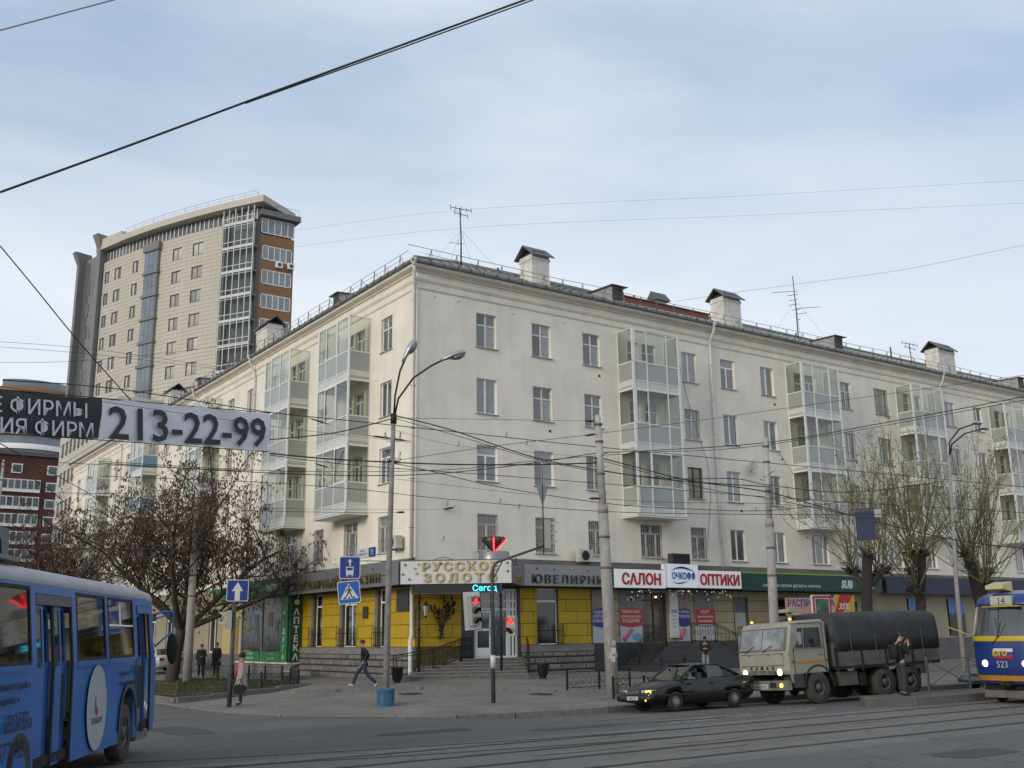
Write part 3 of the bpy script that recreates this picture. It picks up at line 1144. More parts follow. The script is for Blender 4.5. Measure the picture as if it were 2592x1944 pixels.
# overlapping slate courses on the two street slopes
ws = 1.12
prof_n = 6
for side, LENN in (('R', LEN_R), ('L', LEN_L)):
 for row in range(4):
  d0 = -0.45 + row * 1.45
  d1 = min(d0 + 1.6, rd)
  q = MB()
  n = int(LENN / 0.28)
  vv = []
  for i in range(n + 1):
   bumpz = 0.03 * (1 if i % 2 else 0) + 0.02
   for d in (d0, d1):
    u = lerp(d, LENN, i / n)
    p = wp(side, u, -d, roof_z(d) + bumpz + (0.03 if d == d0 else 0.0))
    vv.append(p)
  q.add(vv, [(2 * i, 2 * i + 2, 2 * i + 3, 2 * i + 1) for i in range(n)])
  q.build("slate_course", m_slate, roof)
MB().tube([(-0.4, -0.4, roof_z(-0.4) + 0.09), (rd, rd, zr + 0.1)], 0.09, 6).tube([(rd, rd, zr + 0.1), (LEN_R, rd, zr + 0.1)], 0.1, 6).tube([(rd, rd, zr + 0.1), (rd, LEN_L, zr + 0.1)], 0.1, 6).build("ridge_cap", m_zinc, roof)

# roof-edge snow guard: rails on little A-frames
for side, LENN, u0 in (('R', LEN_R, 0.2), ('L', 50, 0.9)):
 q = MB()
 q.tube([wp(side, u0 - 0.9 if side == 'R' else 0.4, 0.28, 20.16)] + [wp(side, u, 0.28, 20.14 + 0.03 * math.sin(u * 1.3)) for u in range(2, int(LENN), 3)], 0.014, 4)
 q.tube([wp(side, u0, 0.33, 19.86)] + [wp(side, u, 0.33, 19.85 + 0.02 * math.sin(u * 1.7)) for u in range(2, int(LENN), 3)], 0.012, 4)
 q.build("snow_guard_rail", m_rust, roof)
 u = u0 + 0.35
 random.seed(2)
 br = MB().tube([(-0.11, 0, 0), (0.01, 0, 0.68)], 0.016, 4).tube([(0.11, 0, 0), (0.01, 0, 0.68)], 0.016, 4).tube([(0, 0.42, 0.16), (0.01, 0, 0.66)], 0.012, 4)
 bme = br.mesh("snow_guard_bracket", m_rust)
 while u < LENN - 1:
  o = link("snow_guard_bracket", bme, roof)
  put(o, side, u, 19.47, 0.28)
  o.rotation_euler.y = random.uniform(-0.06, 0.06)
  u += random.uniform(1.15, 1.5)

def chimney(u, side, d, w, dp, z0, z1, lab=None):
 """Rendered brick stack with a gabled sheet-metal hood."""
 t = link("chimney", MB().box(-w / 2, w / 2, -dp / 2, dp / 2, 0, z1 - z0).box(-w / 2 - .04, w / 2 + .04, -dp / 2 - .04, dp / 2 + .04, z1 - z0 - 0.3, z1 - z0 - 0.14).box(
  -w / 2 - .03, w / 2 + .03, -dp / 2 - .03, dp / 2 + .03, -0.1, 0.5).mesh("chimney", m_white_rend), roof)
 put(t, side, u, z0, -d)
 q = MB()
 hh = z1 - z0
 ov = 0.22
 # gable runs across the front
 q.ext([(-dp / 2 - ov, hh - 0.12), (0, hh + 0.52), (dp / 2 + ov, hh - 0.12), (dp / 2 + ov, hh - 0.05), (0, hh + 0.60), (-dp / 2 - ov, hh - 0.05)], 'x', -w / 2 - ov, w / 2 + ov)
 q.build("chimney_hood", m_sheet, t)
 MB().box(-w / 2 + .15, w / 2 - .15, -dp / 2 + .1, dp / 2 - .1, hh, hh + 0.25).build("flue", M("soot", (0.02, 0.02, 0.02), 0.9, 0), t)
 return t

chimney(8.75, 'R', 2.6, 1.15, 1.15, 20.3, 22.25)
chimney(23.45, 'R', 2.6, 1.5, 1.1, 20.4, 22.45)
chimney(45.9, 'R', 2.6, 2.0, 1.1, 20.4, 22.4)
chimney(25.0, 'L', 2.6, 2.0, 1.1, 20.4, 23.0)
chimney(46.0, 'L', 2.6, 2.0, 1.1, 20.4, 22.6)
# small sheet-metal vent with a gabled cap
t = MB().box(18.8, 19.5, 3.8, 4.3, 20.8, 22.05).build("roof_vent", m_white_rend, roof)
MB().ext([(3.55, 21.95), (4.05, 22.55), (4.55, 21.95)], 'x', 18.55, 19.75).build("vent_cap", m_sheet, t)
# brick fire wall
t = MB().box(14.9, 21.6, 2.3, 2.65, 20.2, 21.08).build("fire_wall", m_brick, roof)
MB().box(14.75, 21.7, 2.2, 2.75, 21.08, 21.13).build("fire_wall_coping", m_sheet, t)

def dormer(u, side, w=0.85):
 q = MB()
 z0, z1 = roof_z(0.55), roof_z(0.55) + 0.85
 q.add([(-w / 2, 0, 0), (w / 2, 0, 0), (w / 2, 0, .85), (-w / 2, 0, .85), (-w / 2, 2.3, 0.95), (w / 2, 2.3, 0.95)], [(0, 1, 2, 3), (0, 3, 4), (1, 5, 2), (3, 2, 5, 4)])
 o = q.build("dormer", M("dormer_sheet", (0.42, 0.42, 0.40), 0.5, 0.3, 2, metal=0.3), roof)
 put(o, side, u, z0, -0.55)
 MB().box(-w / 2 - .15, w / 2 + .15, -0.25, 2.5, 0, 0.035, T=Matrix.Translation((0, 0, .86)) @ Matrix.Rotation(0.045, 4, 'X')).build("dormer_roof", m_sheet, o)
 b = MB()
 b.box(-w / 2 + .07, w / 2 - .07, -0.03, 0.0, 0.1, 0.78)
 lv = b.build("louvre_panel", M("louvre_dark", (0.03, 0.028, 0.025), 0.8, 0.2, 5), o)
 for i in range(6):
  MB().box(-w / 2 + .07, w / 2 - .07, -0.055, -0.03, 0.12 + i * .11, 0.16 + i * .11).build("louvre", m_rust, o)

dormer(12.85, 'R')
dormer(31.5, 'R')
dormer(52.9, 'R')
dormer(10.0, 'L')
dormer(33.0, 'L')
for (x, y, h) in ((7.3, 4.0, 0.35), (42.0, 4.0, 0.95), (18.4, 5.4, 0.5), (33.2, 5.3, 0.4)):
 MB().tube([(x, y, roof_z(min(y, 5.5)) - .1), (x, y, roof_z(min(y, 5.5)) + h)], 0.06, 8).build("vent_pipe", m_sheet, roof)

def downpipe(side, u, zb, hopper=True, bend=True):
 q = MB()
 pts = [wp(side, u, 0.50, 19.22), wp(side, u, 0.48, 18.98), wp(side, u, 0.14, 18.45), wp(side, u, 0.12, 18.2)]
 pts += [wp(side, u, 0.12, z) for z in (14, 10, zb)]
 q.tube(pts, 0.07, 8)
 o = q.build("downpipe", m_pipe, house)
 MB().lathe([(0.07, 0), (0.09, 0.05), (0.17, 0.2), (0.17, 0.3)], 10, T=Matrix.Translation(wp(side, u, 0.50, 19.15))).build("hopper", m_pipe, o)
 for z in range(7, 18, 2):
  a, b = wp(side, u - 0.11, 0.13, z), wp(side, u + 0.11, 0.13, z)
  MB().tube([a, wp(side, u, 0.21, z), b], 0.012, 4).build("pipe_clamp", m_rust, o)

downpipe('R', 19.05, 5.62)
downpipe('R', 41.1, 5.62)
downpipe('L', 20.15, 5.6)
downpipe('L', 28.0 + 2.9, 5.6)
downpipe('L', 48.6 + 2.2, 5.6)
q = MB()
q.tube([(-0.40, -0.40, 19.2), (-0.38, -0.36, 18.95), (-0.18, -0.02, 18.4), (-0.16, 0.06, 18.1), (-0.16, 0.10, 12), (-0.16, 0.10, 5.5)], 0.075, 8)
o = q.build("downpipe", m_pipe, house)
MB().lathe([(0.07, 0), (0.09, 0.05), (0.2, 0.22), (0.2, 0.32)], 10, T=Matrix.Translation((-0.45, -0.45, 19.15))).build("hopper", m_pipe, o)
for z in (7, 9.2, 11.5, 13.5, 15.6, 17.6):
 MB().tube([(-0.3, 0.1, z), (-0.16, 0.02, z), (0.0, -0.02, z)], 0.012, 4).build("pipe_clamp", m_rust, o)
MB().tube([(-0.16, 0.02, 4.45), (-0.16, -0.02, 2.35), (-0.42, -0.35, 2.1), (-0.46, -0.42, 1.9), (-0.48, -0.46, 0.95), (-0.62, -0.72, 0.72)], 0.085, 8).build("downpipe", m_pipe, house)

# glazed balcony stacks
def balcony(side, a, b, mirror=False, blue=False):
 D = 1.2
 w = b - a
 st = link("balcony", None, house)
 z0 = 8.12
 put(st, side, (a + b) / 2, z0, 0)
 # in local coordinates: x -w/2..w/2, y 0 (wall) .. -D (front)
 H = 3.27
 fr = MB()
 h2 = w / 2
 cuts = [0, 0.30, 0.72, 1.0] if side == 'R' else [0, 0.27, 0.62, 1.0]
 xs_ = [-h2 + w * c for c in cuts]
 top = 3 * H
 ends = [(-h2, 1), (h2, -1)]
 for x, s in ends:
  fr.box(x, x + s * 0.07, -D, -D + 0.07, 0, top)
  fr.box(x + s * .075, x + s * 0.145, -D - .004, -D + 0.06, 0, top)
  fr.box(x + s * .002, x + s * 0.05, -0.06, -0.005, 0, top)
 for x in xs_[1:-1]:
  fr.box(x - 0.03, x + 0.03, -D + .002, -D + 0.055, 0, top - .01)
 kids = []
 for f in range(3):
  zb = f * H
  for zz, th in ((zb, 0.05), (zb + 0.42, 0.05), (zb + 1.42, 0.06), (zb + H - 0.05, 0.05)):
   fr.box(-h2, h2, -D + .006, -D + 0.05, zz, zz + th)
   for x, s in ends:
    fr.box(x + s * .006, x + s * 0.045, -D + .07, -0.06, zz + .001, zz + th - .001)
  op = random.random()
  for r0, r1, gm, nm in ((zb + .05, zb + .42, g_strip, "strip_panel"), (zb + .47, zb + 1.42, g_frost, "frosted_panel"), (zb + 1.48, zb + H - .05, g_clear, "pane")):
   if blue and nm == "frosted_panel":
    gm = M("blue_panel", (0.16, 0.26, 0.34), 0.5, 0.1, 2)
   for i in range(len(xs_) - 1):
    x0 = xs_[i] + (0.03 if i else 0.145)
    x1 = xs_[i + 1] - (0.03 if i < len(xs_) - 2 else 0.145)
    y = -D + 0.03
    kids.append((nm, MB().box(x0, x1, y, y + .008, r0, r1), gm))
    if nm == "pane" and (i + f + int(op * 9)) % 3 == 0:
     # casement frame in this bay
     for q0, q1, q2, q3 in ((x0, x1, r0, r0 + .05), (x0, x1, r1 - .05, r1), (x0, x0 + .05, r0 + .05, r1 - .05), (x1 - .05, x1, r0 + .05, r1 - .05)):
      fr.box(q0, q1, -D - .012, -D + .0, q2, q3)
   for x, s in ends:
    xa = x + s * 0.025
    kids.append((nm, MB().box(xa - .004, xa + .004, -D + .07, -.06, r0, r1), gm))
 fo = fr.build("balcony_frame", M("balcony_alu", (0.72, 0.71, 0.68), 0.4, 0.06, 3), st)
 for nm, mb, gm in kids:
  mb.build(nm, gm, st)
 for f in range(3):
  MB().box(-h2 + .02, h2 - .02, -D + .06, -.002, f * H + (-0.06 if f == 0 else 0.06), f * H + (0.04 if f == 0 else 0.2)).build("slab", M("balcony_slab", (0.42, 0.40, 0.36), 0.9, 0.2, 2), st)
 MB().box(-h2 - .06, h2 + .06, -D - .06, -.002, -0.10, -0.062).build("drip_edge", m_pvc, st)
 # people's things stored behind the glass
 random.seed(int(a * 10))
 for f in range(3):
  for k in range(2):
   x = random.uniform(-h2 + .3, h2 - .6)
   MB().box(x, x + random.uniform(.2, .45), -0.9, -0.45, f * H + .2, f * H + random.uniform(.7, 1.5)).build("stored_box", M("stored_box_%d" % k, ((0.3, 0.26, 0.2), (0.22, 0.23, 0.25))[k], 0.8), st)

random.seed(8)
for (a, b) in BAL_R:
 balcony('R', a, b)
for i, (a, b) in enumerate(BAL_L):
 balcony('L', a, b, blue=(i == 3))

# antennas on the roof
def antenna(name, label, x, y, z0, z1, kind):
 t = thing(name, label, "antenna", (x, y, z0))
 h = z1 - z0
 MB().tube([(0, 0, -0.4), (0.0, 0, h * .5), (-0.06, 0.02, h)], [0.045, 0.035, 0.025], 6).build("mast", m_iron, t)
 dirs = Vector((0.82, -0.57, 0))
 if kind == 0:
  for zz, L_, n in ((h - .05, 0.55, 5), (h - .35, 0.35, 3)):
   q = MB().tube([tuple(dirs * -L_ + Vector((0, 0, zz + .12))), tuple(dirs * L_ + Vector((0, 0, zz - .12)))], 0.02, 4)
   for i in range(n):
    c = dirs * lerp(-L_, L_, i / (n - 1)) + Vector((0, 0, zz + .12 - .24 * i / (n - 1)))
    pr = Vector((0.57, 0.82, 0)) * 0.22
    q.tube([tuple(c - pr), tuple(c + pr)], 0.012, 4).tube([tuple(c - Vector((0, 0, .16))), tuple(c + Vector((0, 0, .16)))], 0.012, 4)
   q.build("aerial", m_iron, t)
  q = MB().tube([tuple(dirs * -0.6 + Vector((0, 0, h * .40))), tuple(dirs * .15 + Vector((0, 0, h * .37)))], 0.012, 4).tube([tuple(dirs * -.15 + Vector((0, 0, h * .34))), tuple(dirs * -.15 + Vector((0, 0, h * .44)))], 0.012, 4)
  q.build("aerial", m_iron, t)
 else:
  q = MB()
  for zz, a, b in ((h * .75, -1.5, 0.2), (h * .70, -.5, .2), (h * .62, -.45, .15), (h * .55, -.45, .2), (h * .50, 0, 1.6), (h * .47, -.3, .3), (h * .41, 0, .7), (h * .32, 0, .25)):
   q.tube([tuple(dirs * a + Vector((0, 0, zz - .04))), tuple(dirs * b + Vector((0, 0, zz + .05)))], 0.018, 4)
  q.build("aerial", m_iron, t)
 q = MB()
 for a in (0.6, 2.2, 3.9, 5.4):
  q.tube([(0, 0, h * .62), (2.1 * math.cos(a), 2.1 * math.sin(a), -0.35 + 0.3 * math.sin(a))], 0.006, 3)
 q.build("guy_wire", m_iron, t)

antenna("antenna_mast", "slim television antenna mast standing on the roof near the corner", 4.3, 3.0, 21.1, 24.3, 0)
antenna("antenna_mast", "tall antenna mast with many crossbars on the roof above the second balconies", 30.6, 3.0, 21.0, 25.5, 1)
antenna("antenna_mast", "short antenna post on the roof just left of the farthest chimney", 43.8, 3.6, 21.2, 22.9, 0)

# small things on the fronts: vents under windows, old wire hooks, a loose cable
random.seed(17)
for (u, f) in ((10.9, 5), (24.3, 5), (24.6, 4), (31.2, 3), (7.6, 4), (42.6, 4), (20.9, 3)):
 put(MB().box(-.07, .07, -.012, 0, 0, .12).build("wall_vent", M("vent_dark", (.03, .03, .03), .8, 0), house), 'R', u, FL[f] - .55, 0)
for (u, z) in ((1.6, 8.1), (4.5, 8.4), (4.9, 11.6), (5.6, 8.2), (6.1, 11.3), (2.2, 10.9), (1.4, 6.5), (15.9, 12.1), (22.0, 9.0), (29.9, 12.0)):
 put(MB().tube([(0, 0, 0), (0, -.10, .0), (0, -.14, .05), (0, -.13, .12)], .014, 5).ball((0, -.13, .14), (.03, .03, .045), 6, 4).build("wire_hook", m_rust, house), 'R', u, z, 0)
for (u, z) in ((.9, 17.9), (2.2, 17.9), (5.4, 17.8), (8.6, 17.85), (13.0, 18.0)):
 put(MB().tube([(0, 0, 0), (.1, -.06, .06)], .012, 4).build("wire_hook", m_rust, house), 'R', u, z, 0)
MB().tube([(16.2, -.04, 18.2), (16.6, -.05, 17.0), (17.2, -.05, 14.6), (18.4, -.05, 11.4), (18.5, -.05, 9.6), (18.2, -.05, 7.8), (17.9, -.05, 6.0)], .012, 4).build("loose_cable", m_iron, house)
MB().tube([(0.9, -.06, 5.6), (1.4, -.1, 5.75), (2.0, -.08, 5.62)], .012, 4).build("loose_cable", m_iron, house)
for (u, z) in ((21.8, 11.2), (33.0, 14.3)):
 o = put(link("satellite_dish", None, house), 'R', u, z, 0)
 MB().lathe([(.001, 0), (.2, .03), (.36, .11)], 16, T=Matrix.Translation((0, -.3, .1)) @ Matrix.Rotation(R(70), 4, 'X'), caps=False).build("dish", M("dish_pale", (.45, .45, .44), .5, .1), o)
 MB().tube([(0, 0, 0), (0, -.28, .05)], .02, 5).tube([(0, -.3, .05), (0, -.62, .2)], .012, 4).build("dish_arm", m_rust, o)
# ================================================================== ground floor of the building
m_yel = M("yellow_tile", (0.47, 0.31, 0.006), 0.55, 0.14, 3.0, rnd=0.08, dirt=0.15)
m_beige = M("beige_tile", (0.36, 0.31, 0.19), 0.6, 0.14, 3.0, rnd=0.06, dirt=0.15)
m_joint = M("tile_joint", (0.13, 0.10, 0.03), 0.9, 0.1)
m_stone = M("plinth_stone", (0.175, 0.165, 0.155), 0.9, 0.3, 5, bump=0.9, bscale=9, rnd=0.18, dirt=0.2)
m_coping = M("plinth_coping", (0.20, 0.19, 0.18), 0.85, 0.25, 3, bump=0.3)
m_granite = M("dark_granite", (0.045, 0.048, 0.052), 0.45, 0.25, 12, rnd=0.15)
m_fasc = M("fascia_metal", (0.27, 0.275, 0.28), 0.38, 0.08, 1.5, metal=0.55, rnd=0.05)
m_blackglass = M("shop_glass", (0.010, 0.010, 0.011), 0.06, 0.2, 1.5, spec=0.5, coat=0.6)
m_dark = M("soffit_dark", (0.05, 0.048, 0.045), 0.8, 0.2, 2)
m_txt_dark = M("letter_dark", (0.055, 0.06, 0.05), 0.5, 0.2, 8)
m_gold = M("letter_gold", (0.50, 0.38, 0.10), 0.35, 0.2, 8, metal=0.5)

ROWS = [1.84, 2.23, 2.80, 3.37, 3.94, 4.46]
opR = [(2.42, 5.60, 1.28, 4.44), (6.62, 7.84, 1.84, 4.44), (13.14, 14.84, 1.86, 4.30), (19.79, 20.91, 1.86, 4.10), (23.2, 25.0, 1.9, 4.1), (26.4, 28.6, 1.9, 4.1), (29.2, 30.3, 1.2, 3.9),
  (35.2, 36.9, 1.9, 4.2), (39.4, 41.2, 1.9, 4.2), (45.5, 47.4, 1.9, 4.2), (50.0, 52.0, 1.9, 4.2)]
opL = [(2.55, 3.42, 1.84, 4.44), (5.71, 7.16, 1.84, 4.44), (9.58, 10.50, 1.84, 4.44)] + [(u, u + 1.6, 1.5, 4.2) for u in (17, 21, 25, 30, 34, 38, 42, 47, 52, 57, 62)]
wall_sheet("wall", 'R', 0.0, 31.4, 0.3, 5.40, [h for h in opR if h[0] < 31], m_joint, house, d=-0.03, depth=0.25)
wall_sheet("wall", 'R', 31.4, LEN_R, 0.3, 5.40, [h for h in opR if h[0] > 31], m_gf, house, d=0.0, depth=0.25)
wall_sheet("wall", 'L', -0.03, 12.0, 0.3, 5.40, [h for h in opL if h[0] < 12], m_joint, house, d=-0.03, depth=0.25)
wall_sheet("wall", 'L', 12.0, LEN_L, 0.3, 5.40, [h for h in opL if h[0] > 12], m_gf, house, d=0.0, depth=0.25)

def subtract(rects, hole):
 out = []
 for (a, b, c, e) in rects:
  ha, hb, hc, he = hole
  if hb <= a or ha >= b or he <= c or hc >= e:
   out.append((a, b, c, e))
   continue
  if ha > a: out.append((a, ha, c, e))
  if hb < b: out.append((hb, b, c, e))
  m0, m1 = max(a, ha), min(b, hb)
  if hc > c: out.append((m0, m1, c, hc))
  if he < e: out.append((m0, m1, he, e))
 return out

def tiles(side, u0, u1, step, mat, holes, name, offs=0.0):
 for r in range(len(ROWS) - 1):
  u = u0 - (0.5 if r % 2 else 0.0) * step - offs
  while u < u1:
   a, b = max(u, u0), min(u + step, u1)
   u += step
   if b - a < 0.06:
    continue
   rs = [(a, b, ROWS[r], ROWS[r + 1])]
   for h in holes:
    rs = subtract(rs, (h[0] - 0.02, h[1] + 0.02, h[2] - 0.1, h[3] + 0.02))
   for (p, q_, s, t) in rs:
    if q_ - p < 0.08 or t - s < 0.08:
     continue
    g_ = 0.007
    pd = random.uniform(-0.002, 0.002)
    mb = MB()
    w2, h2 = (q_ - p) / 2 - g_, (t - s) / 2 - g_
    bv = 0.012
    y1, y0 = 0.0, -0.034 + pd
    mb.add([(-w2, y1, -h2), (w2, y1, -h2), (w2, y1, h2), (-w2, y1, h2), (-w2 + bv, y0, -h2 + bv), (w2 - bv, y0, -h2 + bv), (w2 - bv, y0, h2 - bv), (-w2 + bv, y0, h2 - bv)],
      [(4, 5, 6, 7), (0, 1, 5, 4), (1, 2, 6, 5), (2, 3, 7, 6), (3, 0, 4, 7)])
    o = mb.build(name, mat, house)
    put(o, side, (p + q_) / 2, (s + t) / 2, -0.03)

random.seed(12)
tiles('R', 0.0, 9.86, 1.28, m_yel, opR, "facing_tile")
tiles('L', 0.0, 12.0, 1.22, m_yel, opL, "facing_tile")
tiles('R', 9.9, 31.4, 1.15, m_beige, opR, "facing_tile")
# plinth: smooth coping over three courses of rough stone
SROW = [0.36, 0.67, 0.97, 1.27, 1.52]
for side, u0, u1 in (('R', 5.62, 9.9), ('L', -0.1, 12.0)):
 cop = MB()
 n = int((u1 - u0) / 1.6) + 1
 for i in range(n):
  a, b = u0 + (u1 - u0) * i / n, u0 + (u1 - u0) * (i + 1) / n
  put(MB().ext([(-0.13, 0), (-0.13, 0.26), (-0.05, 0.305), (0.0, 0.305), (0, 0)], 'x', -(b - a) / 2 + .004, (b - a) / 2 - .004).build("plinth_coping", m_coping, house), side, (a + b) / 2, 1.52, 0.0)
 for r in range(4):
  u = u0 - (0.33 if r % 2 else 0.0)
  while u < u1:
   ln = random.uniform(0.58, 0.92)
   a, b = max(u, u0), min(u + ln, u1)
   u += ln
   if b - a < 0.1:
    continue
   w2 = (b - a) / 2 - 0.018
   h = SROW[r + 1] - SROW[r] - 0.05
   pr = random.uniform(0.12, 0.17) + 0.03 * (3 - r) * 0.4
   bv = 0.035
   mb = MB()
   j = lambda: random.uniform(-0.012, 0.012)
   mb.add([(-w2, 0, 0), (w2, 0, 0), (w2, 0, h), (-w2, 0, h),
     (-w2 + j(), -pr + .05, 0), (w2 + j(), -pr + .05, 0), (w2 + j(), -pr + .05, h), (-w2 + j(), -pr + .05, h),
     (-w2 + bv + j(), -pr + j(), bv), (w2 - bv + j(), -pr + j(), bv + j()), (w2 - bv + j(), -pr + j(), h - bv + j()), (-w2 + bv, -pr + j(), h - bv)],
     [(8, 9, 10, 11), (4, 5, 9, 8), (5, 6, 10, 9), (6, 7, 11, 10), (7, 4, 8, 11), (0, 1, 5, 4), (1, 2, 6, 5), (2, 3, 7, 6), (3, 0, 4, 7)])
   put(mb.build("plinth_stone", m_stone, house), side, (a + b) / 2, SROW[r] + 0.02, 0.0)
put(MB().box(-2.15, 2.15, -0.07, 0, 0, 1.3).build("plinth_backing", M("mortar_dark", (0.05, 0.045, 0.04), 0.95, 0.2, 4), house), 'R', 7.77, 0.3, 0)
put(MB().box(-6.05, 6.05, -0.07, 0, 0, 1.3).build("plinth_backing", M("mortar_dark", (0.05, 0.045, 0.04)), house), 'L', 6.0, 0.3, 0)
# dark granite slabs under the optician and the sandwich shop, plain render beyond
u = 9.92
while u < 31.3:
 b = min(u + 1.2, 31.4)
 for z0, z1 in ((0.3, 1.02), (1.03, 1.80)):
  put(MB().box(-(b - u) / 2 + .005, (b - u) / 2 - .005, -0.10, 0, 0, z1 - z0).build("granite_slab", m_granite, house), 'R', (u + b) / 2, z0, 0)
 u = b
put(MB().box(-14.3, 14.3, -0.08, 0, 0, 1.45).build("plinth", M("grey_plinth", (0.12, 0.12, 0.12), 0.9, 0.2, 1.5), house), 'R', 45.7, 0.3, 0)
put(MB().box(-28.4, 28.4, -0.08, 0, 0, 1.1).build("plinth", M("grey_plinth", (0.12, 0.12, 0.12)), house), 'L', 40.5, 0.3, 0)
put(MB().box(-8.3, 8.3, -0.02, 0, 0, 2.6).build("grey_cladding", M("grey_cladding", (0.20, 0.205, 0.21), 0.7, 0.1, 2), house), 'R', 51.8, 1.75, 0)

PANE.append(m_blackglass)
KB = len(PANE) - 1
WMESH.clear()
# shop windows with grey jambs
m_jamb = M("grey_jamb", (0.16, 0.16, 0.165), 0.6, 0.15, 3)
for (a, b, c, e) in opL[:3]:
 window('L', (a + b) / 2, c, b - a, e - c, 'shop2' if b - a > 1.2 else 'shop', m_pvc, KB, sill=False, d=-0.03, name="shop_window")
 put(MB().box(-0.15, 0.15, -0.03, 0.0, 0, e - c).build("window_jamb", m_jamb, house), 'L', b + 0.16, c, 0.0)
for (a, b, c, e) in opL[3:]:
 window('L', (a + b) / 2, c, b - a, e - c, 'shop2', m_pvc, KB, sill=False, name="shop_window")
a, b, c, e = opR[1]
window('R', (a + b) / 2, c, b - a, e - c, 'shop', m_pvc, KB, sill=False, d=-0.03, name="shop_window")
for h in opR[4:6] + opR[7:]:
 a, b, c, e = h
 window('R', (a + b) / 2, c, b - a, e - c, 'shop', m_brown, KB, sill=False, name="shop_window")

# small iron guards under the shop windows
def guard(side, u, w):
 q = MB()
 for x in [-w / 2 + w * i / 6 for i in range(7)]:
  q.tube([(x, -0.26, 0.0), (x, -0.26, 0.78 + (0.1 if i % 2 else 0))], 0.014, 4)
 for z in (0.06, 0.62):
  q.tube([(-w / 2, -0.02, z), (-w / 2, -0.26, z), (w / 2, -0.26, z), (w / 2, -0.02, z)], 0.016, 4)
 for s in (-1, 1):
  for k in range(3):
   q.tube([(s * (w / 2 - .02), -0.26 + .08 * k, 0.0), (s * (w / 2 - .02), -0.26 + .08 * k, 0.9)], 0.013, 4)
  q.ball((s * w / 2, -0.26, 0.93), 0.03, 6, 4)
  q.tube([(s * w / 2, -.26, .3), (s * (w / 2 + .1), -.26, .36), (s * (w / 2 + .08), -.26, .44)], .012, 4)
 put(q.build("window_guard", m_iron, house), side, u, 1.86, 0.0)

guard('R', 7.23, 1.45)
guard('L', 2.98, 1.1)
guard('L', 6.43, 1.7)
guard('L', 10.04, 1.15)

# jeweller's entrance: white glazed vestibule between dark granite jambs
en = link("entrance", None, house, (0, 0, 0))
MB().box(2.42, 3.10, 0.02, 0.25, 1.28, 4.44).build("granite_jamb", m_granite, en)
MB().box(5.50, 5.62, -0.02, 0.25, 1.28, 4.44).build("granite_jamb", m_granite, en)
fr = MB()
for x in (3.10, 4.06, 4.90, 5.02, 5.22, 5.42):
 fr.box(x, x + 0.09, 0.10, 0.19, 1.30, 4.40)
for z in (1.30, 3.42, 3.80, 4.32):
 fr.box(3.15, 5.48, 0.105, 0.185, z, z + 0.08)
fr.build("vestibule_frame", m_pvc, en)
dl = MB()
for x0, x1, z0, z1 in ((3.20, 4.05, 1.39, 1.75), (3.20, 3.30, 1.75, 3.40), (3.95, 4.05, 1.75, 3.40), (3.30, 3.95, 3.30, 3.40), (3.30, 3.95, 2.50, 2.60)):
 dl.box(x0, x1, 0.085, 0.15, z0, z1)
dleaf = dl.build("door_leaf", m_pvc, en)
MB().box(3.3, 3.95, 0.11, 0.12, 1.75, 2.5).box(3.3, 3.95, 0.11, 0.12, 2.6, 3.3).build("door_glass", PANE[0], dleaf)
MB().tube([(3.99, 0.07, 2.35), (3.99, 0.03, 2.38), (3.99, 0.03, 2.62), (3.99, 0.07, 2.65)], 0.014, 6).build("door_handle", m_sheet, dleaf)
for (x0, x1, z0, z1) in ((4.15, 4.90, 1.39, 3.42), (5.11, 5.22, 1.39, 3.42), (5.31, 5.42, 1.39, 3.42), (3.19, 4.06, 3.5, 3.8), (4.15, 4.9, 3.5, 3.8), (3.19, 4.06, 3.88, 4.32), (4.15, 4.9, 3.88, 4.32), (5.11, 5.42, 3.5, 4.32)):
 MB().box(x0, x1, 0.14, 0.15, z0, z1).build("pane", PANE[0], en)
MB().box(2.42, 5.6, 0.24, 0.26, 1.28, 4.44).build("vestibule_back", m_dark, en)

# entrance steps, fanning out towards the crossing
steps = link("entrance_steps", None, house)
BL, BR = Vector((-1.54, -1.45)), Vector((3.25, -3.95))
LL, LR = Vector((2.30, -0.35)), Vector((5.05, -0.95))
m_step = M("step_granite", (0.155, 0.148, 0.132), 0.8, 0.45, 7, bump=0.4, bscale=20, dirt=0.4)
NS = 6
for i in range(NS):
 t = i / (NS - 0.6)
 a, b = BL.lerp(LL, t), BR.lerp(LR, t)
 z1 = 0.60 + (i + 1) * (1.30 - 0.60) / NS
 MB().prism([(a.x, a.y), (b.x, b.y), (5.45, -0.15), (5.45, 0.12), (1.6, 0.12) if i > 3 else (0.05, 0.05)], 0.3, z1).build("step", m_step, steps)
 # worn nosing
 d = (b - a).normalized()
 nn = Vector((d.y, -d.x))
 MB().prism([(a.x, a.y), (b.x, b.y), (b.x + nn.x * .03, b.y + nn.y * .03), (a.x + nn.x * .03, a.y + nn.y * .03)], z1 - 0.045, z1 + 0.003).build("nosing", m_coping, steps)

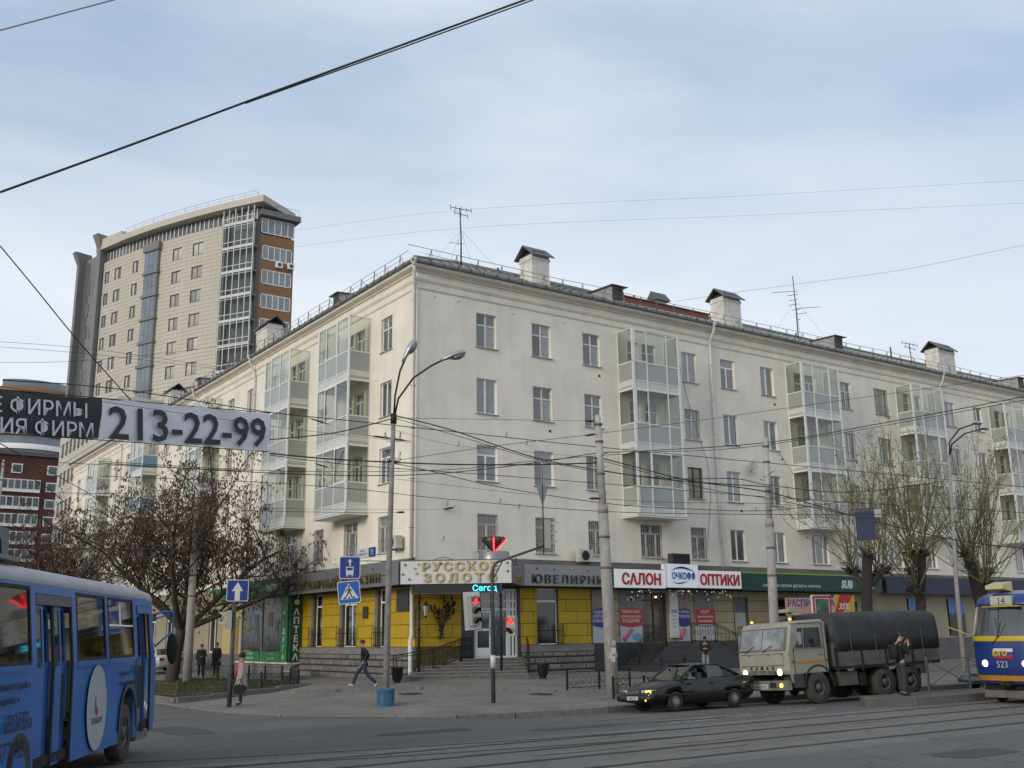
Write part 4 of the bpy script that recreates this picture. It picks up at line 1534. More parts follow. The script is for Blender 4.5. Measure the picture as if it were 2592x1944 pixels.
def railing(name, pts, h, parent, bars=9, scroll=True):
 q = MB()
 up = Vector((0, 0, h))
 P = [Vector(p) for p in pts]
 q.tube([tuple(p + up) for p in P], 0.024, 6)
 q.tube([tuple(p + up * 0.88) for p in P], 0.014, 4)
 q.tube([tuple(p + up * 0.12) for p in P], 0.016, 4)
 tot = [0]
 for i in range(len(P) - 1):
  for k in range(bars):
   p = P[i].lerp(P[i + 1], (k + 0.5) / bars)
   q.tube([tuple(p), tuple(p + up)], 0.012 if k % 3 else 0.02, 4)
   if scroll:
    d = (P[i + 1] - P[i]).normalized()
    c = p + up * 0.55
    q.tube([tuple(c + d * (0.085 * math.cos(a)) + Vector((0, 0, 0.12 * math.sin(a)))) for a in [x * PI / 5 for x in range(11)]], 0.009, 4)
 for p in P:
  q.tube([tuple(p - Vector((0, 0, .1))), tuple(p + up * 1.03)], 0.026, 6)
 return q.build(name, m_iron, parent)

railing("railing", [(-1.75, -1.35, 0.62), (0.35, -0.95, 0.82), (2.05, -0.50, 1.25), (2.75, -0.32, 1.28)], 0.92, steps, 7)
railing("railing", [(3.35, -3.75, 0.62), (4.6, -2.1, 0.95), (5.2, -1.1, 1.28)], 0.92, steps, 6)

# portico: white sign box on black posts
PA = R(-35)
pdx, pdy = math.cos(PA), math.sin(PA)

def pp(s, off=0.0):
 """s metres along the portico front, off metres behind it."""
 return (-1.0 + pdx * s - pdy * off, -0.5 + pdy * s + pdx * off)

port = link("portico", None, house)
p0, p1 = pp(0.02, 0.05), pp(4.78, 0.05)
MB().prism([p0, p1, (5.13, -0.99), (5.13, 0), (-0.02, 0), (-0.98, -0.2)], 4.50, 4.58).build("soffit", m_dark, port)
MB().prism([p0, p1, (5.13, -0.99), (5.13, 0), (-0.02, 0), (-0.98, -0.2)], 5.36, 5.44).build("canopy_top", m_sheet, port)
for s in (0.77, 4.30):
 x, y = pp(s, 0.42)
 q = MB().tube([(x, y, 0.5), (x, y, 4.5)], 0.055, 8)
 for z in (0.62, 1.6, 2.6, 3.5, 4.2):
  q.ball((x, y, z), 0.09, 8, 5)
 for z in (3.0, 3.7, 2.2):
  for a in (0, 2.1, 4.2):
   ca, sa = math.cos(a), math.sin(a)
   q.tube([(x + ca * .05, y + sa * .05, z), (x + ca * .2, y + sa * .2, z + .12), (x + ca * .16, y + sa * .16, z + .28), (x + ca * .07, y + sa * .07, z + .22)], 0.013, 4)
 q.build("post", m_iron, port)
# lantern on the left post
x, y = pp(1.06, 0.36)
ln = link("lantern", None, port, (x, y, 3.15))
MB().lathe([(0.03, -0.08), (0.07, 0.0), (0.08, 0.0)], 6).lathe([(0.16, 0.42), (0.17, 0.45), (0.05, 0.56), (0.02, 0.64)], 6).tube([(0, 0, .6), (-.12, .04, .78), (-.26, .06, .7)], .014, 4).build("lantern_frame", m_iron, ln)
MB().lathe([(0.07, 0.0), (0.145, 0.42)], 6).build("lantern_glass", M("lantern_glass", (0.45, 0.45, 0.42), 0.2, 0.1), ln)
q = MB()
for k in range(6):
 a = k * PI / 3
 q.tube([(0.075 * math.cos(a), 0.075 * math.sin(a), 0), (0.15 * math.cos(a), 0.15 * math.sin(a), 0.42)], 0.01, 4)
q.build("lantern_rib", m_iron, ln)

# metal bouquet fixed on the yellow wall
t = thing("wall_ornament", "black wrought metal bouquet of flowers fixed on the yellow wall beside the steps", "ornament", (1.28, -0.1, 2.45))
random.seed(4)
q = MB()
fl = MB()
for k in range(15):
 a = random.uniform(-0.55, 0.55)
 h = random.uniform(0.9, 1.55)
 y = random.uniform(-0.2, 0.02)
 tip = (math.sin(a) * h, y - 0.05, math.cos(a) * h)
 q.tube([(math.sin(-a) * 0.28, y * .3, -0.28), (0, y * .5, 0.1), (tip[0] * .55, y, tip[2] * .6), tip], 0.014, 4)
 fl.ball(tip, (0.05, 0.05, 0.11), 6, 5)
 for s in (0.45, 0.65, 0.8):
  c = (tip[0] * s, y, tip[2] * s + .05)
  b = random.choice((-1, 1))
  fl.add([c, (c[0] + b * .07, y - .03, c[2] + .07), (c[0] + b * .17, y - .02, c[2] + .13), (c[0] + b * .05, y, c[2] + .14)], [(0, 1, 2, 3)])
q.build("stem", m_iron, t)
fl.build("flower", m_iron, t)
MB().lathe([(0.10, 0.05), (0.13, 0.1), (0.10, 0.15)], 8).build("tie_band", m_iron, t)

# canopy over the shop fronts on both streets
q = MB()
q.add([(5.2, 0, 5.78), (31.4, 0, 5.78), (31.4, -1.0, 5.38), (5.2, -1.0, 5.38)], [(0, 1, 2, 3)])
q.add([(31.4, 0, 5.70), (LEN_R, 0, 5.70), (LEN_R, -0.7, 5.45), (31.4, -0.7, 5.45)], [(0, 1, 2, 3)])
q.build("canopy_roof", M("canopy_rust", (0.115, 0.10, 0.09), 0.7, 0.3, 2, metal=0.2), house)
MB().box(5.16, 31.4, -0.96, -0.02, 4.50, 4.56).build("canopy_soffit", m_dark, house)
MB().add([(0, -0.1, 5.70), (0, 11.4, 5.70), (-0.98, 11.4, 5.42), (-0.98, -0.4, 5.42)], [(0, 1, 2, 3)]).build("canopy_roof", m_sheet, house)
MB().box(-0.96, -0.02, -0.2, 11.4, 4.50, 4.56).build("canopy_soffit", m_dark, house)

# ------------------------------------------------------------------ signs
m_white = M("sign_white", (0.60, 0.60, 0.59), 0.5, 0.06, 2)
t = thing("shop_sign", "grey metal fascia sign reading ЮВЕЛИРНЫЙ МАГАЗИН along the side street", "sign", (-1.0, 0, 4.48))
for i in range(8):
 y0, y1 = -0.35 + i * 1.47, -0.35 + (i + 1) * 1.47
 MB().box(-0.03, 0.03, y0 + .006, y1 - .006, 0, 0.98).build("fascia_panel", m_fasc, t)
letter("ЮВЕЛИРНЫЙ МАГАЗИН", 0.42, M("letter_bronze", (0.15, 0.115, 0.045), 0.45, 0.2, 8, metal=0.4), t, (-0.075, 6.0, 0.16), -PI / 2, bold=0.0, sx=1.15, spacing=1.3, depth=0.07)
GEM = [M("gem_red", (0.45, 0.03, 0.03), 0.3, 0), M("gem_blue", (0.04, 0.10, 0.35), 0.3, 0), M("gem_yellow", (0.55, 0.40, 0.08), 0.3, 0)]

def gem(parent, loc, k, rz=0.0):
 o = MB().lathe([(0.001, 0), (0.05, 0.03), (0.05, 0.05), (0.03, 0.075)], 8, T=Matrix.Rotation(PI / 2, 4, 'X')).build("gem_knob", GEM[k % 3], parent, loc, rz)

random.seed(6)
for i, yv in enumerate((0.6, 2.0, 4.4, 5.6, 9.2)):
 gem(t, (-0.03, yv, random.uniform(.55, .85)), i, -PI / 2)

t = thing("shop_sign", "white corner sign with gold letters РУССКОЕ ЗОЛОТО over the jeweller's steps", "sign", (-1.0, -0.5, 4.48), PA)
MB().box(0.0, 2.36, -0.06, 0.04, 0, 0.98).build("sign_panel", m_white, t)
MB().box(2.37, 4.78, -0.06, 0.04, 0, 0.98).build("sign_panel", m_white, t)
MB().box(-0.03, 4.81, -0.075, 0.05, 0.98, 1.02).build("sign_trim", m_sheet, t)
for tx, zz, ww in (("РУССКОЕ", 0.555, 1.36), ("ЗОЛОТО", 0.08, 1.52)):
 letter(tx, 0.36, m_gold, t, (2.56, -0.10, zz), 0, bold=0.016, sx=1.15, spacing=ww, depth=0.06)
 letter(tx, 0.36, M("letter_inner", (0.50, 0.48, 0.42), 0.4, 0.1), t, (2.56, -0.125, zz), 0, bold=-0.012, sx=1.15, spacing=ww, depth=0.03)
for i, (x, z) in enumerate(((0.2, .82), (0.62, .66), (.1, .42), (.38, .2), (.7, .45), (1.75, .86), (2.9, .9), (3.9, .88), (4.6, .85), (4.62, .5), (.78, .84))):
 gem(t, (x, -0.06, z), i + 1)
# the slanted return of the sign box
a = Vector(pp(4.78, 0)); b = Vector((5.13, -1.0))
rt = math.atan2(b.y - a.y, b.x - a.x)
t2 = thing("shop_sign", "slanted grey end panel of the jeweller's corner sign", "sign", (a.x, a.y, 4.48), rt)
MB().box(0.01, (b - a).length - .01, -0.03, 0.03, 0, 0.98).build("sign_panel", m_fasc, t2)
letter("ЗОЛОТО", 0.26, m_gold, t2, ((b - a).length / 2, -0.05, 0.12), 0, sx=1.0, bold=.008, depth=0.04)
gem(t2, (.4, -.03, .8), 0); gem(t2, (1.0, -.03, .85), 1); gem(t2, (1.6, -.03, .7), 2)

t = thing("led_ticker", "black running text display with cyan letters under the white corner sign", "display", (-1.0, -0.5, 4.09), PA)
MB().box(0.5, 4.32, -0.05, 0.05, 0.0, 0.36).build("case", M("led_case", (0.012, 0.012, 0.013), 0.5, 0.1), t)
MB().box(0.47, 4.35, -0.06, 0.04, -0.03, -0.002).box(0.47, 0.498, -0.06, 0.04, 0, 0.36).box(4.322, 4.35, -0.06, 0.04, 0, 0.36).build("case_frame", m_sheet, t)
letter("Сегод", 0.25, M("led_cyan", (0.05, 0.75, 0.95), 0.5, 0, emit=1.3), t, (3.62, -0.056, 0.07), 0, bold=0.004, sx=1.05, depth=0.006)

t = thing("shop_sign", "grey metal fascia sign reading ЮВЕЛИРНЫЙ right of the jeweller's door", "sign", (0, -1.0, 4.50))
for i in range(3):
 a_, b_ = 5.15 + i * 1.73, 5.15 + (i + 1) * 1.73
 MB().box(a_ + .006, b_ - .006, -0.03, 0.03, 0, 0.97).build("fascia_panel", m_fasc, t)
letter("ЮВЕЛИРНЫЙ", 0.40, m_txt_dark, t, (8.05, -0.07, 0.12), 0, bold=0.0, sx=1.15, spacing=1.28, depth=0.07)
for i, x in enumerate((5.9, 6.9, 7.9, 8.9)):
 gem(t, (x, -.03, random.uniform(.7, .85)), i)

# diamond light over the portico
t = thing("neon_diamond", "faceted diamond lamp with red neon bars on the jeweller's canopy", "lamp", (3.15, -1.55, 5.46))
MB().lathe([(0.70, 0), (0.70, 0.42), (0.66, 0.46), (0.01, 0.46)], 16).build("drum", m_fasc, t)
dm = M("diamond_bronze", (0.12, 0.09, 0.05), 0.35, 0.3, 5, metal=0.6)
MB().lathe([(0.02, 0.46), (0.56, 0.98), (0.42, 1.12), (0.01, 1.14)], 8).build("diamond", dm, t)
q = MB()
for k in range(8):
 a = k * PI / 4
 q.tube([(0.03 * math.cos(a), 0.03 * math.sin(a), .46), (0.57 * math.cos(a), 0.57 * math.sin(a), .98), (.43 * math.cos(a), .43 * math.sin(a), 1.13)], 0.018, 4)
q.build("rib", m_iron, t)
neon = M("neon_red", (1.0, 0.03, 0.05), 0.5, 0, emit=4.0)
for k, a in enumerate((R(235), R(-57))):
 MB().tube([(0.06 * math.cos(a), 0.06 * math.sin(a), .48), (0.60 * math.cos(a), 0.60 * math.sin(a), .99)], 0.028, 6).build("neon_bar", neon, t)
MB().tube([(0.05 * math.cos(R(235)), .05 * math.sin(R(235)), 1.15), (0.62 * math.cos(R(235)), 0.62 * math.sin(R(235)), 1.0)], 0.02, 6).build("neon_bar", neon, t)

# optician's sign: three light boxes
m_lbox = M("lightbox_white", (0.72, 0.76, 0.76), 0.5, 0.05, 1, emit=0.12)
m_lred = M("letter_red", (0.40, 0.012, 0.02), 0.4, 0.05)
m_lblue = M("letter_blue", (0.02, 0.06, 0.30), 0.4, 0.05)
m_lblueb = M("letter_black", (0.010, 0.012, 0.03), 0.4, 0.05)
t = thing("light_box_sign", "long white light box with red letters САЛОН over the optician's door", "sign", (12.12, -1.04, 4.48))
MB().box(-1.66, 1.68, -0.10, 0.10, 0, 0.90).build("box_face", m_lbox, t)
MB().box(-1.70, 1.72, -0.08, 0.11, -0.04, -.003).box(-1.70, 1.72, -.08, .11, .903, .94).box(-1.7, -1.663, -.08, .11, 0, .9).build("box_frame", m_dark, t)
letter("САЛОН", 0.54, m_lred, t, (0.1, -0.12, 0.17), 0, bold=0.022, sx=0.95, spacing=1.02, depth=0.04)
t = thing("light_box_sign", "tall white light box with eye emblem and blue letters ОЧКОФФ", "sign", (15.05, -1.04, 4.53))
MB().box(-1.04, 1.04, -0.14, 0.10, 0, 1.18).build("box_face", M("lightbox_blue", (0.66, 0.72, 0.82), 0.5, 0.05, 1, emit=0.15), t)
MB().box(-1.3, -1.05, -0.12, 0.10, 0.0, 1.16).build("box_frame", m_pvc, t)
letter("ОЧКОФФ", 0.34, m_lblue, t, (0.0, -0.155, 0.42), 0, bold=0.008, sx=0.78, depth=0.02)

def crescent(x0, x1, zc, amp, th, mat, parent, y, name):
 n = 18
 up, lo = [], []
 for i in range(n + 1):
  u_ = i / n
  x = lerp(x0, x1, u_)
  base = zc + amp * math.sin(PI * (u_ ** 0.75))
  up.append((x, y, base + th * math.sin(PI * u_)))
  lo.append((x, y, base))
 vv = []
 for p_, q_ in zip(up, lo):
  vv += [p_, q_, (p_[0], y + .02, p_[2]), (q_[0], y + .02, q_[2])]
 MB().add(vv, [(4 * i, 4 * i + 1, 4 * i + 5, 4 * i + 4) for i in range(n)] + [(4 * i, 4 * i + 4, 4 * i + 6, 4 * i + 2) for i in range(n)]).build(name, mat, parent)

crescent(-0.85, 0.80, 0.80, 0.16, 0.10, m_lblueb, t, -0.165, "emblem")
crescent(-0.80, 0.30, 0.34, -0.16, 0.06, m_lblueb, t, -0.165, "emblem")
t = thing("light_box_sign", "long white light box with red letters ОПТИКИ beside the eye emblem", "sign", (17.72, -1.04, 4.53))
MB().box(-1.60, 1.58, -0.10, 0.10, 0, 0.90).build("box_face", m_lbox, t)
MB().box(-1.6, 1.62, -0.08, 0.11, -0.04, -.003).box(-1.6, 1.62, -.08, .11, .903, .94).box(1.583, 1.62, -.08, .11, 0, .9).build("box_frame", m_dark, t)
letter("ОПТИКИ", 0.54, m_lred, t, (-0.02, -0.12, 0.17), 0, bold=0.022, sx=0.92, spacing=1.0, depth=0.04)
t = thing("speaker_box", "dark brown box standing on top of the eye emblem light box", "box", (15.2, -0.75, 5.72))
MB().box(-0.62, 0.62, -0.18, 0.18, 0.02, 0.55).build("case", M("brown_case", (0.06, 0.045, 0.035), 0.7, 0.2, 3), t)
MB().box(-0.55, 0.55, -0.195, -0.18, 0.08, 0.49).build("grille", m_iron, t)

m_green = M("green_awning", (0.010, 0.055, 0.042), 0.6, 0.1, 1)
t = thing("shop_sign", "dark green fascia with lime stripe and pale words of the sandwich shop", "sign", (0, -1.02, 4.46))
for i in range(5):
 a_, b_ = 19.42 + i * 2.4, 19.42 + (i + 1) * 2.4
 MB().box(a_ + .004, b_ - .004, -0.05, 0.05, 0, 0.90).build("fascia_panel", m_green, t)
MB().box(19.42, 31.4, -0.07, 0.05, 0.905, 0.97).build("lime_stripe", M("lime", (0.16, 0.36, 0.03), 0.5, 0.05, emit=0.06), t)
m_pale = M("letter_pale", (0.52, 0.58, 0.55), 0.5, 0.05)
letter("сэндвичи салаты десерты напитки", 0.20, m_pale, t, (23.4, -0.065, 0.20), 0, sx=0.98, depth=0.015, spacing=1.05)
letter("SUB", 0.44, m_pale, t, (28.1, -0.07, 0.22), 0, bold=0.03, sx=0.95, depth=0.02, shear=0.25)
letter("WAY", 0.44, M("letter_yellow", (0.55, 0.42, 0.05), 0.5, 0.05), t, (30.0, -0.07, 0.22), 0, bold=0.03, sx=0.95, depth=0.02, shear=0.25)
m_bluef = M("blue_fascia", (0.008, 0.014, 0.058), 0.5, 0.12, 1)
t = thing("shop_sign", "dark blue fascia sign over the shops behind the right hand trees", "sign", (0, -0.72, 4.44))
for i in range(10):
 a_, b_ = 32.2 + i * 2.7, 32.2 + (i + 1) * 2.7
 MB().box(a_ + .005, b_ - .005, -0.05, 0.05, 0 if i < 6 else -.25, 1.02).build("fascia_panel", m_bluef, t)
letter("ТОВАРЫ", 0.42, m_pale, t, (52.2, -0.07, 0.30), 0, sx=1.1, depth=0.02, spacing=1.3)

# optician's door, posters and steps
od = link("entrance", None, house, (13.99, 0, 1.86))
fr = MB()
for x in (-0.85, -0.02, 0.77):
 fr.box(x, x + 0.08, 0.08, 0.18, 0, 2.44)
for z in (0.0, 2.02, 2.36):
 fr.box(-0.82, 0.82, 0.085, 0.175, z, z + 0.08)
fr.build("door_frame", M("dark_wood", (0.05, 0.035, 0.022), 0.5, 0.2, 4), od)
for x0, x1 in ((-0.77, -0.02), (0.06, 0.77)):
 MB().box(x0, x1, 0.12, 0.13, 0.08, 2.02).build("door_glass", M("warm_glass", (0.075, 0.055, 0.035), 0.1, 0.5, 3, coat=0.6), od)
 MB().box(x0, x1, 0.12, 0.13, 2.1, 2.36).build("pane", m_blackglass, od)
MB().ball((0.18, 0.02, 1.98 + .25), (0.06, 0.06, 0.05), 8, 5).build("door_lamp", M("warm_lamp", (1.0, 0.55, 0.2), 0.5, 0, emit=2.5), od)
gd = link("side_door", None, house, (20.35, 0, 1.86))
MB().box(-0.56, 0.56, 0.12, 0.2, 0, 2.24).build("door_leaf", M("grey_door", (0.13, 0.14, 0.145), 0.5, 0.1, 2), gd)
MB().box(-0.42, 0.42, 0.09, 0.115, 0.15, 1.45).build("notice", M("notice_paper", (0.42, 0.46, 0.42), 0.7, 0.25, 2.5), gd)
MB().box(-0.3, 0.2, 0.08, 0.089, 0.35, 0.75).build("notice_picture", M("notice_picture", (0.40, 0.24, 0.06), 0.7, 0.5, 6), gd)
ad = link("side_door", None, house, (29.75, 0, 1.2))
MB().box(-0.55, 0.55, 0.1, 0.2, 0, 2.7).build("door_leaf", M("dark_door", (0.03, 0.03, 0.03), 0.5, 0.2, 2), ad)

m_plab = {'blue': M("poster_blue", (0.03, 0.035, 0.22), 0.5, 0.1, 2), 'red': M("poster_red", (0.42, 0.03, 0.04), 0.5, 0.1, 2)}
m_pphoto = [M("poster_photo_a", (0.30, 0.22, 0.20), 0.5, 0.5, 3), M("poster_photo_b", (0.22, 0.20, 0.19), 0.5, 0.5, 3)]
m_plow = M("poster_low", (0.47, 0.47, 0.52), 0.5, 0.1, 2)
m_pink = M("poster_pink", (0.55, 0.14, 0.17), 0.5, 0.1)
for i, (a_, b_, ck, lines, lb) in enumerate((
  (9.90, 11.20, 'blue', ("ПОДБОР ОЧКОВ", "КОНТАКТНЫХ", "ЛЮБОЙ СЛОЖ"), "tall poster with a blue band left of the concrete pole"),
  (11.65, 13.10, 'red', ("ПЕРВАЯ ПАРА", "КОНТАКТНЫХ ЛИНЗ", "В ПОДАРОК!"), "tall poster with an eye and a red band left of the optician's door"),
  (15.55, 16.46, 'blue', ("И ОПРАВА", "ПОДАРОК!"), "narrow poster with a blue band right of the letter chart"),
  (16.80, 18.28, 'red', ("АКЦИЯ!", "Компьютерные очки", "всего за 2500 рублей", "(все включено)"), "poster with a red band right of the optician's door"))):
 t = thing("poster", lb, "poster", ((a_ + b_) / 2, -0.045, 1.86), group="posters on the optician's wall")
 w = b_ - a_
 MB().box(-w / 2, w / 2, -0.02, 0, 0, 2.54).build("sheet", m_plow, t)
 MB().box(-w / 2, w / 2, -0.024, -0.0205, 1.5, 2.54).build("photo", m_pphoto[i % 2], t)
 n = 12
 vv = [(-w / 2 + w * k / n, -0.028, 0.82 - 0.09 * math.sin(PI * k / n)) for k in range(n + 1)] + [(w / 2 - w * k / n, -0.028, 1.60 + 0.07 * math.sin(PI * k / n)) for k in range(n + 1)]
 MB().add(vv, [tuple(range(2 * n + 2))]).build("band", m_plab[ck], t)
 for k, ln_ in enumerate(lines):
  hh = min(0.16, 1.25 * w / max(6, len(ln_)) * 0.95)
  letter(ln_, hh, m_white, t, (0, -0.033, 1.42 - k * 0.22), 0, sx=0.82, depth=0.004, bold=0.004)
 if i == 1:
  q = MB().ball((0.0, -0.03, 2.12), (0.30, 0.012, 0.14), 14, 6)
  q.build("eye_white", m_plow, t)
  MB().ball((0.02, -0.045, 2.10), (0.10, 0.008, 0.11), 12, 6).build("iris", m_txt_dark, t)
 if i in (1, 2):
  MB().tube([(-0.55 * w / 1.45, -0.03, 0.12), (-.25 * w / 1.45, -.03, .4), (0.02, -.03, .62)], [.1, .1, .07], 8).build("finger_print", m_pink, t)
 if i == 1:
  MB().ball((0.38, -0.025, 0.25), (0.33, 0.008, 0.2), 14, 6).build("lens_print", M("poster_lens", (0.16, 0.30, 0.48), 0.5, 0.1), t)
t = thing("eye_chart", "narrow white eye test chart with letters ШБ beside the optician's door", "chart", (15.24, -0.12, 2.05))
MB().box(-0.28, 0.28, -0.05, 0.08, 0, 2.3).build("board", m_white, t)
letter("Ш Б", 0.15, m_txt_dark, t, (0, -0.055, 1.25), 0, bold=.008, depth=.004)
for k, (s, h) in enumerate((("М Н К", .08), ("Ы М Б Ш", .06), ("Б Ы Н К М", .045), ("И Н Ш М К", .04))):
 letter(s, h, m_txt_dark, t, (0, -0.055, 1.05 - .17 * k), 0, depth=.004)

op = link("optician_steps", None, house)
for i in range(8):
 MB().box(11.4 + i * 0.24, 18.6 - i * 0.24, -2.0 + 0.02 * i, -0.1, 0.45 + i * .168, 0.45 + (i + 1) * .168 - (0 if i == 7 else .003)).build("step", m_granite, op)
railing("railing", [(11.2, -1.9, 0.95), (13.05, -1.85, 1.80)], 0.92, op, 9, False)
railing("railing", [(14.7, -1.85, 1.80), (16.4, -1.85, 1.80), (18.85, -1.95, 0.95)], 0.92, op, 9, True)

# party lights hanging under the optician's sign
t = thing("string_lights", "string of small pale bulbs hanging under the optician's sign", "lights", (10.6, -0.9, 4.45))
random.seed(77)
q = MB()
wq = MB()
for k in range(40):
 x = random.uniform(1.0, 8.4)
 z = -abs(random.gauss(0, 0.2)) - .03
 q.ball((x, random.uniform(-.1, .1), z), 0.016, 6, 4)
wq.tube([(0.3 + i * .28, 0, -0.1 - .12 * abs(math.sin(i * .9))) for i in range(30)], .006, 3)
q.build("bulb", M("bulb_pale", (0.7, 0.8, 1.0), 0.4, 0, emit=1.2), t)
wq.build("cable", m_iron, t)

# air conditioners
def aircon(label, side, u, z, d):
 t = thing("air_conditioner", label, "air conditioner")
 put(t, side, u, z, d)
 mm = M("aircon_white", (0.50, 0.49, 0.46), 0.6, 0.2, 3, dirt=0.2)
 MB().box(-0.42, 0.42, -0.16, 0.16, 0, 0.58).build("case", mm, t)
 MB().lathe([(0.24, 0), (0.24, 0.012), (0.2, 0.02)], 16, T=Matrix.Translation((-0.05, -0.16, 0.29)) @ Matrix.Rotation(PI / 2, 4, 'X')).build("fan_guard", m_iron, t)
 MB().box(-0.36, -0.3, -.16, .3, -.05, 0).box(.3, .36, -.16, .3, -.05, 0).build("bracket", m_rust, t)

aircon("air conditioner standing on the canopy right of the neon diamond", 'R', 9.2, 5.72, 0.45)
aircon("air conditioner hanging on the white wall near the right hand trees", 'R', 29.4, 6.25, 0.3)
aircon("air conditioner on the side street wall close to the corner", 'L', 1.35, 6.15, 0.3)
aircon("small air conditioner over the side street fascia half hidden by twigs", 'L', 11.7, 5.85, 0.4)

# street name plates
t = thing("street_plate", "white street name plate on the wall beside the blue house number", "plate", (-0.03, 5.05, 6.02))
MB().box(-0.02, 0.0, -0.62, 0.62, 0.0, 0.44).build("plate", m_white, t)
letter("переулок", 0.08, m_lblue, t, (-0.024, 0, 0.28), -PI / 2, depth=.004)
letter("БЕЛИНСКОГО", 0.13, m_lblue, t, (-0.024, 0, 0.08), -PI / 2, depth=.004, sx=.85)
t = thing("house_number_plate", "blue house number plate 71 on the side street wall", "plate", (-0.03, 4.06, 6.0))
MB().box(-0.02, 0.0, -0.31, 0.31, 0.0, 0.44).build("plate", m_lblue, t)
letter("71", 0.27, m_white, t, (-0.024, 0, 0.08), -PI / 2, depth=.004)
# plaques on the yellow wall
t = thing("wall_plaque", "large dark stone plaque on the yellow wall near the downpipe", "plaque", (-0.03, 1.0, 3.4))
MB().box(-0.05, 0, -0.55, 0.55, 0, 0.95).build("slab", m_granite, t)
t = thing("wall_plaque", "small brown plaque on the yellow wall between two shop windows", "plaque", (-0.03, 4.65, 3.15))
MB().box(-0.03, 0, -0.26, 0.26, 0, 0.55).build("slab", M("plaque_brown", (0.07, 0.04, 0.035), 0.5, 0.2), t)

# sale banner and pasted window pictures by the sandwich shop
t = thing("banner", "pink and yellow sale banner reading РАСПРОДАЖА above the truck", "banner", (25.55, -1.2, 3.15), R(-8))
MB().box(-2.6, 1.0, -0.03, 0.0, 0, 0.95).build("pink_cloth", M("banner_pink", (0.56, 0.30, 0.25), 0.7, 0.25, 1.2), t)
MB().box(1.0, 2.5, -0.03, 0.0, 0.1, 1.12).build("yellow_cloth", M("banner_yellow", (0.55, 0.36, 0.05), 0.7, 0.1), t)
MB().add([(0.95, -.035, .1), (1.55, -.035, .1), (2.45, -.035, 1.12), (1.4, -.035, 1.12)], [(0, 1, 2, 3)]).build("red_stripe", m_lred, t)
letter("РАСПРОДАЖА", 0.38, m_lblue, t, (-0.75, -0.04, 0.48), 0, sx=0.9, bold=.01, depth=.004)
letter("35%", 0.34, m_white, t, (1.62, -0.045, 0.32), 0, bold=.012, depth=.004, shear=.4)
for (x, w, lb) in ((36.05, 1.6, "left blue landscape picture filling a shop window behind the trees"), (40.3, 1.7, "right blue landscape picture filling a shop window behind the trees")):
 t = thing("window_picture", lb, "poster", (x, -0.06, 1.9))
 MB().box(-w / 2, w / 2, -.02, 0, 0, 2.3).build("print", M("picture_dark", (0.06, 0.05, 0.045), 0.5, 0.7, 4), t)
 q = MB()
 n = 10
 vv = [(-w / 2 + w * k / n, -.024, 1.35 + .12 * math.sin(k * 2.1)) for k in range(n + 1)] + [(w / 2, -.024, 2.3), (-w / 2, -.024, 2.3)]
 q.add(vv, [tuple(range(n + 3))]).build("picture_sky", M("picture_sky", (0.05, 0.20, 0.42), 0.5, 0.3, 2), t)
# white arrow-shaped advertising stand in front of the sandwich shop
t = thing("advert_stand", "tall white and red advertising panel standing before the sandwich shop", "sign", (22.6, -3.6, pav_z(22.6, -3.6)), R(-10))
MB().box(-0.62, 0.62, -0.08, 0.08, 1.2, 3.7).box(-.55, -.45, -.05, .05, 0, 1.2).box(.45, .55, -.05, .05, 0, 1.2).build("board", m_white, t)
MB().box(-0.42, 0.42, -0.095, -0.081, 2.2, 3.5).build("picture", M("advert_picture", (0.08, 0.14, 0.10), 0.5, 0.8, 2.5), t)
MB().box(-.6, -.5, -.094, -.0815, 1.25, 3.65).box(-.498, .5, -.094, -.0815, 3.55, 3.65).box(.5, .6, -.094, -.0815, 1.25, 3.65).build("red_border", m_lred, t)
# ================================================================== the tall building behind, and far blocks
m_clad = M("tower_cladding", (0.52, 0.475, 0.40), 0.6, 0.08, 0.3)
m_cjoint = M("tower_joint", (0.34, 0.305, 0.255), 0.9, 0.1)
m_tgrey = M("tower_grey", (0.20, 0.20, 0.195), 0.7, 0.12, 0.5)
m_tgreyd = M("tower_grey_dark", (0.10, 0.105, 0.11), 0.7, 0.12, 0.5)
m_tbrown = M("tower_brown", (0.26, 0.135, 0.055), 0.7, 0.1, 0.4)
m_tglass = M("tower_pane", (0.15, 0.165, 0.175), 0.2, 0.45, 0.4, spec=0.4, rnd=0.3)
m_tbright = M("tower_pane_painted_sky", (0.46, 0.45, 0.42), 0.22, 0.4, 0.8, spec=0.35, rnd=0.35)  # pale base colour paints the bright sky reflection into these panes
m_tblue = M("tower_pane_blue", (0.12, 0.16, 0.20), 0.05, 0.3, 0.5, spec=0.8, coat=1.0, rnd=0.2)
tower = thing("apartment_tower", "tall beige curved apartment tower with glazed corner and brown side behind the white building", "building")
KX, KY = 20.6, 76.3
_arc = [(KX, KY)]
ARCN, ARCL = 240, 60.0
for i in range(ARCN):
 l = (i + 0.5) * ARCL / ARCN
 a = R(122 - 25 * min(l / 44.6, 1.3))
 _arc.append((_arc[-1][0] + math.cos(a) * ARCL / ARCN, _arc[-1][1] + math.sin(a) * ARCL / ARCN))

def ap(l, off=0.0):
 """Point l metres along the curved front; off metres outwards."""
 a = R(122 - 25 * min(max(l, 0) / 44.6, 1.3))
 i = l / ARCL * ARCN
 i0 = max(0, min(ARCN - 1, int(i)))
 t = i - i0
 x = lerp(_arc[i0][0], _arc[i0 + 1][0], t)
 y = lerp(_arc[i0][1], _arc[i0 + 1][1], t)
 return (x - math.sin(a) * off * 1.0, y + math.cos(a) * off) if False else (x + math.cos(a + PI / 2) * off, y + math.sin(a + PI / 2) * off)

def aheading(l):
 return R(122 - 25 * min(max(l, 0) / 44.6, 1.3))

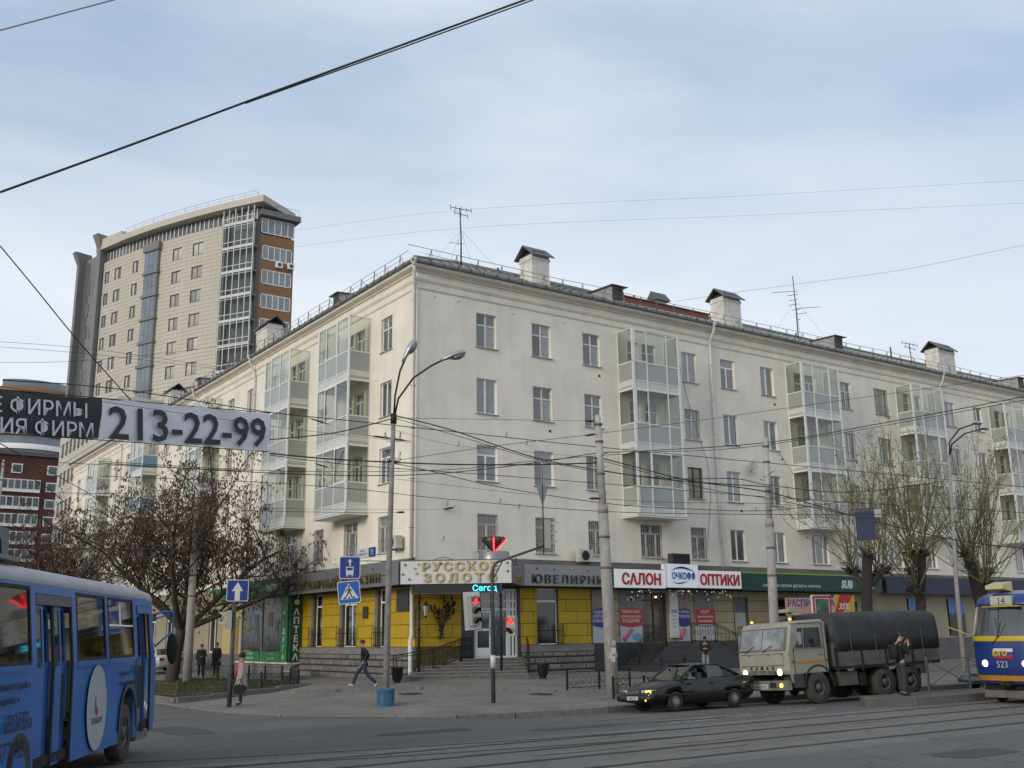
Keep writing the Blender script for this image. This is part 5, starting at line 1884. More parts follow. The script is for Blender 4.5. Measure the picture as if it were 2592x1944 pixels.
def arc_strip(q, l0, l1, z0, z1, off, off2=None, n=None, caps=True):
 """Curved slab between off (front) and off2 (back)."""
 n = n or max(1, int((l1 - l0) / 1.5))
 off2 = off - 0.3 if off2 is None else off2
 rings = []
 for i in range(n + 1):
  l = lerp(l0, l1, i / n)
  f, b = ap(l, off), ap(l, off2)
  rings.append([(f[0], f[1], z0), (f[0], f[1], z1), (b[0], b[1], z1), (b[0], b[1], z0)])
 q.loft(rings)

ST = 3.15
sills = [46.69 + ST * k for k in range(1, -9, -1)]
WC = [(8.7, 10.5), (12.45, 14.1), (21.0, 22.2), (24.9, 26.4), (27.75, 28.85)]
LB = [5.55, 7.1, 8.7, 10.5, 11.5, 12.45, 14.1, 15.3, 16.5, 19.2, 20.1, 21.0, 22.2, 23.5, 24.9, 26.4, 27.75, 28.85, 29.3]
RS = [0, 0.55, 1.10, 1.65, 2.15, 2.65, 3.15]
q = MB()
arc_strip(q, 5.55, 29.3, 0, 53.2, -0.24, -1.0)
q.build("wall", m_cjoint, tower)
q = MB()
for s in sills:
 for r in range(6):
  z0, z1 = s + RS[r] + 0.014, s + RS[r + 1] - 0.014
  if z1 > 53.3:
   continue
  for i in range(len(LB) - 1):
   l0, l1 = LB[i], LB[i + 1]
   if (l0, l1) == (16.5, 19.2):
    continue
   if r < 3 and any(abs(l0 - a) < .01 for a, b in WC):
    continue
   nsub = 2 if l1 - l0 > 1.3 else 1
   for k in range(nsub):
    a0, a1 = lerp(l0, l1, k / nsub) + 0.006, lerp(l0, l1, (k + 1) / nsub) - 0.006
    arc_strip(q, a0, a1, z0, z1, 0.0, -0.04, n=1)
o = q.build("cladding_panel", m_clad, tower)
o["kind"] = "stuff"
TW = {}
for ci, (l0, l1) in enumerate(WC):
 for s in sills:
  if s + 1.65 > 53.2:
   continue
  lm = (l0 + l1) / 2
  w = l1 - l0
  x, y = ap(lm, 0.0)
  zz = s
  if ci == 3:
   zz = s - 0.5
  key = (ci,)
  if key not in TW:
   fr = MB()
   h = 1.65
   for a0, a1, b0, b1 in ((-w / 2, w / 2, 0, .1), (-w / 2, w / 2, h - .1, h), (-w / 2, -w / 2 + .1, .1, h - .1), (w / 2 - .1, w / 2, .1, h - .1), (-.06, .06, .1, h - .1)):
    fr.box(a0, a1, 0.10, 0.17, b0, b1)
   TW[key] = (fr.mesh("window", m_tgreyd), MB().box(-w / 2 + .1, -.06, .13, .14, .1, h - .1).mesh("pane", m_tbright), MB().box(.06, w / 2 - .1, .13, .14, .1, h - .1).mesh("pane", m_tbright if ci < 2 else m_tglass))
  fm, p1m, p2m = TW[key]
  wo = link("window", fm, tower, (x, y, s), aheading(lm) + PI)
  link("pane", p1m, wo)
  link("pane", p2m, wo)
# narrow blue bay up the front
q = MB()
arc_strip(q, 16.5, 19.2, 0, 52.6, 0.35, -0.6, n=2)
q.build("bay_core", m_tgrey, tower)
for s in sills:
 if s > 50:
  continue
 q = MB()
 arc_strip(q, 16.35, 19.35, s + 2.05, s + 2.4, 0.55, -0.2, n=2)
 q.build("bay_ledge", m_tgrey, tower)
 for k in range(3):
  a0, a1 = lerp(16.6, 19.1, k / 3) + .05, lerp(16.6, 19.1, (k + 1) / 3) - .05
  for b0, b1 in ((-.65, .1), (.2, 1.95)):
   q = MB()
   arc_strip(q, a0, a1, s + b0, s + b1, 0.38, 0.36, n=1)
   q.build("pane", m_tblue, tower)
q = MB()
arc_strip(q, 16.3, 19.4, 52.0, 53.0, 0.6, -0.2, n=2)
q.build("bay_cap", m_tgrey, tower)
# glazed corner bay
q = MB()
arc_strip(q, 4.95, 5.55, 0, 53.3, 0.1, -1, n=1)
q.build("pilaster", m_tgrey, tower)
q = MB()
arc_strip(q, 0.3, 4.95, 0, 54.5, -0.9, -1.2, n=4)
q.build("bay_back_wall", M("bay_interior", (0.40, 0.38, 0.34), 0.9, 0.2, 0.5), tower)
MUL = [0.25, 1.15, 2.1, 3.1, 4.05, 4.95]
q = MB()
for l in MUL:
 arc_strip(q, l - 0.05, l + 0.05, 20, 54.6, 0.62, 0.5, n=1)
for s in sills + [sills[0] + ST]:
 for z, th in ((s - 0.55, .35), (s + .35, .09), (s + 2.35, .07)):
  if z < 54.4:
   arc_strip(q, 0.2, 5.0, z, z + th, 0.60, 0.52, n=4)
q.build("bay_frame", M("bay_white", (0.56, 0.57, 0.57), 0.5, 0.05), tower)
g_bay = glass("bay_glass", (0.72, 0.76, 0.76), 0.03, 0.1)
for s in sills:
 for k in range(len(MUL) - 1):
  for b0, b1 in ((-.2, .35), (.44, 2.35)):
   q = MB()
   arc_strip(q, MUL[k] + .05, MUL[k + 1] - .05, s + b0, s + b1, 0.57, 0.56, n=1)
   q.build("pane", g_bay, tower)
 q = MB()
 arc_strip(q, 0.3, 4.95, s - .55, s - .3, 0.5, -0.9, n=3)
 q.build("bay_floor", m_tgrey, tower)
# top storey band and the sweeping roof edge
q = MB()
arc_strip(q, 0.3, 29.3, 53.2, 54.7, -0.55, -0.9, n=20)
q.build("attic_glazing", m_tglass, tower)
for k in range(37):
 l = 0.6 + k * 0.78
 q = MB()
 arc_strip(q, l - 0.06, l + 0.06, 53.2, 54.6, -0.45, -0.6, n=1)
 q.build("attic_mullion", m_pvc, tower)
q = MB()
arc_strip(q, -1.2, 24.6, 54.75, 55.6, 0.8, -6, n=20)
q.build("roof_edge", m_clad, tower)
q = MB()
arc_strip(q, 24.6, 31.0, 54.9, 56.4, 0.5, -6, n=6)
q.build("roof_edge", m_clad, tower)
q = MB()
rail_pts = [(*ap(l, 0.3), 56.6) for l in range(0, 25, 2)]
q.tube(rail_pts, 0.03, 4).tube([(p[0], p[1], 56.2) for p in rail_pts], 0.02, 4)
for p in rail_pts:
 q.tube([(p[0], p[1], 55.7), p], 0.03, 4)
q.build("roof_railing", M("railing_pale", (0.4, 0.41, 0.42), 0.5, 0.1), tower)
# body
k0, k1 = ap(0, -0.3), ap(36, -0.3)
MB().prism([ap(0, -1.6), (KX + 1.2, KY + 1.3), (KX + 4.95, KY + 1.3), (KX + 5.0, KY + 20), (k1[0] + 12, k1[1] + 2), k1, ap(24, -1), ap(12, -1)], 0, 54.4).build("core", m_tgreyd, tower)
# brown side
bx0, bx1, by = KX + 0.55, KX + 5.0, KY + 0.55
MB().box(KX + .15, KX + .55, by - .02, by + .8, 0, 54.3).build("gap_shade_strip", m_tgreyd, tower)  # dark strip standing in for the shaded gap between bay and brown wall
q = MB()
q.box(bx0, bx1, by, by + .4, 0, 51.25)
q.build("brown_wall", m_tbrown, tower)
MB().box(bx0 - .3, bx1 + .5, by - .8, by + 8, 53.55, 54.25).build("side_eave", m_tgrey, tower)
m_pale_pan = M("tower_side_pane", (0.20, 0.215, 0.22), 0.05, 0.4, 0.6, spec=0.8, coat=1.0, rnd=0.2)
for k in range(9):
 zb = 47.95 - ST * (k - 1)
 z1 = zb + 1.85
 fr = MB()
 a0, a1 = bx0 + .3, bx1 - .25
 if k == 0:
  zb, z1 = 51.4, 53.4
  a0, a1 = bx0 + .05, bx1 - .05
 for u0, u1, v0, v1 in ((a0, a1, zb, zb + .1), (a0, a1, z1 - .1, z1), (a0, a0 + .08, zb, z1), (a1 - .08, a1, zb, z1)):
  fr.box(u0, u1, by - .07, by - .01, v0, v1)
 n = 5
 for i in range(1, n):
  x = lerp(a0, a1, i / n)
  fr.box(x - .05, x + .05, by - .075, by - .01, zb, z1)
 w = fr.build("window", m_pvc, tower)
 for i in range(n):
  MB().box(lerp(a0, a1, i / n) + .05, lerp(a0, a1, (i + 1) / n) - .05, by - .03, by - .02, zb + .1, z1 - .1).build("pane", m_pale_pan, w)
for x, z in ((KX + 3.0, 47.1), (KX + 4.55, 47.2)):
 o = MB().box(x - .4, x + .4, by - .5, by - .05, z, z + .75).build("air_conditioner_unit", m_pvc, tower)
 MB().lathe([(.26, 0), (.26, .02)], 14, T=Matrix.Translation((x, by - .5, z + .37)) @ Matrix.Rotation(PI / 2, 4, 'X')).build("fan_guard", m_tgreyd, o)
MB().tube([(bx0, by - .6, 55.1), (bx1 + .3, by - .6, 55.1)], .03, 4).tube([(bx0, by - .6, 54.3), (bx0, by - .6, 55.1)], .03, 4).tube([(bx1 + .3, by - .6, 54.3), (bx1 + .3, by - .6, 55.1)], .03, 4).tube([(bx0 + 2, by - .6, 54.3), (bx0 + 2, by - .6, 55.1)], .03, 4).build("roof_railing", M("railing_pale", (0.4, 0.41, 0.42)), tower)
# grey fins and the stair side on the left
q = MB()
arc_strip(q, 29.3, 37.5, 0, 55.0, -0.5, -1.5, n=6)
q.build("grey_wall", m_tgrey, tower)
for l, zt, th in ((29.6, 57.1, 1.0), (35.6, 56.0, 0.7)):
 q = MB()
 arc_strip(q, l, l + th, 0, zt - 1.8, 0.55, -1.2, n=1)
 r_ = []
 for z, ex in ((zt - 1.8, 0), (zt, 0.7)):
  f0, f1, b1, b0 = ap(l - ex * .3, 0.55 + ex), ap(l + th + ex * .3, 0.55 + ex), ap(l + th, -1.2), ap(l, -1.2)
  r_.append([(f0[0], f0[1], z), (f1[0], f1[1], z), (b1[0], b1[1], z), (b0[0], b0[1], z)])
 q.loft(r_)
 q.build("fin", m_tgrey, tower)
for s in sills:
 for l0 in (31.2, 32.4, 33.8):
  if s > 52:
   continue
  q = MB()
  arc_strip(q, l0, l0 + .75, s - .4, s + 1.5, -0.42, -0.55, n=1)
  q.build("pane", m_tglass, tower)

# beige block with slit windows beyond the end of the side street front
t = thing("beige_block", "beige panelled block with dark slit windows at the far end of the side street", "building", (0, 0, 0))
MB().box(4.0, 16, 70.0, 97.0, 0, 27.2).build("wall", m_clad, t)
for r in range(5):
 for k in range(12):
  y = 72 + k * 2.05
  MB().box(3.93, 3.995, y, y + 0.75, 24.2 - r * 3.6, 25.9 - r * 3.6).build("window", m_tgreyd, t)
for r in range(14):
 MB().box(3.955, 3.998, 70, 97, 27.0 - r * 1.2 - .03, 27.0 - r * 1.2).build("panel_joint", m_cjoint, t)
# dark red brick block with white window bands
m_redb = M("red_brick_far", (0.105, 0.040, 0.032), 0.9, 0.2, 0.4)
t = thing("red_brick_block", "dark red brick apartment block with white glazed balcony bands at the left edge", "building", (0, 0, 0))
MB().box(-6, 17.6, 160, 176, 0, 34.6).build("wall", m_redb, t)
MB().box(-6.3, 17.9, 159.6, 176, 34.6, 35.3).build("roof", m_tgreyd, t)
for r in range(8):
 z = 31.6 - r * 3.05
 for (a, b) in ((-5.5, 0.2), (0.9, 6.4), (7.2, 13.6)):
  if r == 0:
   w = MB().box(a + 1.5, a + 3.3, 159.9, 159.99, z - .2, z + 1.5).build("window", m_pvc, t)
   MB().box(a + 1.7, a + 3.1, 159.86, 159.9, z, z + 1.3).build("pane", m_tglass, w)
   continue
  w = MB().box(a, b, 159.5, 159.99, z - .5, z + 1.75).build("balcony_band", m_pvc, t)
  n = 6
  for i in range(n):
   MB().box(lerp(a, b, i / n) + .12, lerp(a, b, (i + 1) / n) - .12, 159.44, 159.5, z + .1, z + 1.6).build("pane", m_tglass, w)
 w = MB().box(14.6, 16.4, 159.9, 159.99, z - .2, z + 1.5).build("window", m_pvc, t)
 MB().box(14.8, 16.2, 159.86, 159.9, z, z + 1.3).build("pane", m_tglass, w)
# rounded tower far behind
t = thing("round_tower", "pale rounded tower block far behind the red brick block", "building", (21, 225, 0))
MB().lathe([(11, 0), (11, 60)], 28).build("wall", m_clad, t)
for r in range(9):
 z = 58 - r * 3.3
 MB().lathe([(11.9, z), (11.9, z + 1.2), (11.0, z + 1.2)], 28, caps=False).build("balcony_band", m_pvc if r % 3 else m_tbrown, t)
 MB().lathe([(11.1, z + 1.2), (11.1, z + 3.0)], 28, caps=False).build("glazing_band", m_tblue, t)
# low block across the far end of the side street
t = thing("street_end_block", "grey low block closing the far end of the side street behind the trees", "building", (0, 0, 0))
MB().box(-60, -2, 190, 205, 0, 15).build("wall", m_tgrey, t)
for r in range(4):
 for k in range(16):
  MB().box(-58 + k * 3.4, -56.3 + k * 3.4, 189.9, 189.99, 2 + r * 3.2, 3.7 + r * 3.2).build("window", m_tglass, t)
# ================================================================== trees
m_bark = M("bark", (0.060, 0.050, 0.042), 0.95, 0.35, 5, bump=0.9, bscale=14)
m_bark2 = M("bark_dark", (0.040, 0.034, 0.030), 0.95, 0.35, 5, bump=0.9, bscale=14)
m_twig = M("twig", (0.050, 0.040, 0.034), 0.9, 0.25, 3)
m_twigg = M("twig_green", (0.150, 0.130, 0.066), 0.9, 0.25, 2)
m_key = M("dry_seed", (0.135, 0.074, 0.045), 0.9, 0.45, 1.2)
m_bud = M("young_bud", (0.22, 0.20, 0.085), 0.9, 0.35, 1.2)

def rvec(s=1.0):
 return Vector((random.gauss(0, s), random.gauss(0, s), random.gauss(0, s)))

def limb(mb, p, d, L_, r0, r1, seg, n, wob=0.12, up=0.0):
 pts, rr = [p.copy()], [r0]
 d = d.normalized()
 for i in range(seg):
  d = (d + rvec(wob) + Vector((0, 0, up))).normalized()
  p = p + d * (L_ / seg)
  pts.append(p.copy())
  rr.append(lerp(r0, r1, (i + 1) / seg))
 mb.tube([tuple(q) for q in pts], rr, n, caps=False)
 return pts, d

def seed_cluster(mb, p, n, s):
 for k in range(n):
  o = p + Vector((random.gauss(0, s), random.gauss(0, s), -abs(random.gauss(0, s * 1.3))))
  a = random.uniform(0, 6.28)
  dx, dy = math.cos(a) * 0.035, math.sin(a) * 0.035
  l = random.uniform(0.07, 0.15)
  sx, sy = random.uniform(-.04, .04), random.uniform(-.04, .04)
  mb.add([(o.x - dx, o.y - dy, o.z), (o.x + dx, o.y + dy, o.z + .01), (o.x + dx * .7 + sx, o.y + dy * .7 + sy, o.z - l), (o.x - dx * .7 + sx, o.y - dy * .7 + sy, o.z - l)], [(0, 1, 2, 3)])

def broad_tree(name, label, base, H, spread, seed, seeds=1.0, r=0.28, lean=(0, 0), fork=2.2, dens=1.0, group=None, twm=None, low=0):
 random.seed(seed)
 t = thing(name, label, "tree", base, group=group)
 tr, br, cr = MB(), MB(), MB()
 p, d = limb(tr, Vector((0, 0, -0.15)), Vector((lean[0], lean[1], 1)), fork + .15, r * 1.15, r * .85, 5, 9, 0.05)
 base_p = p[-1]
 nl = 6 + low
 for i in range(nl):
  a = 2 * PI * i / nl + random.uniform(-.4, .4)
  tilt = random.uniform(0.28, 0.62) * spread
  if i == 0:
   tilt = 0.08
  dv = Vector((math.cos(a) * tilt, math.sin(a) * tilt, 1))
  L1 = (H - fork) * random.uniform(0.48, 0.66)
  if i >= 6:
   dv = Vector((.82 + random.uniform(-.2, .2), -.57 + random.uniform(-.25, .25), .34 + .22 * (i - 6)))
   L1 = (H - fork) * .62
  lp, ld = limb(tr, base_p, dv, L1, r * random.uniform(.45, .62), r * .2, 7, 7, 0.09, 0.02)
  for k in range(int(7 * dens)):
   q0 = lp[random.randint(2, 7)]
   a2 = random.uniform(0, 2 * PI)
   dv2 = (ld * 0.5 + Vector((math.cos(a2), math.sin(a2), random.uniform(-.1, .75))) * 0.9)
   sp, sd = limb(br, q0, dv2, (H - fork) * random.uniform(.22, .40) * (0.7 + .3 * spread), r * .17, r * .055, 5, 5, 0.14, 0.03)
   for m in range(int(8 * dens)):
    q1 = sp[random.randint(1, 5)]
    dv3 = sd * .5 + rvec(.6) + Vector((0, 0, .18))
    tp, td = limb(br, q1, dv3, random.uniform(.7, 1.7), r * .048, r * .022, 3, 3, 0.18, 0.02)
    for w in range(int(4 * dens)):
     q2 = tp[random.randint(1, 3)]
     wp_, wd_ = limb(cr, q2, td * .6 + rvec(.65) + Vector((0, 0, .1)), random.uniform(.3, .85), 0.009, 0.004, 2, 3, 0.2)
     if random.random() < 0.55 * seeds:
      seed_cluster(SEED, wp_[-1] + Vector(base), random.randint(3, 8), 0.11)
 tr.build("trunk", m_bark, t)
 br.build("branches", m_bark2, t)
 struct(cr.build("twigs", twm or m_twig, t), "stuff")
 return t

SEED = MB()
t1 = broad_tree("maple_tree", "large bare maple hung with dry brown seed clusters beside the planting bed", (-6.3, 13.4, 0.2), 13.0, 1.5, 31, 1.25, 0.30, (0.06, 0.0), 2.6, 1.38, low=2)
SEED.v = [(x + 6.3, y - 13.4, z - .2) for x, y, z in SEED.v]
struct(SEED.build("seed_clusters", m_key, t1), "stuff")
SEED = MB()
t2 = broad_tree("maple_tree", "dark bare tree with pruned limbs left of the big maple above the trolleybus", (-8.2, 30.0, 0.2), 11.4, 1.4, 52, 0.5, 0.24, (-0.1, 0.0), 3.0, 1.4)
SEED.v = [(x + 8.2, y - 30, z - .2) for x, y, z in SEED.v]
struct(SEED.build("seed_clusters", m_key, t2), "stuff")
SEED = MB()
broad_tree("street_tree", "bare tree far down the side street in front of the red brick block", (-9.3, 52.0, 0.2), 11.5, 1.5, 53, 0.0, 0.25, (0.05, 0.0), 2.5, 1.4)
broad_tree("street_tree", "farthest bare tree at the left edge over the trolleybus roof", (-12.2, 70.0, 0.1), 13.0, 1.6, 54, 0.0, 0.25, (0, 0.0), 2.5, 1.3)
broad_tree("street_tree", "bare tree close to the side street wall behind the maple", (-4.2, 40.0, 0.4), 9.5, 1.1, 55, 0.0, 0.2, (0, 0.0), 2.5, 0.9)

def pollard(label, base, hz, top, seed, lean, r=0.26, nsh=34):
 random.seed(seed)
 t = thing("pollard_tree", label, "tree", base, group="pollarded trees before the right hand shops")
 tr, sh, bd = MB(), MB(), MB()
 pts, d = limb(tr, Vector((0, 0, -.15)), Vector((lean[0], lean[1], 1)), hz, r * 1.1, r * .9, 7, 9, 0.04)
 heads = [pts[-1]]
 for k in range(3):
  a = random.uniform(0, 6.28)
  lp, ld = limb(tr, pts[random.randint(4, 6)], Vector((math.cos(a) * .7, math.sin(a) * .7, 1)), random.uniform(.9, 1.6), r * .6, r * .5, 4, 8, 0.12)
  heads.append(lp[-1])
 for h in heads:
  for k in range(3):
   tr.ball(tuple(h + rvec(.09)), (random.uniform(.13, .2), random.uniform(.13, .2), random.uniform(.1, .18)), 7, 5)
  for k in range(22):
   a = random.uniform(0, 2 * PI)
   limb(tr, h + rvec(.06), Vector((math.cos(a), math.sin(a), random.uniform(-.5, 1.3))), random.uniform(.2, .5), random.uniform(.05, .10), random.uniform(.02, .05), 3, 5, .2)
 for h in heads:
  for k in range(nsh // 3):
   a = random.uniform(0, 2 * PI)
   out = abs(random.gauss(0, 0.75)) + 0.05
   Ls = (top - hz) * random.uniform(.55, 1.0)
   sp, sd = limb(sh, h + rvec(.12), Vector((math.cos(a) * out, math.sin(a) * out, 1)), Ls, random.uniform(.022, .038), 0.008, 8, 4, 0.07, 0.03)
   for m in range(13):
    q = sp[random.randint(2, 8)]
    tp, td = limb(sh, q, sd * .6 + rvec(.45) + Vector((0, 0, .45)), random.uniform(.4, 1.4), 0.010, 0.004, 3, 3, 0.12, .04)
    for b in range(4):
     c = tp[random.randint(1, 3)] + rvec(.06)
     e = rvec(.024)
     f = rvec(.024) + Vector((0, 0, .025))
     bd.add([tuple(c - e), tuple(c + f), tuple(c + e), tuple(c - f)], [(0, 1, 2, 3)])
 # short shoots sprouting from the trunk
 for k in range(26):
  q = pts[random.randint(3, 7)]
  a = random.uniform(0, 2 * PI)
  limb(sh, q, Vector((math.cos(a), math.sin(a), random.uniform(.1, 1.2))), random.uniform(.6, 1.9), 0.013, 0.005, 4, 3, 0.15)
 tr.build("trunk", m_bark2, t)
 sh.build("shoots", m_twigg, t)
 struct(bd.build("buds", m_bud, t), "stuff")

pollard("leftmost pollarded tree behind the tarpaulin truck, leaning right", (19.0, -9.0, 0.3), 5.6, 12.6, 61, (0.16, 0))
pollard("middle pollarded tree with a straight dark trunk behind the truck", (22.9, -9.0, 0.3), 5.8, 13.0, 62, (0.08, 0.0), 0.25)
pollard("rightmost thick pollarded tree rising behind the tram", (29.0, -9.0, 0.3), 5.6, 12.8, 63, (0.05, 0), 0.33, 46)
# ================================================================== pharmacy front on the side street
m_phg = M("pharmacy_green", (0.012, 0.17, 0.050), 0.5, 0.1, 1)
m_phd = M("pharmacy_dark_green", (0.008, 0.060, 0.030), 0.5, 0.1, 1)
ph = link("pharmacy_front", None, house)
MB().box(-0.66, 0, 12.1, 19.2, 0.3, 1.02).build("base", m_coping, ph)
MB().box(-0.80, 0, 11.9, 19.4, 0.98, 1.06).build("base_slab", m_white_rend, ph)
MB().box(-0.64, -0.02, 12.12, 19.1, 4.5, 5.5).build("top_box", m_phg, ph)
MB().box(-0.60, -0.02, 19.1, 24.4, 4.6, 5.3).build("top_box", m_phg, ph)
for y0, y1 in ((13.2, 15.9), (16.05, 19.0)):
 w = MB().box(-0.62, -0.58, y0, y1, 1.65, 4.45).build("show_window", M("show_glass", (0.055, 0.055, 0.048), 0.12, 0.8, 1.6, spec=0.25), ph)
 MB().box(-0.68, -0.60, y0 + .05, y1 - .05, 1.07, 1.62).build("green_panel", m_phg, w)
 for k, tx in enumerate(("МЫ ЖДЕМ", "ВАШИ АПТЕКИ")):
  letter(tx, 0.13, m_white, w, (-0.685, (y0 + y1) / 2, 1.42 - .24 * k), -PI / 2, depth=.004, sx=.8)
for k, (y, z, w, h) in enumerate(((13.9, 2.2, .5, 1.1), (14.8, 2.9, .6, .8), (16.9, 2.3, .7, 1.3), (18.1, 2.6, .5, .9), (15.2, 1.9, .4, .5))):
 MB().box(-.635, -.625, y - w / 2, y + w / 2, z, z + h).build("window_poster", M("window_poster_%d" % k, ((.22, .24, .26), (.28, .16, .10), (.12, .17, .22), (.25, .22, .12), (.10, .2, .12))[k], .6, .5, 4), ph)
for y in (13.1, 15.95, 19.05):
 MB().box(-0.66, -0.52, y - .06, y + .06, 1.06, 4.5).build("mullion", m_tgrey, ph)
MB().box(-0.02, 0.02, 19.3, 24.0, 1.0, 4.6).build("yellow_wall", M("pale_yellow", (0.46, 0.37, 0.16), 0.8, 0.1), ph)
MB().box(-0.05, -0.021, 21.2, 22.4, 1.0, 3.6).build("side_door", M("yellow_door", (0.24, 0.18, 0.07), 0.7, 0.2), ph)
t = thing("pharmacy_sign", "dark green vertical sign reading АПТЕКА at the corner of the pharmacy front", "sign", (0, 12.0, 1.06))
MB().box(-0.69, -0.01, -0.06, 0.09, 0, 3.38).build("panel", m_phd, t)
for i, ch in enumerate("АПТЕКА"):
 letter(ch, 0.34, m_white, t, (-0.36, -0.075, 2.42 - i * 0.46), 0, bold=.012, depth=.02)
MB().lathe([(0.001, 0), (.15, 0), (.15, .02)], 14, T=Matrix.Translation((-.36, -.07, 3.08)) @ Matrix.Rotation(PI / 2, 4, 'X')).build("emblem", m_white, t)
t = thing("pharmacy_sign", "bright green narrow vertical sign reading РАДУГА left of the АПТЕКА sign", "sign", (-0.72, 12.6, 1.06))
MB().box(-0.04, 0.03, -0.42, 0.42, 0, 3.38).build("panel", m_phg, t)
for i, ch in enumerate("РАДУГА"):
 letter(ch, 0.28, m_white, t, (-0.05, 0, 2.35 - i * 0.44), -PI / 2, bold=.010, depth=.02)
t = thing("awning_sign", "green sign box with white lettering above the pharmacy show windows", "sign", (-0.68, 15.0, 4.62))
MB().box(-0.06, 0.03, -2.6, 2.6, 0, 0.78).build("panel", m_phg, t)
letter("ЧИСТО", 0.34, m_white, t, (-0.07, -0.4, 0.2), -PI / 2, bold=.01, depth=.02)

# ================================================================== street furniture
m_pole = M("pole_paint", (0.42, 0.40, 0.38), 0.75, 0.25, 2.5, dirt=0.35, bump=0.2)
m_polec = M("pole_concrete", (0.33, 0.31, 0.285), 0.85, 0.25, 3, dirt=0.3, bump=0.3)
m_polew = M("pole_grey_peeling", (0.24, 0.225, 0.21), 0.8, 0.4, 4, dirt=0.5, bump=0.3)
m_pold = M("pole_dark", (0.060, 0.060, 0.062), 0.6, 0.3, 4)
m_signblue = M("sign_blue", (0.010, 0.040, 0.22), 0.4, 0.06, 2)
m_signblue2 = M("sign_blue_bright", (0.012, 0.11, 0.42), 0.4, 0.06, 2)
m_signback = M("sign_back", (0.30, 0.31, 0.31), 0.5, 0.15, 3, metal=0.4)
m_tlbody = M("signal_grey", (0.33, 0.325, 0.29), 0.6, 0.15, 3, dirt=0.15)
CAMAZ = math.atan2(-40.79, -23.09)

def face(x, y):
 """Rotation about z that turns a -Y facing sheet at (x, y) towards the camera."""
 return math.atan2(-40.79 - y, -23.09 - x) + PI / 2

# twin-arm lamp post on the corner
t = thing("lamp_post", "tall grey peeling lamp post with two curved arms at the pavement corner", "lamp post", (-6.18, -9.05, 0.12))
MB().tube([(0, 0, -0.2), (0.02, 0, 3.0), (0.07, -.02, 6.5), (0.12, -.05, 9.65)], [0.115, 0.105, 0.09, 0.075], 10).build("pole", m_polew, t)
MB().tube([(0.12, -.05, 9.4), (0.12, -.05, 9.75)], 0.11, 10).build("collar", m_iron, t)
for k, (pts, hd) in enumerate((([(0.12, -.05, 9.5), (0.16, -.06, 10.4), (0.30, -.14, 11.3), (0.50, -.24, 11.85)], (0.56, -.27, 11.98)),
        ([(0.12, -.05, 9.5), (0.26, -.12, 10.3), (0.70, -.40, 11.05), (1.25, -.72, 11.5), (1.62, -.92, 11.72)], (1.86, -1.06, 11.82)))):
 a = MB().tube(pts, 0.035, 6).build("arm", m_iron, t)
 d = Vector(hd) - Vector(pts[-1])
 T = Matrix.Translation(hd) @ d.to_track_quat('X', 'Z').to_matrix().to_4x4() @ Matrix.Scale(1.35, 4)
 hdo = MB()
 hdo.smooth = True
 rings = []
 for s, w, h in ((-.30, .05, .05), (-.16, .08, .07), (0.0, .15, .10), (.18, .17, .12), (.34, .12, .09), (.42, .03, .03)):
  rings.append([tuple(T @ Vector((s, w * math.cos(q_ * PI / 5), h * math.sin(q_ * PI / 5) * (1.0 if math.sin(q_ * PI / 5) > 0 else .45)))) for q_ in range(10)])
 hdo.loft(rings)
 ho = hdo.build("lamp_head", M("lamp_alu", (0.42, 0.43, 0.44), 0.3, 0.1, 4, metal=0.6), t)
 lens = MB()
 lens.smooth = True
 rings = []
 for s, w, h in ((-.02, .03, .02), (.08, .12, .07), (.2, .14, .09), (.32, .09, .06), (.37, .02, .02)):
  rings.append([tuple(T @ Vector((s, w * math.cos(q_ * PI / 4), -.045 + h * math.sin(q_ * PI / 4) * (.3 if math.sin(q_ * PI / 4) > 0 else 1)))) for q_ in range(8)])
 lens.loft(rings)
 lens.build("lens", M("lamp_lens", (0.20, 0.20, 0.18), 0.2, 0.2, 4), ho)
for z in (8.8, 8.9, 8.2, 8.0):
 for s in (-1, 1):
  MB().tube([(0.1, -.05, z), (0.1 + s * .16, -.05 - s * .1, z - .05), (0.1 + s * .22, -.05 - s * .14, z + .12)], 0.012, 4).ball((0.1 + s * .22, -.05 - s * .14, z + .15), (.035, .035, .06), 6, 4).build("insulator_hook", m_polec, t)
MB().box(-.05, .35, -.1, .1, 8.05, 8.09).build("bracket", m_iron, t)

# blue octagonal bin at its foot
t = thing("litter_bin", "blue concrete litter bin at the foot of the corner lamp post", "bin", (-6.50, -9.62, 0.10), R(20))
mbin = M("bin_blue", (0.035, 0.135, 0.23), 0.8, 0.25, 4, dirt=0.3, bump=0.3)
MB().lathe([(0.28, 0), (0.285, 0.05), (0.285, 0.50), (0.31, 0.53), (0.31, 0.57), (0.25, 0.57), (0.24, 0.2), (0.01, 0.2)], 8, caps=False).build("body", mbin, t)
for k in range(8):
 a = k * PI / 4 + PI / 8
 MB().box(-0.06, 0.06, 0, 0.02, 0.12, 0.42, T=Matrix.Rotation(a - PI / 2, 4, 'Z') @ Matrix.Translation((0, 0.262, 0))).build("panel", mbin, t)

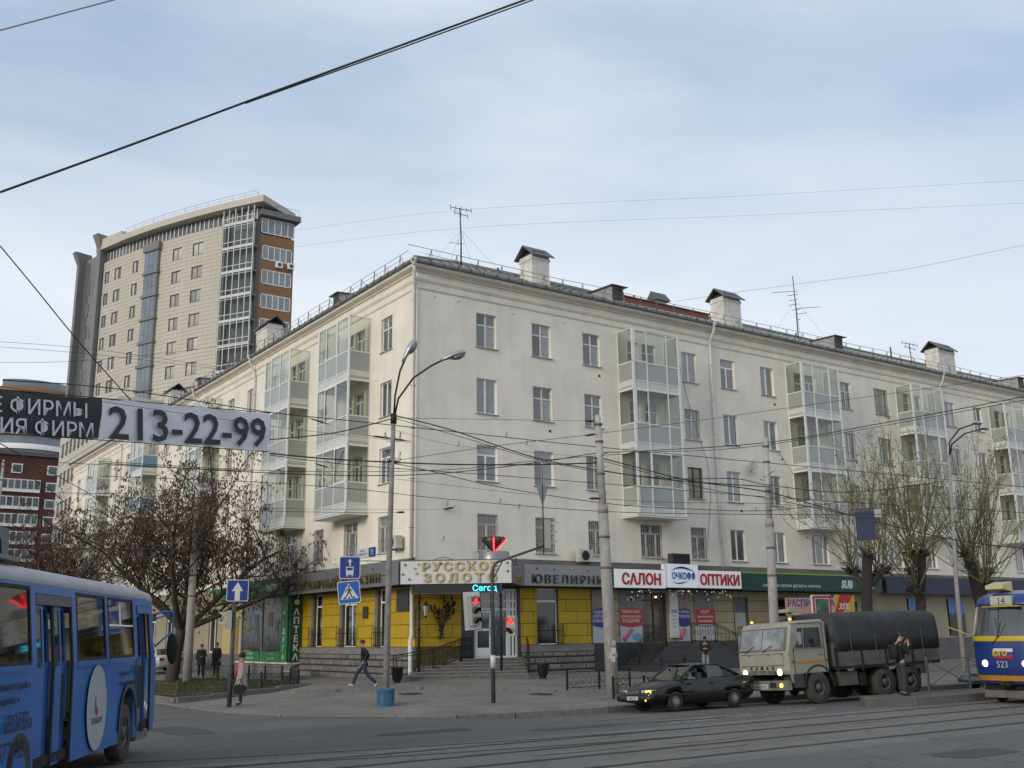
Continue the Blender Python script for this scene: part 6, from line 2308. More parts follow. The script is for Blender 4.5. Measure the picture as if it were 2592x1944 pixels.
# road signs fixed to the lamp post
def sign_frame(name, label, cx, cy, cz, w, h, mat, tilt=0.0, group=None):
 t = thing(name, label, "road sign", (cx, cy, cz), face(cx, cy), group)
 t.rotation_euler.y = tilt
 pl = MB()
 r = 0.05
 poly = []
 for sx, sz, a0 in ((1, 1, 0), (-1, 1, 90), (-1, -1, 180), (1, -1, 270)):
  for k in range(4):
   a = R(a0 + 30 * k)
   poly.append((sx * (w / 2 - r) + r * math.cos(a), sz * (h / 2 - r) + r * math.sin(a)))
 pl.ext(poly, 'y', -0.005, 0.02)
 pl.build("plate", m_white, t)
 MB().ext([(x * (1 - .05 / w * 1), z * (1 - .05 / h)) for x, z in poly], 'y', -0.009, -0.0045).build("field", mat, t)
 return t

def flat(parent, name, mat, poly, y=-0.012):
 MB().ext(poly, 'y', y, y + .003).build(name, mat, parent)

sx_, sy_ = -7.32, -8.50
t = sign_frame("bus_lane_sign", "upper blue road sign with white arrow over a bus at the lamp post", sx_, sy_, 4.57, 0.70, 0.74, m_signblue)
flat(t, "arrow", m_white, [(-.025, .06), (.025, .06), (.025, .19), (.075, .19), (0, .29), (-.075, .19), (-.025, .19)])
flat(t, "bus_body", m_white, [(-.12, -.24), (.12, -.24), (.13, 0.03), (-.13, 0.03)])
flat(t, "bus_window", m_signblue, [(-.095, -.09), (.095, -.09), (.10, 0.0), (-.10, 0.0)], -.016)
flat(t, "bus_wheel", m_white, [(-.11, -.29), (-.06, -.29), (-.06, -.25), (-.11, -.25)])
flat(t, "bus_wheel", m_white, [(.06, -.29), (.11, -.29), (.11, -.25), (.06, -.25)])
t = sign_frame("crossing_sign", "lower blue pedestrian crossing sign hanging crooked at the lamp post", sx_ - .01, sy_, 3.76, 0.74, 0.74, m_signblue2, R(-6))
flat(t, "triangle", m_white, [(-.30, -.22), (.30, -.22), (0, .30)])
walkfig = [[(-.02, .16), (.03, .16), (.04, .21), (.0, .24), (-.03, .21)], [(-.04, .0), (.04, .02), (.05, .14), (-.01, .15)], [(-.04, .02), (.02, .0), (-.06, -.1), (-.12, -.2), (-.16, -.19), (-.09, -.08)],
   [(.0, .02), (.04, .02), (.07, -.08), (.12, -.19), (.08, -.2), (.03, -.08)], [(.04, .13), (.07, .09), (.1, .03), (.08, .02), (.04, .07)], [(-.02, .13), (-.08, .09), (-.13, .02), (-.11, .01), (-.05, .06)]]
for p_ in walkfig:
 flat(t, "walking_figure", m_txt_dark, p_, -.016)
for x in (-.22, -.06, .1):
 flat(t, "stripe", m_txt_dark, [(x, -.21), (x + .07, -.21), (x + .09, -.15), (x + .05, -.15)], -.016)
t = thing("sign_bracket", "thin metal arm carrying the two blue signs on the lamp post", "bracket", (-6.18, -9.05, 0))
MB().tube([(0.05, -.02, 4.78), (-1.14, .57, 4.80)], .016, 5).tube([(0.05, -.02, 4.3), (-1.14, .57, 4.3)], .016, 5).tube([(0.03, -.02, 3.62), (-1.14, .57, 3.60)], .016, 5).tube([(-1.1, .575, 3.3), (-1.1, .575, 4.9)], .02, 5).build("arm", m_sheet, t)

# traffic light mast
t = thing("traffic_light_mast", "dark traffic light mast with a long arm reaching right over the pavement", "mast", (-3.45, -11.3, 0.06))
MB().tube([(0, 0, -.2), (0, 0, 4.25), (.03, -.02, 4.45), (.14, -.09, 4.62), (1.42, -1.0, 5.13)], [.075, .065, .055, .045, .04], 8).build("mast", m_pold, t)
MB().tube([(0.02, -.01, 4.05), (.30, -.2, 4.68)], .025, 6).build("brace", m_pold, t)
MB().tube([(1.42, -1.0, 4.85), (1.42, -1.0, 7.9)], .022, 6).build("rod", m_pold, t)
MB().tube([(.55, -.35, 4.72), (.60, -.4, 4.6), (.66, -.44, 4.62), (.68, -.45, 4.75)], .02, 5).build("cable_loop", m_iron, t)
MB().tube([(0, 0, 1.2), (-.03, -.04, 1.6)], .085, 8).build("pasted_paper", m_white, t)

def signal(label, loc, rz, n, lit, board, kind, tilt=0.0):
 """Signal head facing local -Y."""
 t = thing("traffic_light", label, "traffic light", loc, rz)
 t.rotation_euler.y = tilt
 h = 0.32 * n
 MB().box(-.15, .15, -.02, .18, 0, h).build("housing", m_tlbody, t)
 if board:
  MB().box(-.33, .33, .19, .215, -.14, h + .14).build("backboard", m_white, t)
  MB().box(-.355, -.331, .185, .22, -.16, h + .16).box(.331, .355, .185, .22, -.16, h + .16).box(-.33, .33, .185, .22, -.16, -.141).box(-.33, .33, .185, .22, h + .141, h + .16).build("board_edge", m_iron, t)
 cols = {'red': M("signal_red", (1.0, 0.02, 0.02), 0.4, 0, emit=2.6), 'off': M("signal_off", (0.02, 0.018, 0.015), 0.15, 0.1)}
 for i in range(n):
  zc = h - .16 - .32 * i
  on = (i == 0 and lit)
  ln = MB().lathe([(0.001, 0.03), (.08, .02), (.11, 0)], 14, T=Matrix.Translation((0, -.02, zc)) @ Matrix.Rotation(PI / 2, 4, 'X')).build("lens", cols['red' if on else 'off'], t)
  vz = MB()
  vv = []
  nn = 12
  for k in range(nn + 1):
   a = PI * (-.08 + 1.16 * k / nn)
   ex = .30 if True else 0
   ft = .30 - .16 * abs(math.cos(a)) ** 2
   vv += [(.125 * math.cos(a), -.02, zc + .125 * math.sin(a)), (.12 * math.cos(a), -.02 - ft, zc + .12 * math.sin(a) - .02)]
  vz.add(vv, [(2 * k, 2 * k + 1, 2 * k + 3, 2 * k + 2) for k in range(nn)])
  vz.build("visor", m_tlbody if not board else M("visor_dark", (0.06, 0.055, 0.05), 0.6, 0.1), t)
  if kind == 'ped' and on:
   pass
 return t

fz = face(-3.9, -11.2)
signal("large three lamp traffic light with white backboard showing red", (-3.98, -11.12, 2.62), fz + R(32), 3, True, True, 'car', R(-4))
signal("small pedestrian light glowing red right of the mast", (-3.02, -11.75, 2.28), fz - R(28), 2, True, False, 'ped')
signal("three lamp traffic light seen from behind on the end of the mast arm", (-1.86, -12.42, 5.10), R(62), 3, False, False, 'car')
t = thing("yield_sign", "triangular give way sign seen from behind on top of the mast rod", "road sign", (-2.03, -12.30, 6.55), fz + R(55))
MB().ext([(-.42, .72), (.42, .72), (0, 0)], 'y', 0, .02).build("plate", m_signback, t)
MB().ext([(-.42, .72), (.42, .72), (.40, .70), (-.40, .70)], 'y', .021, .04).box(-.012, .012, .02, .045, .1, .7).build("rim", m_pold, t)

# sign and pedestrian light on the left kerb
t = thing("sign_post", "dark post with a small pedestrian light near the woman in the coat", "post", (-9.95, -4.9, 0.05))
MB().tube([(0, 0, -.2), (0.0, 0, 1.5), (.03, 0, 3.75)], [.085, .078, .065], 9).build("pole", m_pold, t)
t = sign_frame("one_way_sign", "square blue sign with a white upward arrow on the left kerb post", -9.88, -5.0, 3.93, 0.74, 0.74, m_signblue)
flat(t, "arrow", m_white, [(-.085, -.34), (.085, -.34), (.085, -.02), (.19, -.02), (0, .29), (-.19, -.02), (-.085, -.02)])
signal("pedestrian light with two grey hoods on the left kerb post", (-10.14, -4.8, 2.62), R(-116), 2, True, False, 'ped')

# concrete line poles on the right
def line_pole(label, x, y, z0, top, lean, r0, group=None, notices=True):
 t = thing("line_pole", label, "pole", (x, y, z0), group=group)
 dx, dy = lean
 H = top - z0
 zs_ = 0.66 * H
 MB().tube([(0, 0, -.3), (dx * .3, dy * .3, H * .3), (dx * .66, dy * .66, zs_)], [r0, r0 * .88, r0 * .78], 12).build("lower_pole", m_polec, t)
 MB().tube([(dx * .66, dy * .66, zs_ - .02), (dx, dy, H)], [r0 * .60, r0 * .46], 12).build("upper_pole", m_pole, t)
 MB().tube([(dx * .65, dy * .65, zs_ - .25), (dx * .66, dy * .66, zs_ + .05)], r0 * .84, 12).build("collar", m_polec, t)
 for z in (H * .44, H * .55, H * .78, H * .90, H * .965):
  MB().tube([(dx * z / H, dy * z / H, z - .04), (dx * z / H, dy * z / H, z + .04)], r0 * .88 if z < zs_ else r0 * .66, 12).build("band", m_rust, t)
 q = MB()
 for k in range(6):
  a = k * 1.1
  q.tube([(dx * .8, dy * .8, H * .8 + .1 * k), (dx * .8 + .3 * math.cos(a), dy * .8 + .3 * math.sin(a), H * .8 + .1 * k + .1)], .012, 4)
 q.build("hook", m_iron, t)
 if notices:
  random.seed(int(x * 7))
  for k in range(7):
   a = face(x, y) - PI / 2 + random.uniform(-.9, .9)
   z = random.uniform(1.1, 2.2)
   T = Matrix.Translation((0, 0, z)) @ Matrix.Rotation(a, 4, 'Z')
   s = random.uniform(.05, .1)
   MB().box(r0 * .93, r0 * .945, -s, s, -s * 1.3, s * 1.3, T=T).build("notice", M("notice_%d" % (k % 3), ((.5, .5, .48), (.4, .4, .36), (.45, .4, .42))[k % 3], .8), t)
 return t

line_pole("tall concrete line pole with pasted notices left of the dark sedan", 2.06, -10.76, 0.15, 10.4, (-.16, .13), 0.24)
line_pole("tall pale line pole rising behind the truck cab", 8.95, -12.3, 0.1, 9.95, (.36, 0), 0.21)
line_pole("grey concrete pole standing in the planting bed beside the maple trunk", -6.05, 11.7, 0.3, 9.6, (.0, 0), 0.23, notices=False)
line_pole("dark tram line pole standing against the far end of the side street", -9.9, 47.0, 0.1, 16.0, (.1, 0), 0.20, notices=False)

# far lamp post on the right
t = thing("lamp_post", "tall grey lamp post with two long curved arms above the right hand trees", "lamp post", (23.4, -11.0, 0.1))
MB().tube([(0, 0, -.2), (.1, 0, 4), (.7, 0, 10.6)], [.12, .10, .07], 9).build("pole", m_polec, t)
for pts in ([(.7, 0, 10.4), (.9, 0, 11.3), (1.7, -.1, 12.0), (3.0, -.2, 12.4)], [(.7, 0, 10.4), (1.2, .1, 11.2), (2.6, .2, 11.9), (4.4, .3, 12.35)]):
 MB().tube(pts, .04, 6).build("arm", m_iron, t)
 p = pts[-1]
 MB().ball((p[0] + .25, p[1], p[2] + .05), (.40, .17, .10), 12, 6).build("lamp_head", M("lamp_alu", (0.42, 0.43, 0.44)), t)

# low ornamental fences
def fence(label, a, b, h, z, mat, panels, style=0, group=None):
 """Fence of panels between posts; each panel rails, bars and scrolls."""
 a, b = Vector((*a, 0)), Vector((*b, 0))
 ln = (b - a).length
 t = thing("low_fence", label, "fence", (a.x, a.y, z), math.atan2(b.y - a.y, b.x - a.x), group)
 w = ln / panels
 for i in range(panels + 1):
  MB().box(i * w - .03, i * w + .03, -.03, .03, -.15, h + .06).build("post", mat, t)
 for i in range(panels):
  q = MB()
  x0, x1 = i * w + .03, (i + 1) * w - .03
  for zz in (.12, h - .04):
   q.box(x0, x1, -.012, .012, zz, zz + .025)
  if style == 0:
   n = max(3, int(w / .28))
   for k in range(n):
    c = lerp(x0, x1, (k + .5) / n)
    rr = min(.12, (h - .2) * .42)
    q.tube([(c + rr * math.cos(s), 0, .12 + (h - .16) / 2 + rr * 1.1 * math.sin(s)) for s in [j * PI / 5 for j in range(11)]], .010, 4)
    q.tube([(c - rr, 0, .14), (c, 0, h * .55), (c + rr, 0, .14)], .009, 4)
  elif style == 1:
   q.tube([(x0, 0, .14), (x1, 0, h - .05)], .018, 4).tube([(x0, .01, h - .05), (x1, .01, .14)], .018, 4)
  else:
   n = max(4, int(w / .14))
   for k in range(n):
    c = lerp(x0, x1, (k + .5) / n)
    q.box(c - .008, c + .008, -.008, .008, .12, h)
  q.build("panel", mat, t)
 return t

m_fbrown = M("fence_brown", (0.10, 0.075, 0.05), 0.8, 0.3, 4)
fence("low brown scrollwork fence at the street end of the planting bed", (-10.45, 9.5), (-10.4, -0.6), 0.55, 0.16, m_fbrown, 5)
fence("low dark scrollwork fence along the back of the planting bed", (-5.15, 12.0), (-3.75, 5.5), 0.62, 0.42, m_iron, 5)
fence("low dark scrollwork fence at the right end of the planting bed", (-3.85, 5.2), (-4.75, 1.35), 0.62, 0.34, m_iron, 2)
fence("low dark fence along the pavement side of the planting bed", (-6.6, 0.75), (-4.75, 1.33), 0.60, 0.34, m_iron, 1)
fence("small black scrollwork fence in front of the concrete line pole", (0.75, -12.35), (3.6, -12.3), 0.72, 0.1, m_iron, 2)
fence("small black scrollwork fence behind the concrete line pole", (1.2, -9.2), (4.4, -9.0), 0.72, 0.25, m_iron, 2)
fence("grey braced railing along the tram stop behind the man in black", (9.6, -18.45), (31.5, -18.45), 1.05, 0.27, M("railing_grey", (0.13, 0.13, 0.12), 0.6, 0.2, 4), 9, 1)
# bollards before the optician
for k, (x, lb) in enumerate(((12.6, "first black iron bollard before the optician's steps, beside the concrete pole"), (14.1, "second black iron bollard before the optician's steps"), (15.6, "third black iron bollard before the optician's steps, above the sedan bonnet"))):
 z = pav_z(x, -3.0)
 t = thing("bollard", lb, "bollard", (x - 1.2, -3.2, z), group="bollards before the optician")
 MB().lathe([(.09, 0), (.09, .1), (.055, .14), (.055, .62), (.08, .66), (.08, .72), (.03, .85), (.001, .87)], 10).build("post", m_iron, t)
 if k < 2:
  MB().tube([(0, 0, .62), (.4, 0, .5), (.75, 0, .46), (1.1, 0, .5), (1.5, 0, .62)], .012, 4).build("chain", m_iron, t)
# black urns at the foot of the jeweller's steps
for (x, y, lb) in ((-1.9, -1.95, "black metal urn at the left foot of the jeweller's steps"), (3.75, -4.25, "black metal urn at the right foot of the jeweller's steps")):
 t = thing("litter_urn", lb, "urn", (x, y, pav_z(x, y) + .05))
 MB().lathe([(.16, 0), (.13, .1), (.20, .2), (.25, .62), (.27, .66), (.22, .66), (.2, .3), (.01, .3)], 12, caps=False).build("body", m_iron, t)
# pale stone bench wall by the pharmacy
t = thing("low_block_wall", "pale granite block wall with flower tiles between planting bed and pharmacy", "wall", (-2.2, 8.4, 0.4), R(62))
for i in range(4):
 MB().box(-1.6 + i * .82, -.80 + i * .82, -.2, .2, 0, .55).build("block", M("pale_block", (0.30, 0.31, 0.33), .7, .2, 3, rnd=.1), t)
MB().box(-1.65, 1.75, -.24, .24, .55, .62).build("cap", m_coping, t)

# blue sign plate seen from behind, hung on a cable over the road
t = thing("hanging_sign", "dark blue sign plate hanging from a cable in front of the right hand trees", "road sign", (11.42, -15.15, 5.68), face(11.4, -15.1))
MB().box(-.36, .36, 0, .03, 0, 1.22).build("plate", M("plate_back_blue", (0.012, 0.022, 0.072), 0.6, 0.15, 2), t)
MB().box(-.36, .36, -.015, 0, 1.12, 1.15).box(-.2, -.17, -.01, .0, 1.22, 1.36).box(.17, .2, -.01, .0, 1.22, 1.36).build("clamp", m_rust, t)
t = thing("hanging_sign", "small grey sign plate hanging among the twigs right of the blue plate", "road sign", (13.2, -14.3, 6.75), face(13.2, -14.3))
MB().box(-.27, .27, 0, .02, 0, .30).build("plate", m_signback, t)
MB().box(-.02, .02, -.01, .0, .3, .75).build("clamp", m_rust, t)

# street banner across the side street
BA, BB = Vector((-21.3, -14.9, 0)), Vector((-9.9, -7.29, 0))
# black part left, white part right; hung from a sloping cable
t = thing("street_banner", "long black and white banner with telephone number 213-22-99 stretched across the side street", "banner", (-9.9, -7.29, 9.79))
dirv = (Vector((-15.86, -9.3, 9.22)) - Vector((-9.9, -7.29, 9.79)))
Lw = Vector((dirv.x, dirv.y, 0)).length
hd = Vector((dirv.x / Lw, dirv.y / Lw, 0))
slope = dirv.z / Lw

def banner_grid(name, s0, s1, mat, nseg=24):
 q = MB()
 q.smooth = True
 vv = []
 nz = 6
 nrm = Vector((-hd.y, hd.x, 0))
 for i in range(nseg + 1):
  s = lerp(s0, s1, i / nseg)
  top = slope * s - 0.03 * math.sin(s * 1.9)
  hgt = 1.30 - 0.015 * s
  for j in range(nz + 1):
   f = j / nz
   off = 0.05 * math.sin(s * 2.3 + f * 2) * math.sin(PI * f) + 0.03 * math.sin(s * 5 + f * 4)
   p = hd * s + nrm * off
   vv.append((p.x, p.y, top - hgt * f))
 q.add(vv, [(i * (nz + 1) + j, (i + 1) * (nz + 1) + j, (i + 1) * (nz + 1) + j + 1, i * (nz + 1) + j + 1) for i in range(nseg) for j in range(nz)])
 return q.build(name, mat, t)

banner_grid("white_cloth", 0.0, Lw, M("banner_white", (0.72, 0.72, 0.75), 0.7, 0.06, 0.8))
banner_grid("black_cloth", Lw, Lw + 5.6, M("banner_black", (0.028, 0.026, 0.032), 0.6, 0.2, 0.8))
brz = math.atan2(-hd.y, -hd.x)
sl = math.atan(-slope)

def banner_text(body, h, mat, s, z, sx, bold):
 me = text_mesh(body, h, mat, depth=.006, bold=bold, sx=sx, spacing=1.0)
 o = link("lettering", me, t)
 nn = Vector((math.sin(brz), -math.cos(brz), 0))
 p = hd * s + nn * 0.10
 o.matrix_local = Matrix.Translation((p.x, p.y, slope * s + z)) @ Matrix.Rotation(brz, 4, 'Z') @ Matrix.Rotation(-sl, 4, 'Y')
 return o

m_bt = M("banner_ink", (0.030, 0.028, 0.034), .6, .1)
m_bw = M("banner_letter_white", (0.62, 0.62, 0.65), .6, .08)
banner_text("213-22-99", 1.00, m_bt, Lw * .49, -1.17, 1.05, 0.018)
banner_text("НОВЫЕ ФИРМЫ", 0.43, m_bw, Lw + 2.75, -.62, 1.0, 0.003)
banner_text("РЕГИСТРАЦИЯ ФИРМ", 0.43, m_bw, Lw + 3.35, -1.19, 1.0, 0.003)
MB().tube([tuple(hd * s + Vector((0, 0, slope * s + .02))) for s in (-.05, Lw * .5, Lw, Lw + 5.7)], .014, 4).tube([tuple(hd * s + Vector((0, 0, slope * s - 1.32 + .015 * s))) for s in (-.05, Lw * .5, Lw, Lw + 5.7)], .014, 4).build("edge_rope", m_iron, t)
# ================================================================== overhead wires
WIRES = [  # points cast from image pixels at guessed camera distances; insulators below likewise
 ('thin wire running level from the corner lamp post to the concrete pole top', 0.008, [(-6.0, -9.1, 9.73), (1.76, -10.47, 10.19)]),
 ("thick cable from the banner's right end up to the corner lamp post", 0.020, [(-9.85, -7.31, 8.88), (-7.82, -8.19, 9.18), (-6.09, -9.05, 9.7)]),
 ('thick cable sagging from the corner lamp post down to the line pole behind the truck', 0.022, [(-5.99, -9.1, 9.81), (-3.81, -9.21, 9.51), (-0.43, -9.66, 8.72), (2.42, -9.98, 8.42), (5.5, -10.7, 8.16), (9.09, -12.56, 7.91)]),
 ('twin to the sagging cable from the corner lamp post, hanging a little lower', 0.012, [(-5.97, -9.12, 9.7), (-3.33, -9.51, 9.19), (-0.43, -9.66, 8.66), (2.42, -9.98, 8.33)]),
 ("trolley feeder wire along the banner's top edge passing on to the right", 0.017, [(-19.09, -12.57, 8.7), (-15.51, -9.7, 9.48), (-9.92, -7.28, 9.84), (-6.33, -6.68, 10.0), (0.29, -5.9, 10.21), (7.37, -6.32, 10.18), (29.38, -11.69, 9.39)]),
 ("thin wire just under the banner's top edge", 0.008, [(-19.07, -12.57, 8.54), (-9.9, -7.29, 9.36), (-3.56, -5.88, 9.59)]),
 ("thickest dark cable from the banner's bottom right corner to the concrete pole", 0.026, [(-9.83, -7.32, 8.41), (-8.32, -7.41, 8.38), (-6.75, -7.59, 8.38), (-3.53, -8.2, 8.42), (-0.34, -9.35, 8.5), (1.84, -10.53, 8.57)]),
 ('long cable crossing the white front low and rising to the right', 0.020, [(-13.17, 2.08, 9.13), (-7.14, 1.29, 9.12), (-3.2, -0.42, 9.04), (0.34, -1.78, 9.23), (4.08, -3.66, 9.74), (6.19, -5.31, 10.1), (7.6, -6.52, 10.13), (11.52, -10.48, 10.26), (14.6, -14.42, 10.8), (17.34, -18.85, 11.35)]),
 ('companion of the long cable crossing the white front', 0.014, [(-13.18, 2.08, 9.2), (-7.14, 1.29, 9.21), (-3.2, -0.42, 9.21), (0.77, -2.04, 9.4), (4.08, -3.67, 9.82), (7.6, -6.52, 10.06), (11.51, -10.47, 10.16), (17.33, -18.83, 11.21)]),
 ("wire from the banner's bottom edge passing the concrete pole at mid height", 0.014, [(-9.83, -7.32, 8.35), (-5.86, -5.8, 8.53), (-0.28, -6.72, 8.45), (6.0, -7.78, 8.32), (12.77, -10.4, 7.91), (22.32, -15.45, 7.29)]),
 ('lowest long wire crossing the white front above the second floor windows', 0.013, [(-13.14, 2.07, 8.61), (-8.18, -1.52, 8.28), (-4.96, -4.01, 7.91), (-1.99, -5.63, 7.54), (3.05, -9.2, 6.95), (8.39, -12.98, 6.73), (12.36, -16.45, 6.6)]),
 ("wire slanting from the corner lamp post down to the concrete pole's collar", 0.014, [(-6.17, -9.01, 8.17), (-4.44, -9.18, 7.93), (-2.0, -9.54, 7.53), (1.88, -10.57, 7.07), (5.12, -11.03, 7.0), (8.88, -12.33, 6.97), (11.7, -13.84, 7.31)]),
 ('thin wire slanting from the lamp post to the give way sign', 0.006, [(-5.98, -9.11, 7.59), (-4.42, -10.47, 7.28), (-2.28, -12.4, 6.87)]),
 ('thin guy wire reaching the hook on the white wall', 0.007, [(-8.7, -1.33, 7.26), (-3.17, -0.43, 7.58), (0.92, -0.38, 7.83), (2.08, 0.09, 8.03)]),
 ('thin level wire ending in a black insulator right of the lamp post', 0.008, [(-10.75, -6.97, 6.46), (-7.16, -8.5, 6.42), (-5.71, -9.26, 6.43)]),
 ('thin wire rising from lamp post past the concrete pole to the upper right', 0.010, [(-6.17, -9.01, 8.19), (-2.93, -9.41, 8.86), (-0.35, -9.97, 9.32), (1.87, -10.56, 9.69), (7.05, -11.53, 10.65), (11.91, -14.12, 11.47), (17.39, -18.94, 12.23)]),
 ("thin wire from the lamp post's hooks towards the middle of the white front", 0.006, [(-6.18, -9.0, 9.35), (-2.24, -6.65, 9.51), (1.52, -5.53, 9.78), (4.9, -6.83, 9.54)]),
 ('bundle of cables falling from the concrete pole to the tram stop', 0.024, [(2.02, -10.68, 8.74), (3.38, -10.8, 8.54), (5.67, -11.56, 8.04), (9.02, -12.48, 7.7), (11.15, -14.77, 6.65), (13.14, -17.63, 5.58), (14.39, -19.71, 5.13)]),
 ('second cable of the falling bundle right of the concrete pole', 0.014, [(2.01, -10.68, 8.65), (4.27, -10.92, 8.28), (6.57, -11.76, 7.72), (9.01, -12.47, 7.45), (11.0, -14.58, 6.71)]),
 ('wavy black cable between the two line poles and the trees', 0.018, [(2.0, -10.67, 8.26), (3.59, -10.99, 8.14), (5.4, -11.3, 8.13), (7.64, -12.15, 8.18), (9.05, -12.52, 7.98), (13.45, -12.84, 7.94), (18.48, -13.0, 8.59), (20.71, -12.76, 8.95)]),
 ('thin wire under the first floor balcony right of the concrete pole', 0.009, [(1.92, -10.6, 7.22), (5.12, -11.04, 7.22), (9.01, -12.47, 7.24), (11.68, -13.83, 7.01)]),
 ('upper thin wire passing in front of the tall beige tower', 0.010, [(-14.85, 18.65, 17.85), (-9.89, 19.79, 18.43), (-2.41, 19.78, 18.37)]),
 ('middle thin wire passing in front of the tall beige tower', 0.010, [(-14.82, 18.64, 17.57), (-9.87, 19.79, 18.13), (-2.41, 19.78, 18.24)]),
 ('level thin wire passing the grey fins of the tower', 0.010, [(-14.75, 18.63, 16.71), (-10.75, 19.97, 17.65), (-4.86, 20.56, 19.19), (2.25, 20.16, 21.18)]),
 ('dark cable slanting down from the left edge to the banner', 0.018, [(-19.21, -11.04, 12.75), (-18.09, -10.19, 11.98), (-16.66, -9.44, 10.81), (-14.74, -8.34, 9.44)]),
 ('heavy foreground cable climbing from the left edge to the top edge', 0.016, [(-21.47, -27.89, 7.49), (-20.09, -28.14, 8.37), (-18.54, -28.61, 9.32), (-16.98, -29.31, 10.19), (-15.37, -30.32, 11.0)]),
 ('second foreground cable just under the heavy one', 0.010, [(-18.77, -28.52, 9.17), (-16.98, -29.31, 10.15), (-15.35, -30.34, 10.96)]),
 ('pale blurred wire crossing the upper left corner of the sky', 0.010, [(-21.77, -28.86, 9.03), (-20.61, -29.04, 9.75)]),
 ('thin sky wire from the tower over the antenna to the right edge, upper', 0.009, [(11.15, 42.45, 37.83), (14.59, 18.21, 32.03), (37.11, 11.9, 36.15), (56.99, 0.3, 37.97)]),
 ('thin sky wire from the tower over the antenna to the right edge, lower', 0.009, [(11.2, 42.43, 36.25), (14.58, 18.21, 30.64), (37.04, 11.98, 34.47), (56.88, 0.5, 36.0)]),
 ('festooned sky wire from the second chimney to the right edge', 0.012, [(20.18, 3.62, 22.06), (26.3, 3.0, 23.7), (31.81, 2.65, 25.16), (39.52, 0.51, 26.93), (47.83, -3.76, 29.1)]),
 ('level bracket wire over the trolleybus roof', 0.022, [(-17.4, -7.26, 4.95), (-14.32, -3.81, 5.3), (-9.22, 3.07, 5.95)]),
 ('contact wire slanting down in the lower left beside the red brick block', 0.016, [(-18.14, -7.15, 8.02), (-15.71, -1.47, 8.17), (-11.51, 9.91, 8.83), (-8.42, 17.39, 8.93)]),
 ('second contact wire slanting down beside the red brick block', 0.016, [(-18.1, -7.15, 7.52), (-14.62, 2.39, 7.85), (-9.69, 17.7, 8.05)]),
 ('span wire crossing the side street before the beige block', 0.016, [(-11.74, 20.17, 10.17), (-8.49, 17.41, 10.01), (-7.48, 15.07, 9.99), (-6.35, 12.65, 9.57)]),
 ('wire crossing under the black half of the banner', 0.012, [(-16.63, 2.74, 9.08), (-13.17, 2.08, 9.07), (-7.49, 0.36, 9.02)]),
]
INSUL = [
 ((-6.71, -8.39, 9.16), (-5.37, -9.11, 8.96), 0.035),
 ((-8.57, -7.52, 9.74), (-7.88, -7.83, 9.52), 0.025),
 ((-8.26, -7.44, 8.19), (-7.8, -7.64, 8.03), 0.025),
 ((1.38, -10.42, 10.17), (1.69, -10.67, 10.14), 0.045),
 ((1.39, -10.43, 9.59), (1.74, -10.71, 9.65), 0.040),
 ((1.45, -10.47, 7.21), (1.79, -10.75, 7.2), 0.045),
 ((-5.93, -9.14, 6.43), (-5.66, -9.29, 6.44), 0.035),
 ((1.44, 0.01, 7.9), (1.87, -0.25, 7.98), 0.040),
]
m_wire = M("wire_black", (0.018, 0.018, 0.019), 0.6, 0)
m_wirep = M("wire_grey", (0.32, 0.33, 0.35), 0.6, 0)

def smooth_line(P, n=6):
 """Catmull-Rom through the traced image points, so that the cable hangs in one easy curve."""
 V_ = [Vector(p) for p in P]
 if len(V_) < 3:
  return [tuple(p) for p in V_]
 out_ = []
 for i in range(len(V_) - 1):
  p0, p1, p2, p3 = V_[max(0, i - 1)], V_[i], V_[i + 1], V_[min(len(V_) - 1, i + 2)]
  for k in range(n):
   t = k / n
   out_.append(tuple(0.5 * ((2 * p1) + (p2 - p0) * t + (2 * p0 - 5 * p1 + 4 * p2 - p3) * t * t + (3 * p1 - p0 - 3 * p2 + p3) * t * t * t)))
 out_.append(tuple(V_[-1]))
 return out_

for lb, r, P in WIRES:
 o = MB().tube(smooth_line(P), r, 5).build("overhead_wire", m_wirep if "sky wire" in lb or "pale" in lb else m_wire)
 tag(o, lb, "wire", "overhead wires and cables")
for i, (a, b, r) in enumerate(INSUL):
 a, b = Vector(a), Vector(b)
 d = b - a
 pts = [a, a + d * .12, a + d * .2, a + d * .5, a + d * .8, a + d * .88, b]
 o = MB().tube([tuple(p) for p in pts], [r * .3, r * .4, r, r, r, r * .4, r * .3], 8).build("wire_insulator", m_wire)
 tag(o, ("long black rod insulator crossing the corner lamp post", "black strain insulator right of the banner's upper corner", "black strain insulator right of the banner's lower corner",
   "topmost black insulator at the concrete pole", "second black insulator from the top of the concrete pole", "black insulator at the concrete pole's collar",
   "small black insulator low on the lamp post", "black insulator beside the wall hook on the white front")[i], "insulator", "wire insulators")
# ================================================================== vehicles
m_tyre = M("tyre", (0.022, 0.021, 0.020), 0.9, 0.3, 6, bump=0.4, bscale=30)
m_tyred = M("tyre_dusty", (0.060, 0.054, 0.047), 0.95, 0.35, 4, bump=0.4, bscale=30)
m_rim = M("rim_silver", (0.30, 0.30, 0.30), 0.45, 0.2, 6, metal=0.5)
m_rimd = M("rim_dusty", (0.10, 0.088, 0.075), 0.8, 0.3, 6)
m_under = M("underbody", (0.015, 0.014, 0.013), 0.9, 0.3, 4)
m_lamp_on = M("headlight_on", (1.0, 0.86, 0.55), 0.3, 0, emit=7.0)
m_lamp_or = M("indicator_on", (1.0, 0.33, 0.04), 0.3, 0, emit=3.0)
m_amber = M("amber_off", (0.35, 0.10, 0.01), 0.3, 0.1)
m_plate = M("number_plate", (0.45, 0.45, 0.43), 0.6, 0.15, 8)
g_car = glass("car_glass", (0.30, 0.33, 0.33), 0.12, 0.02)
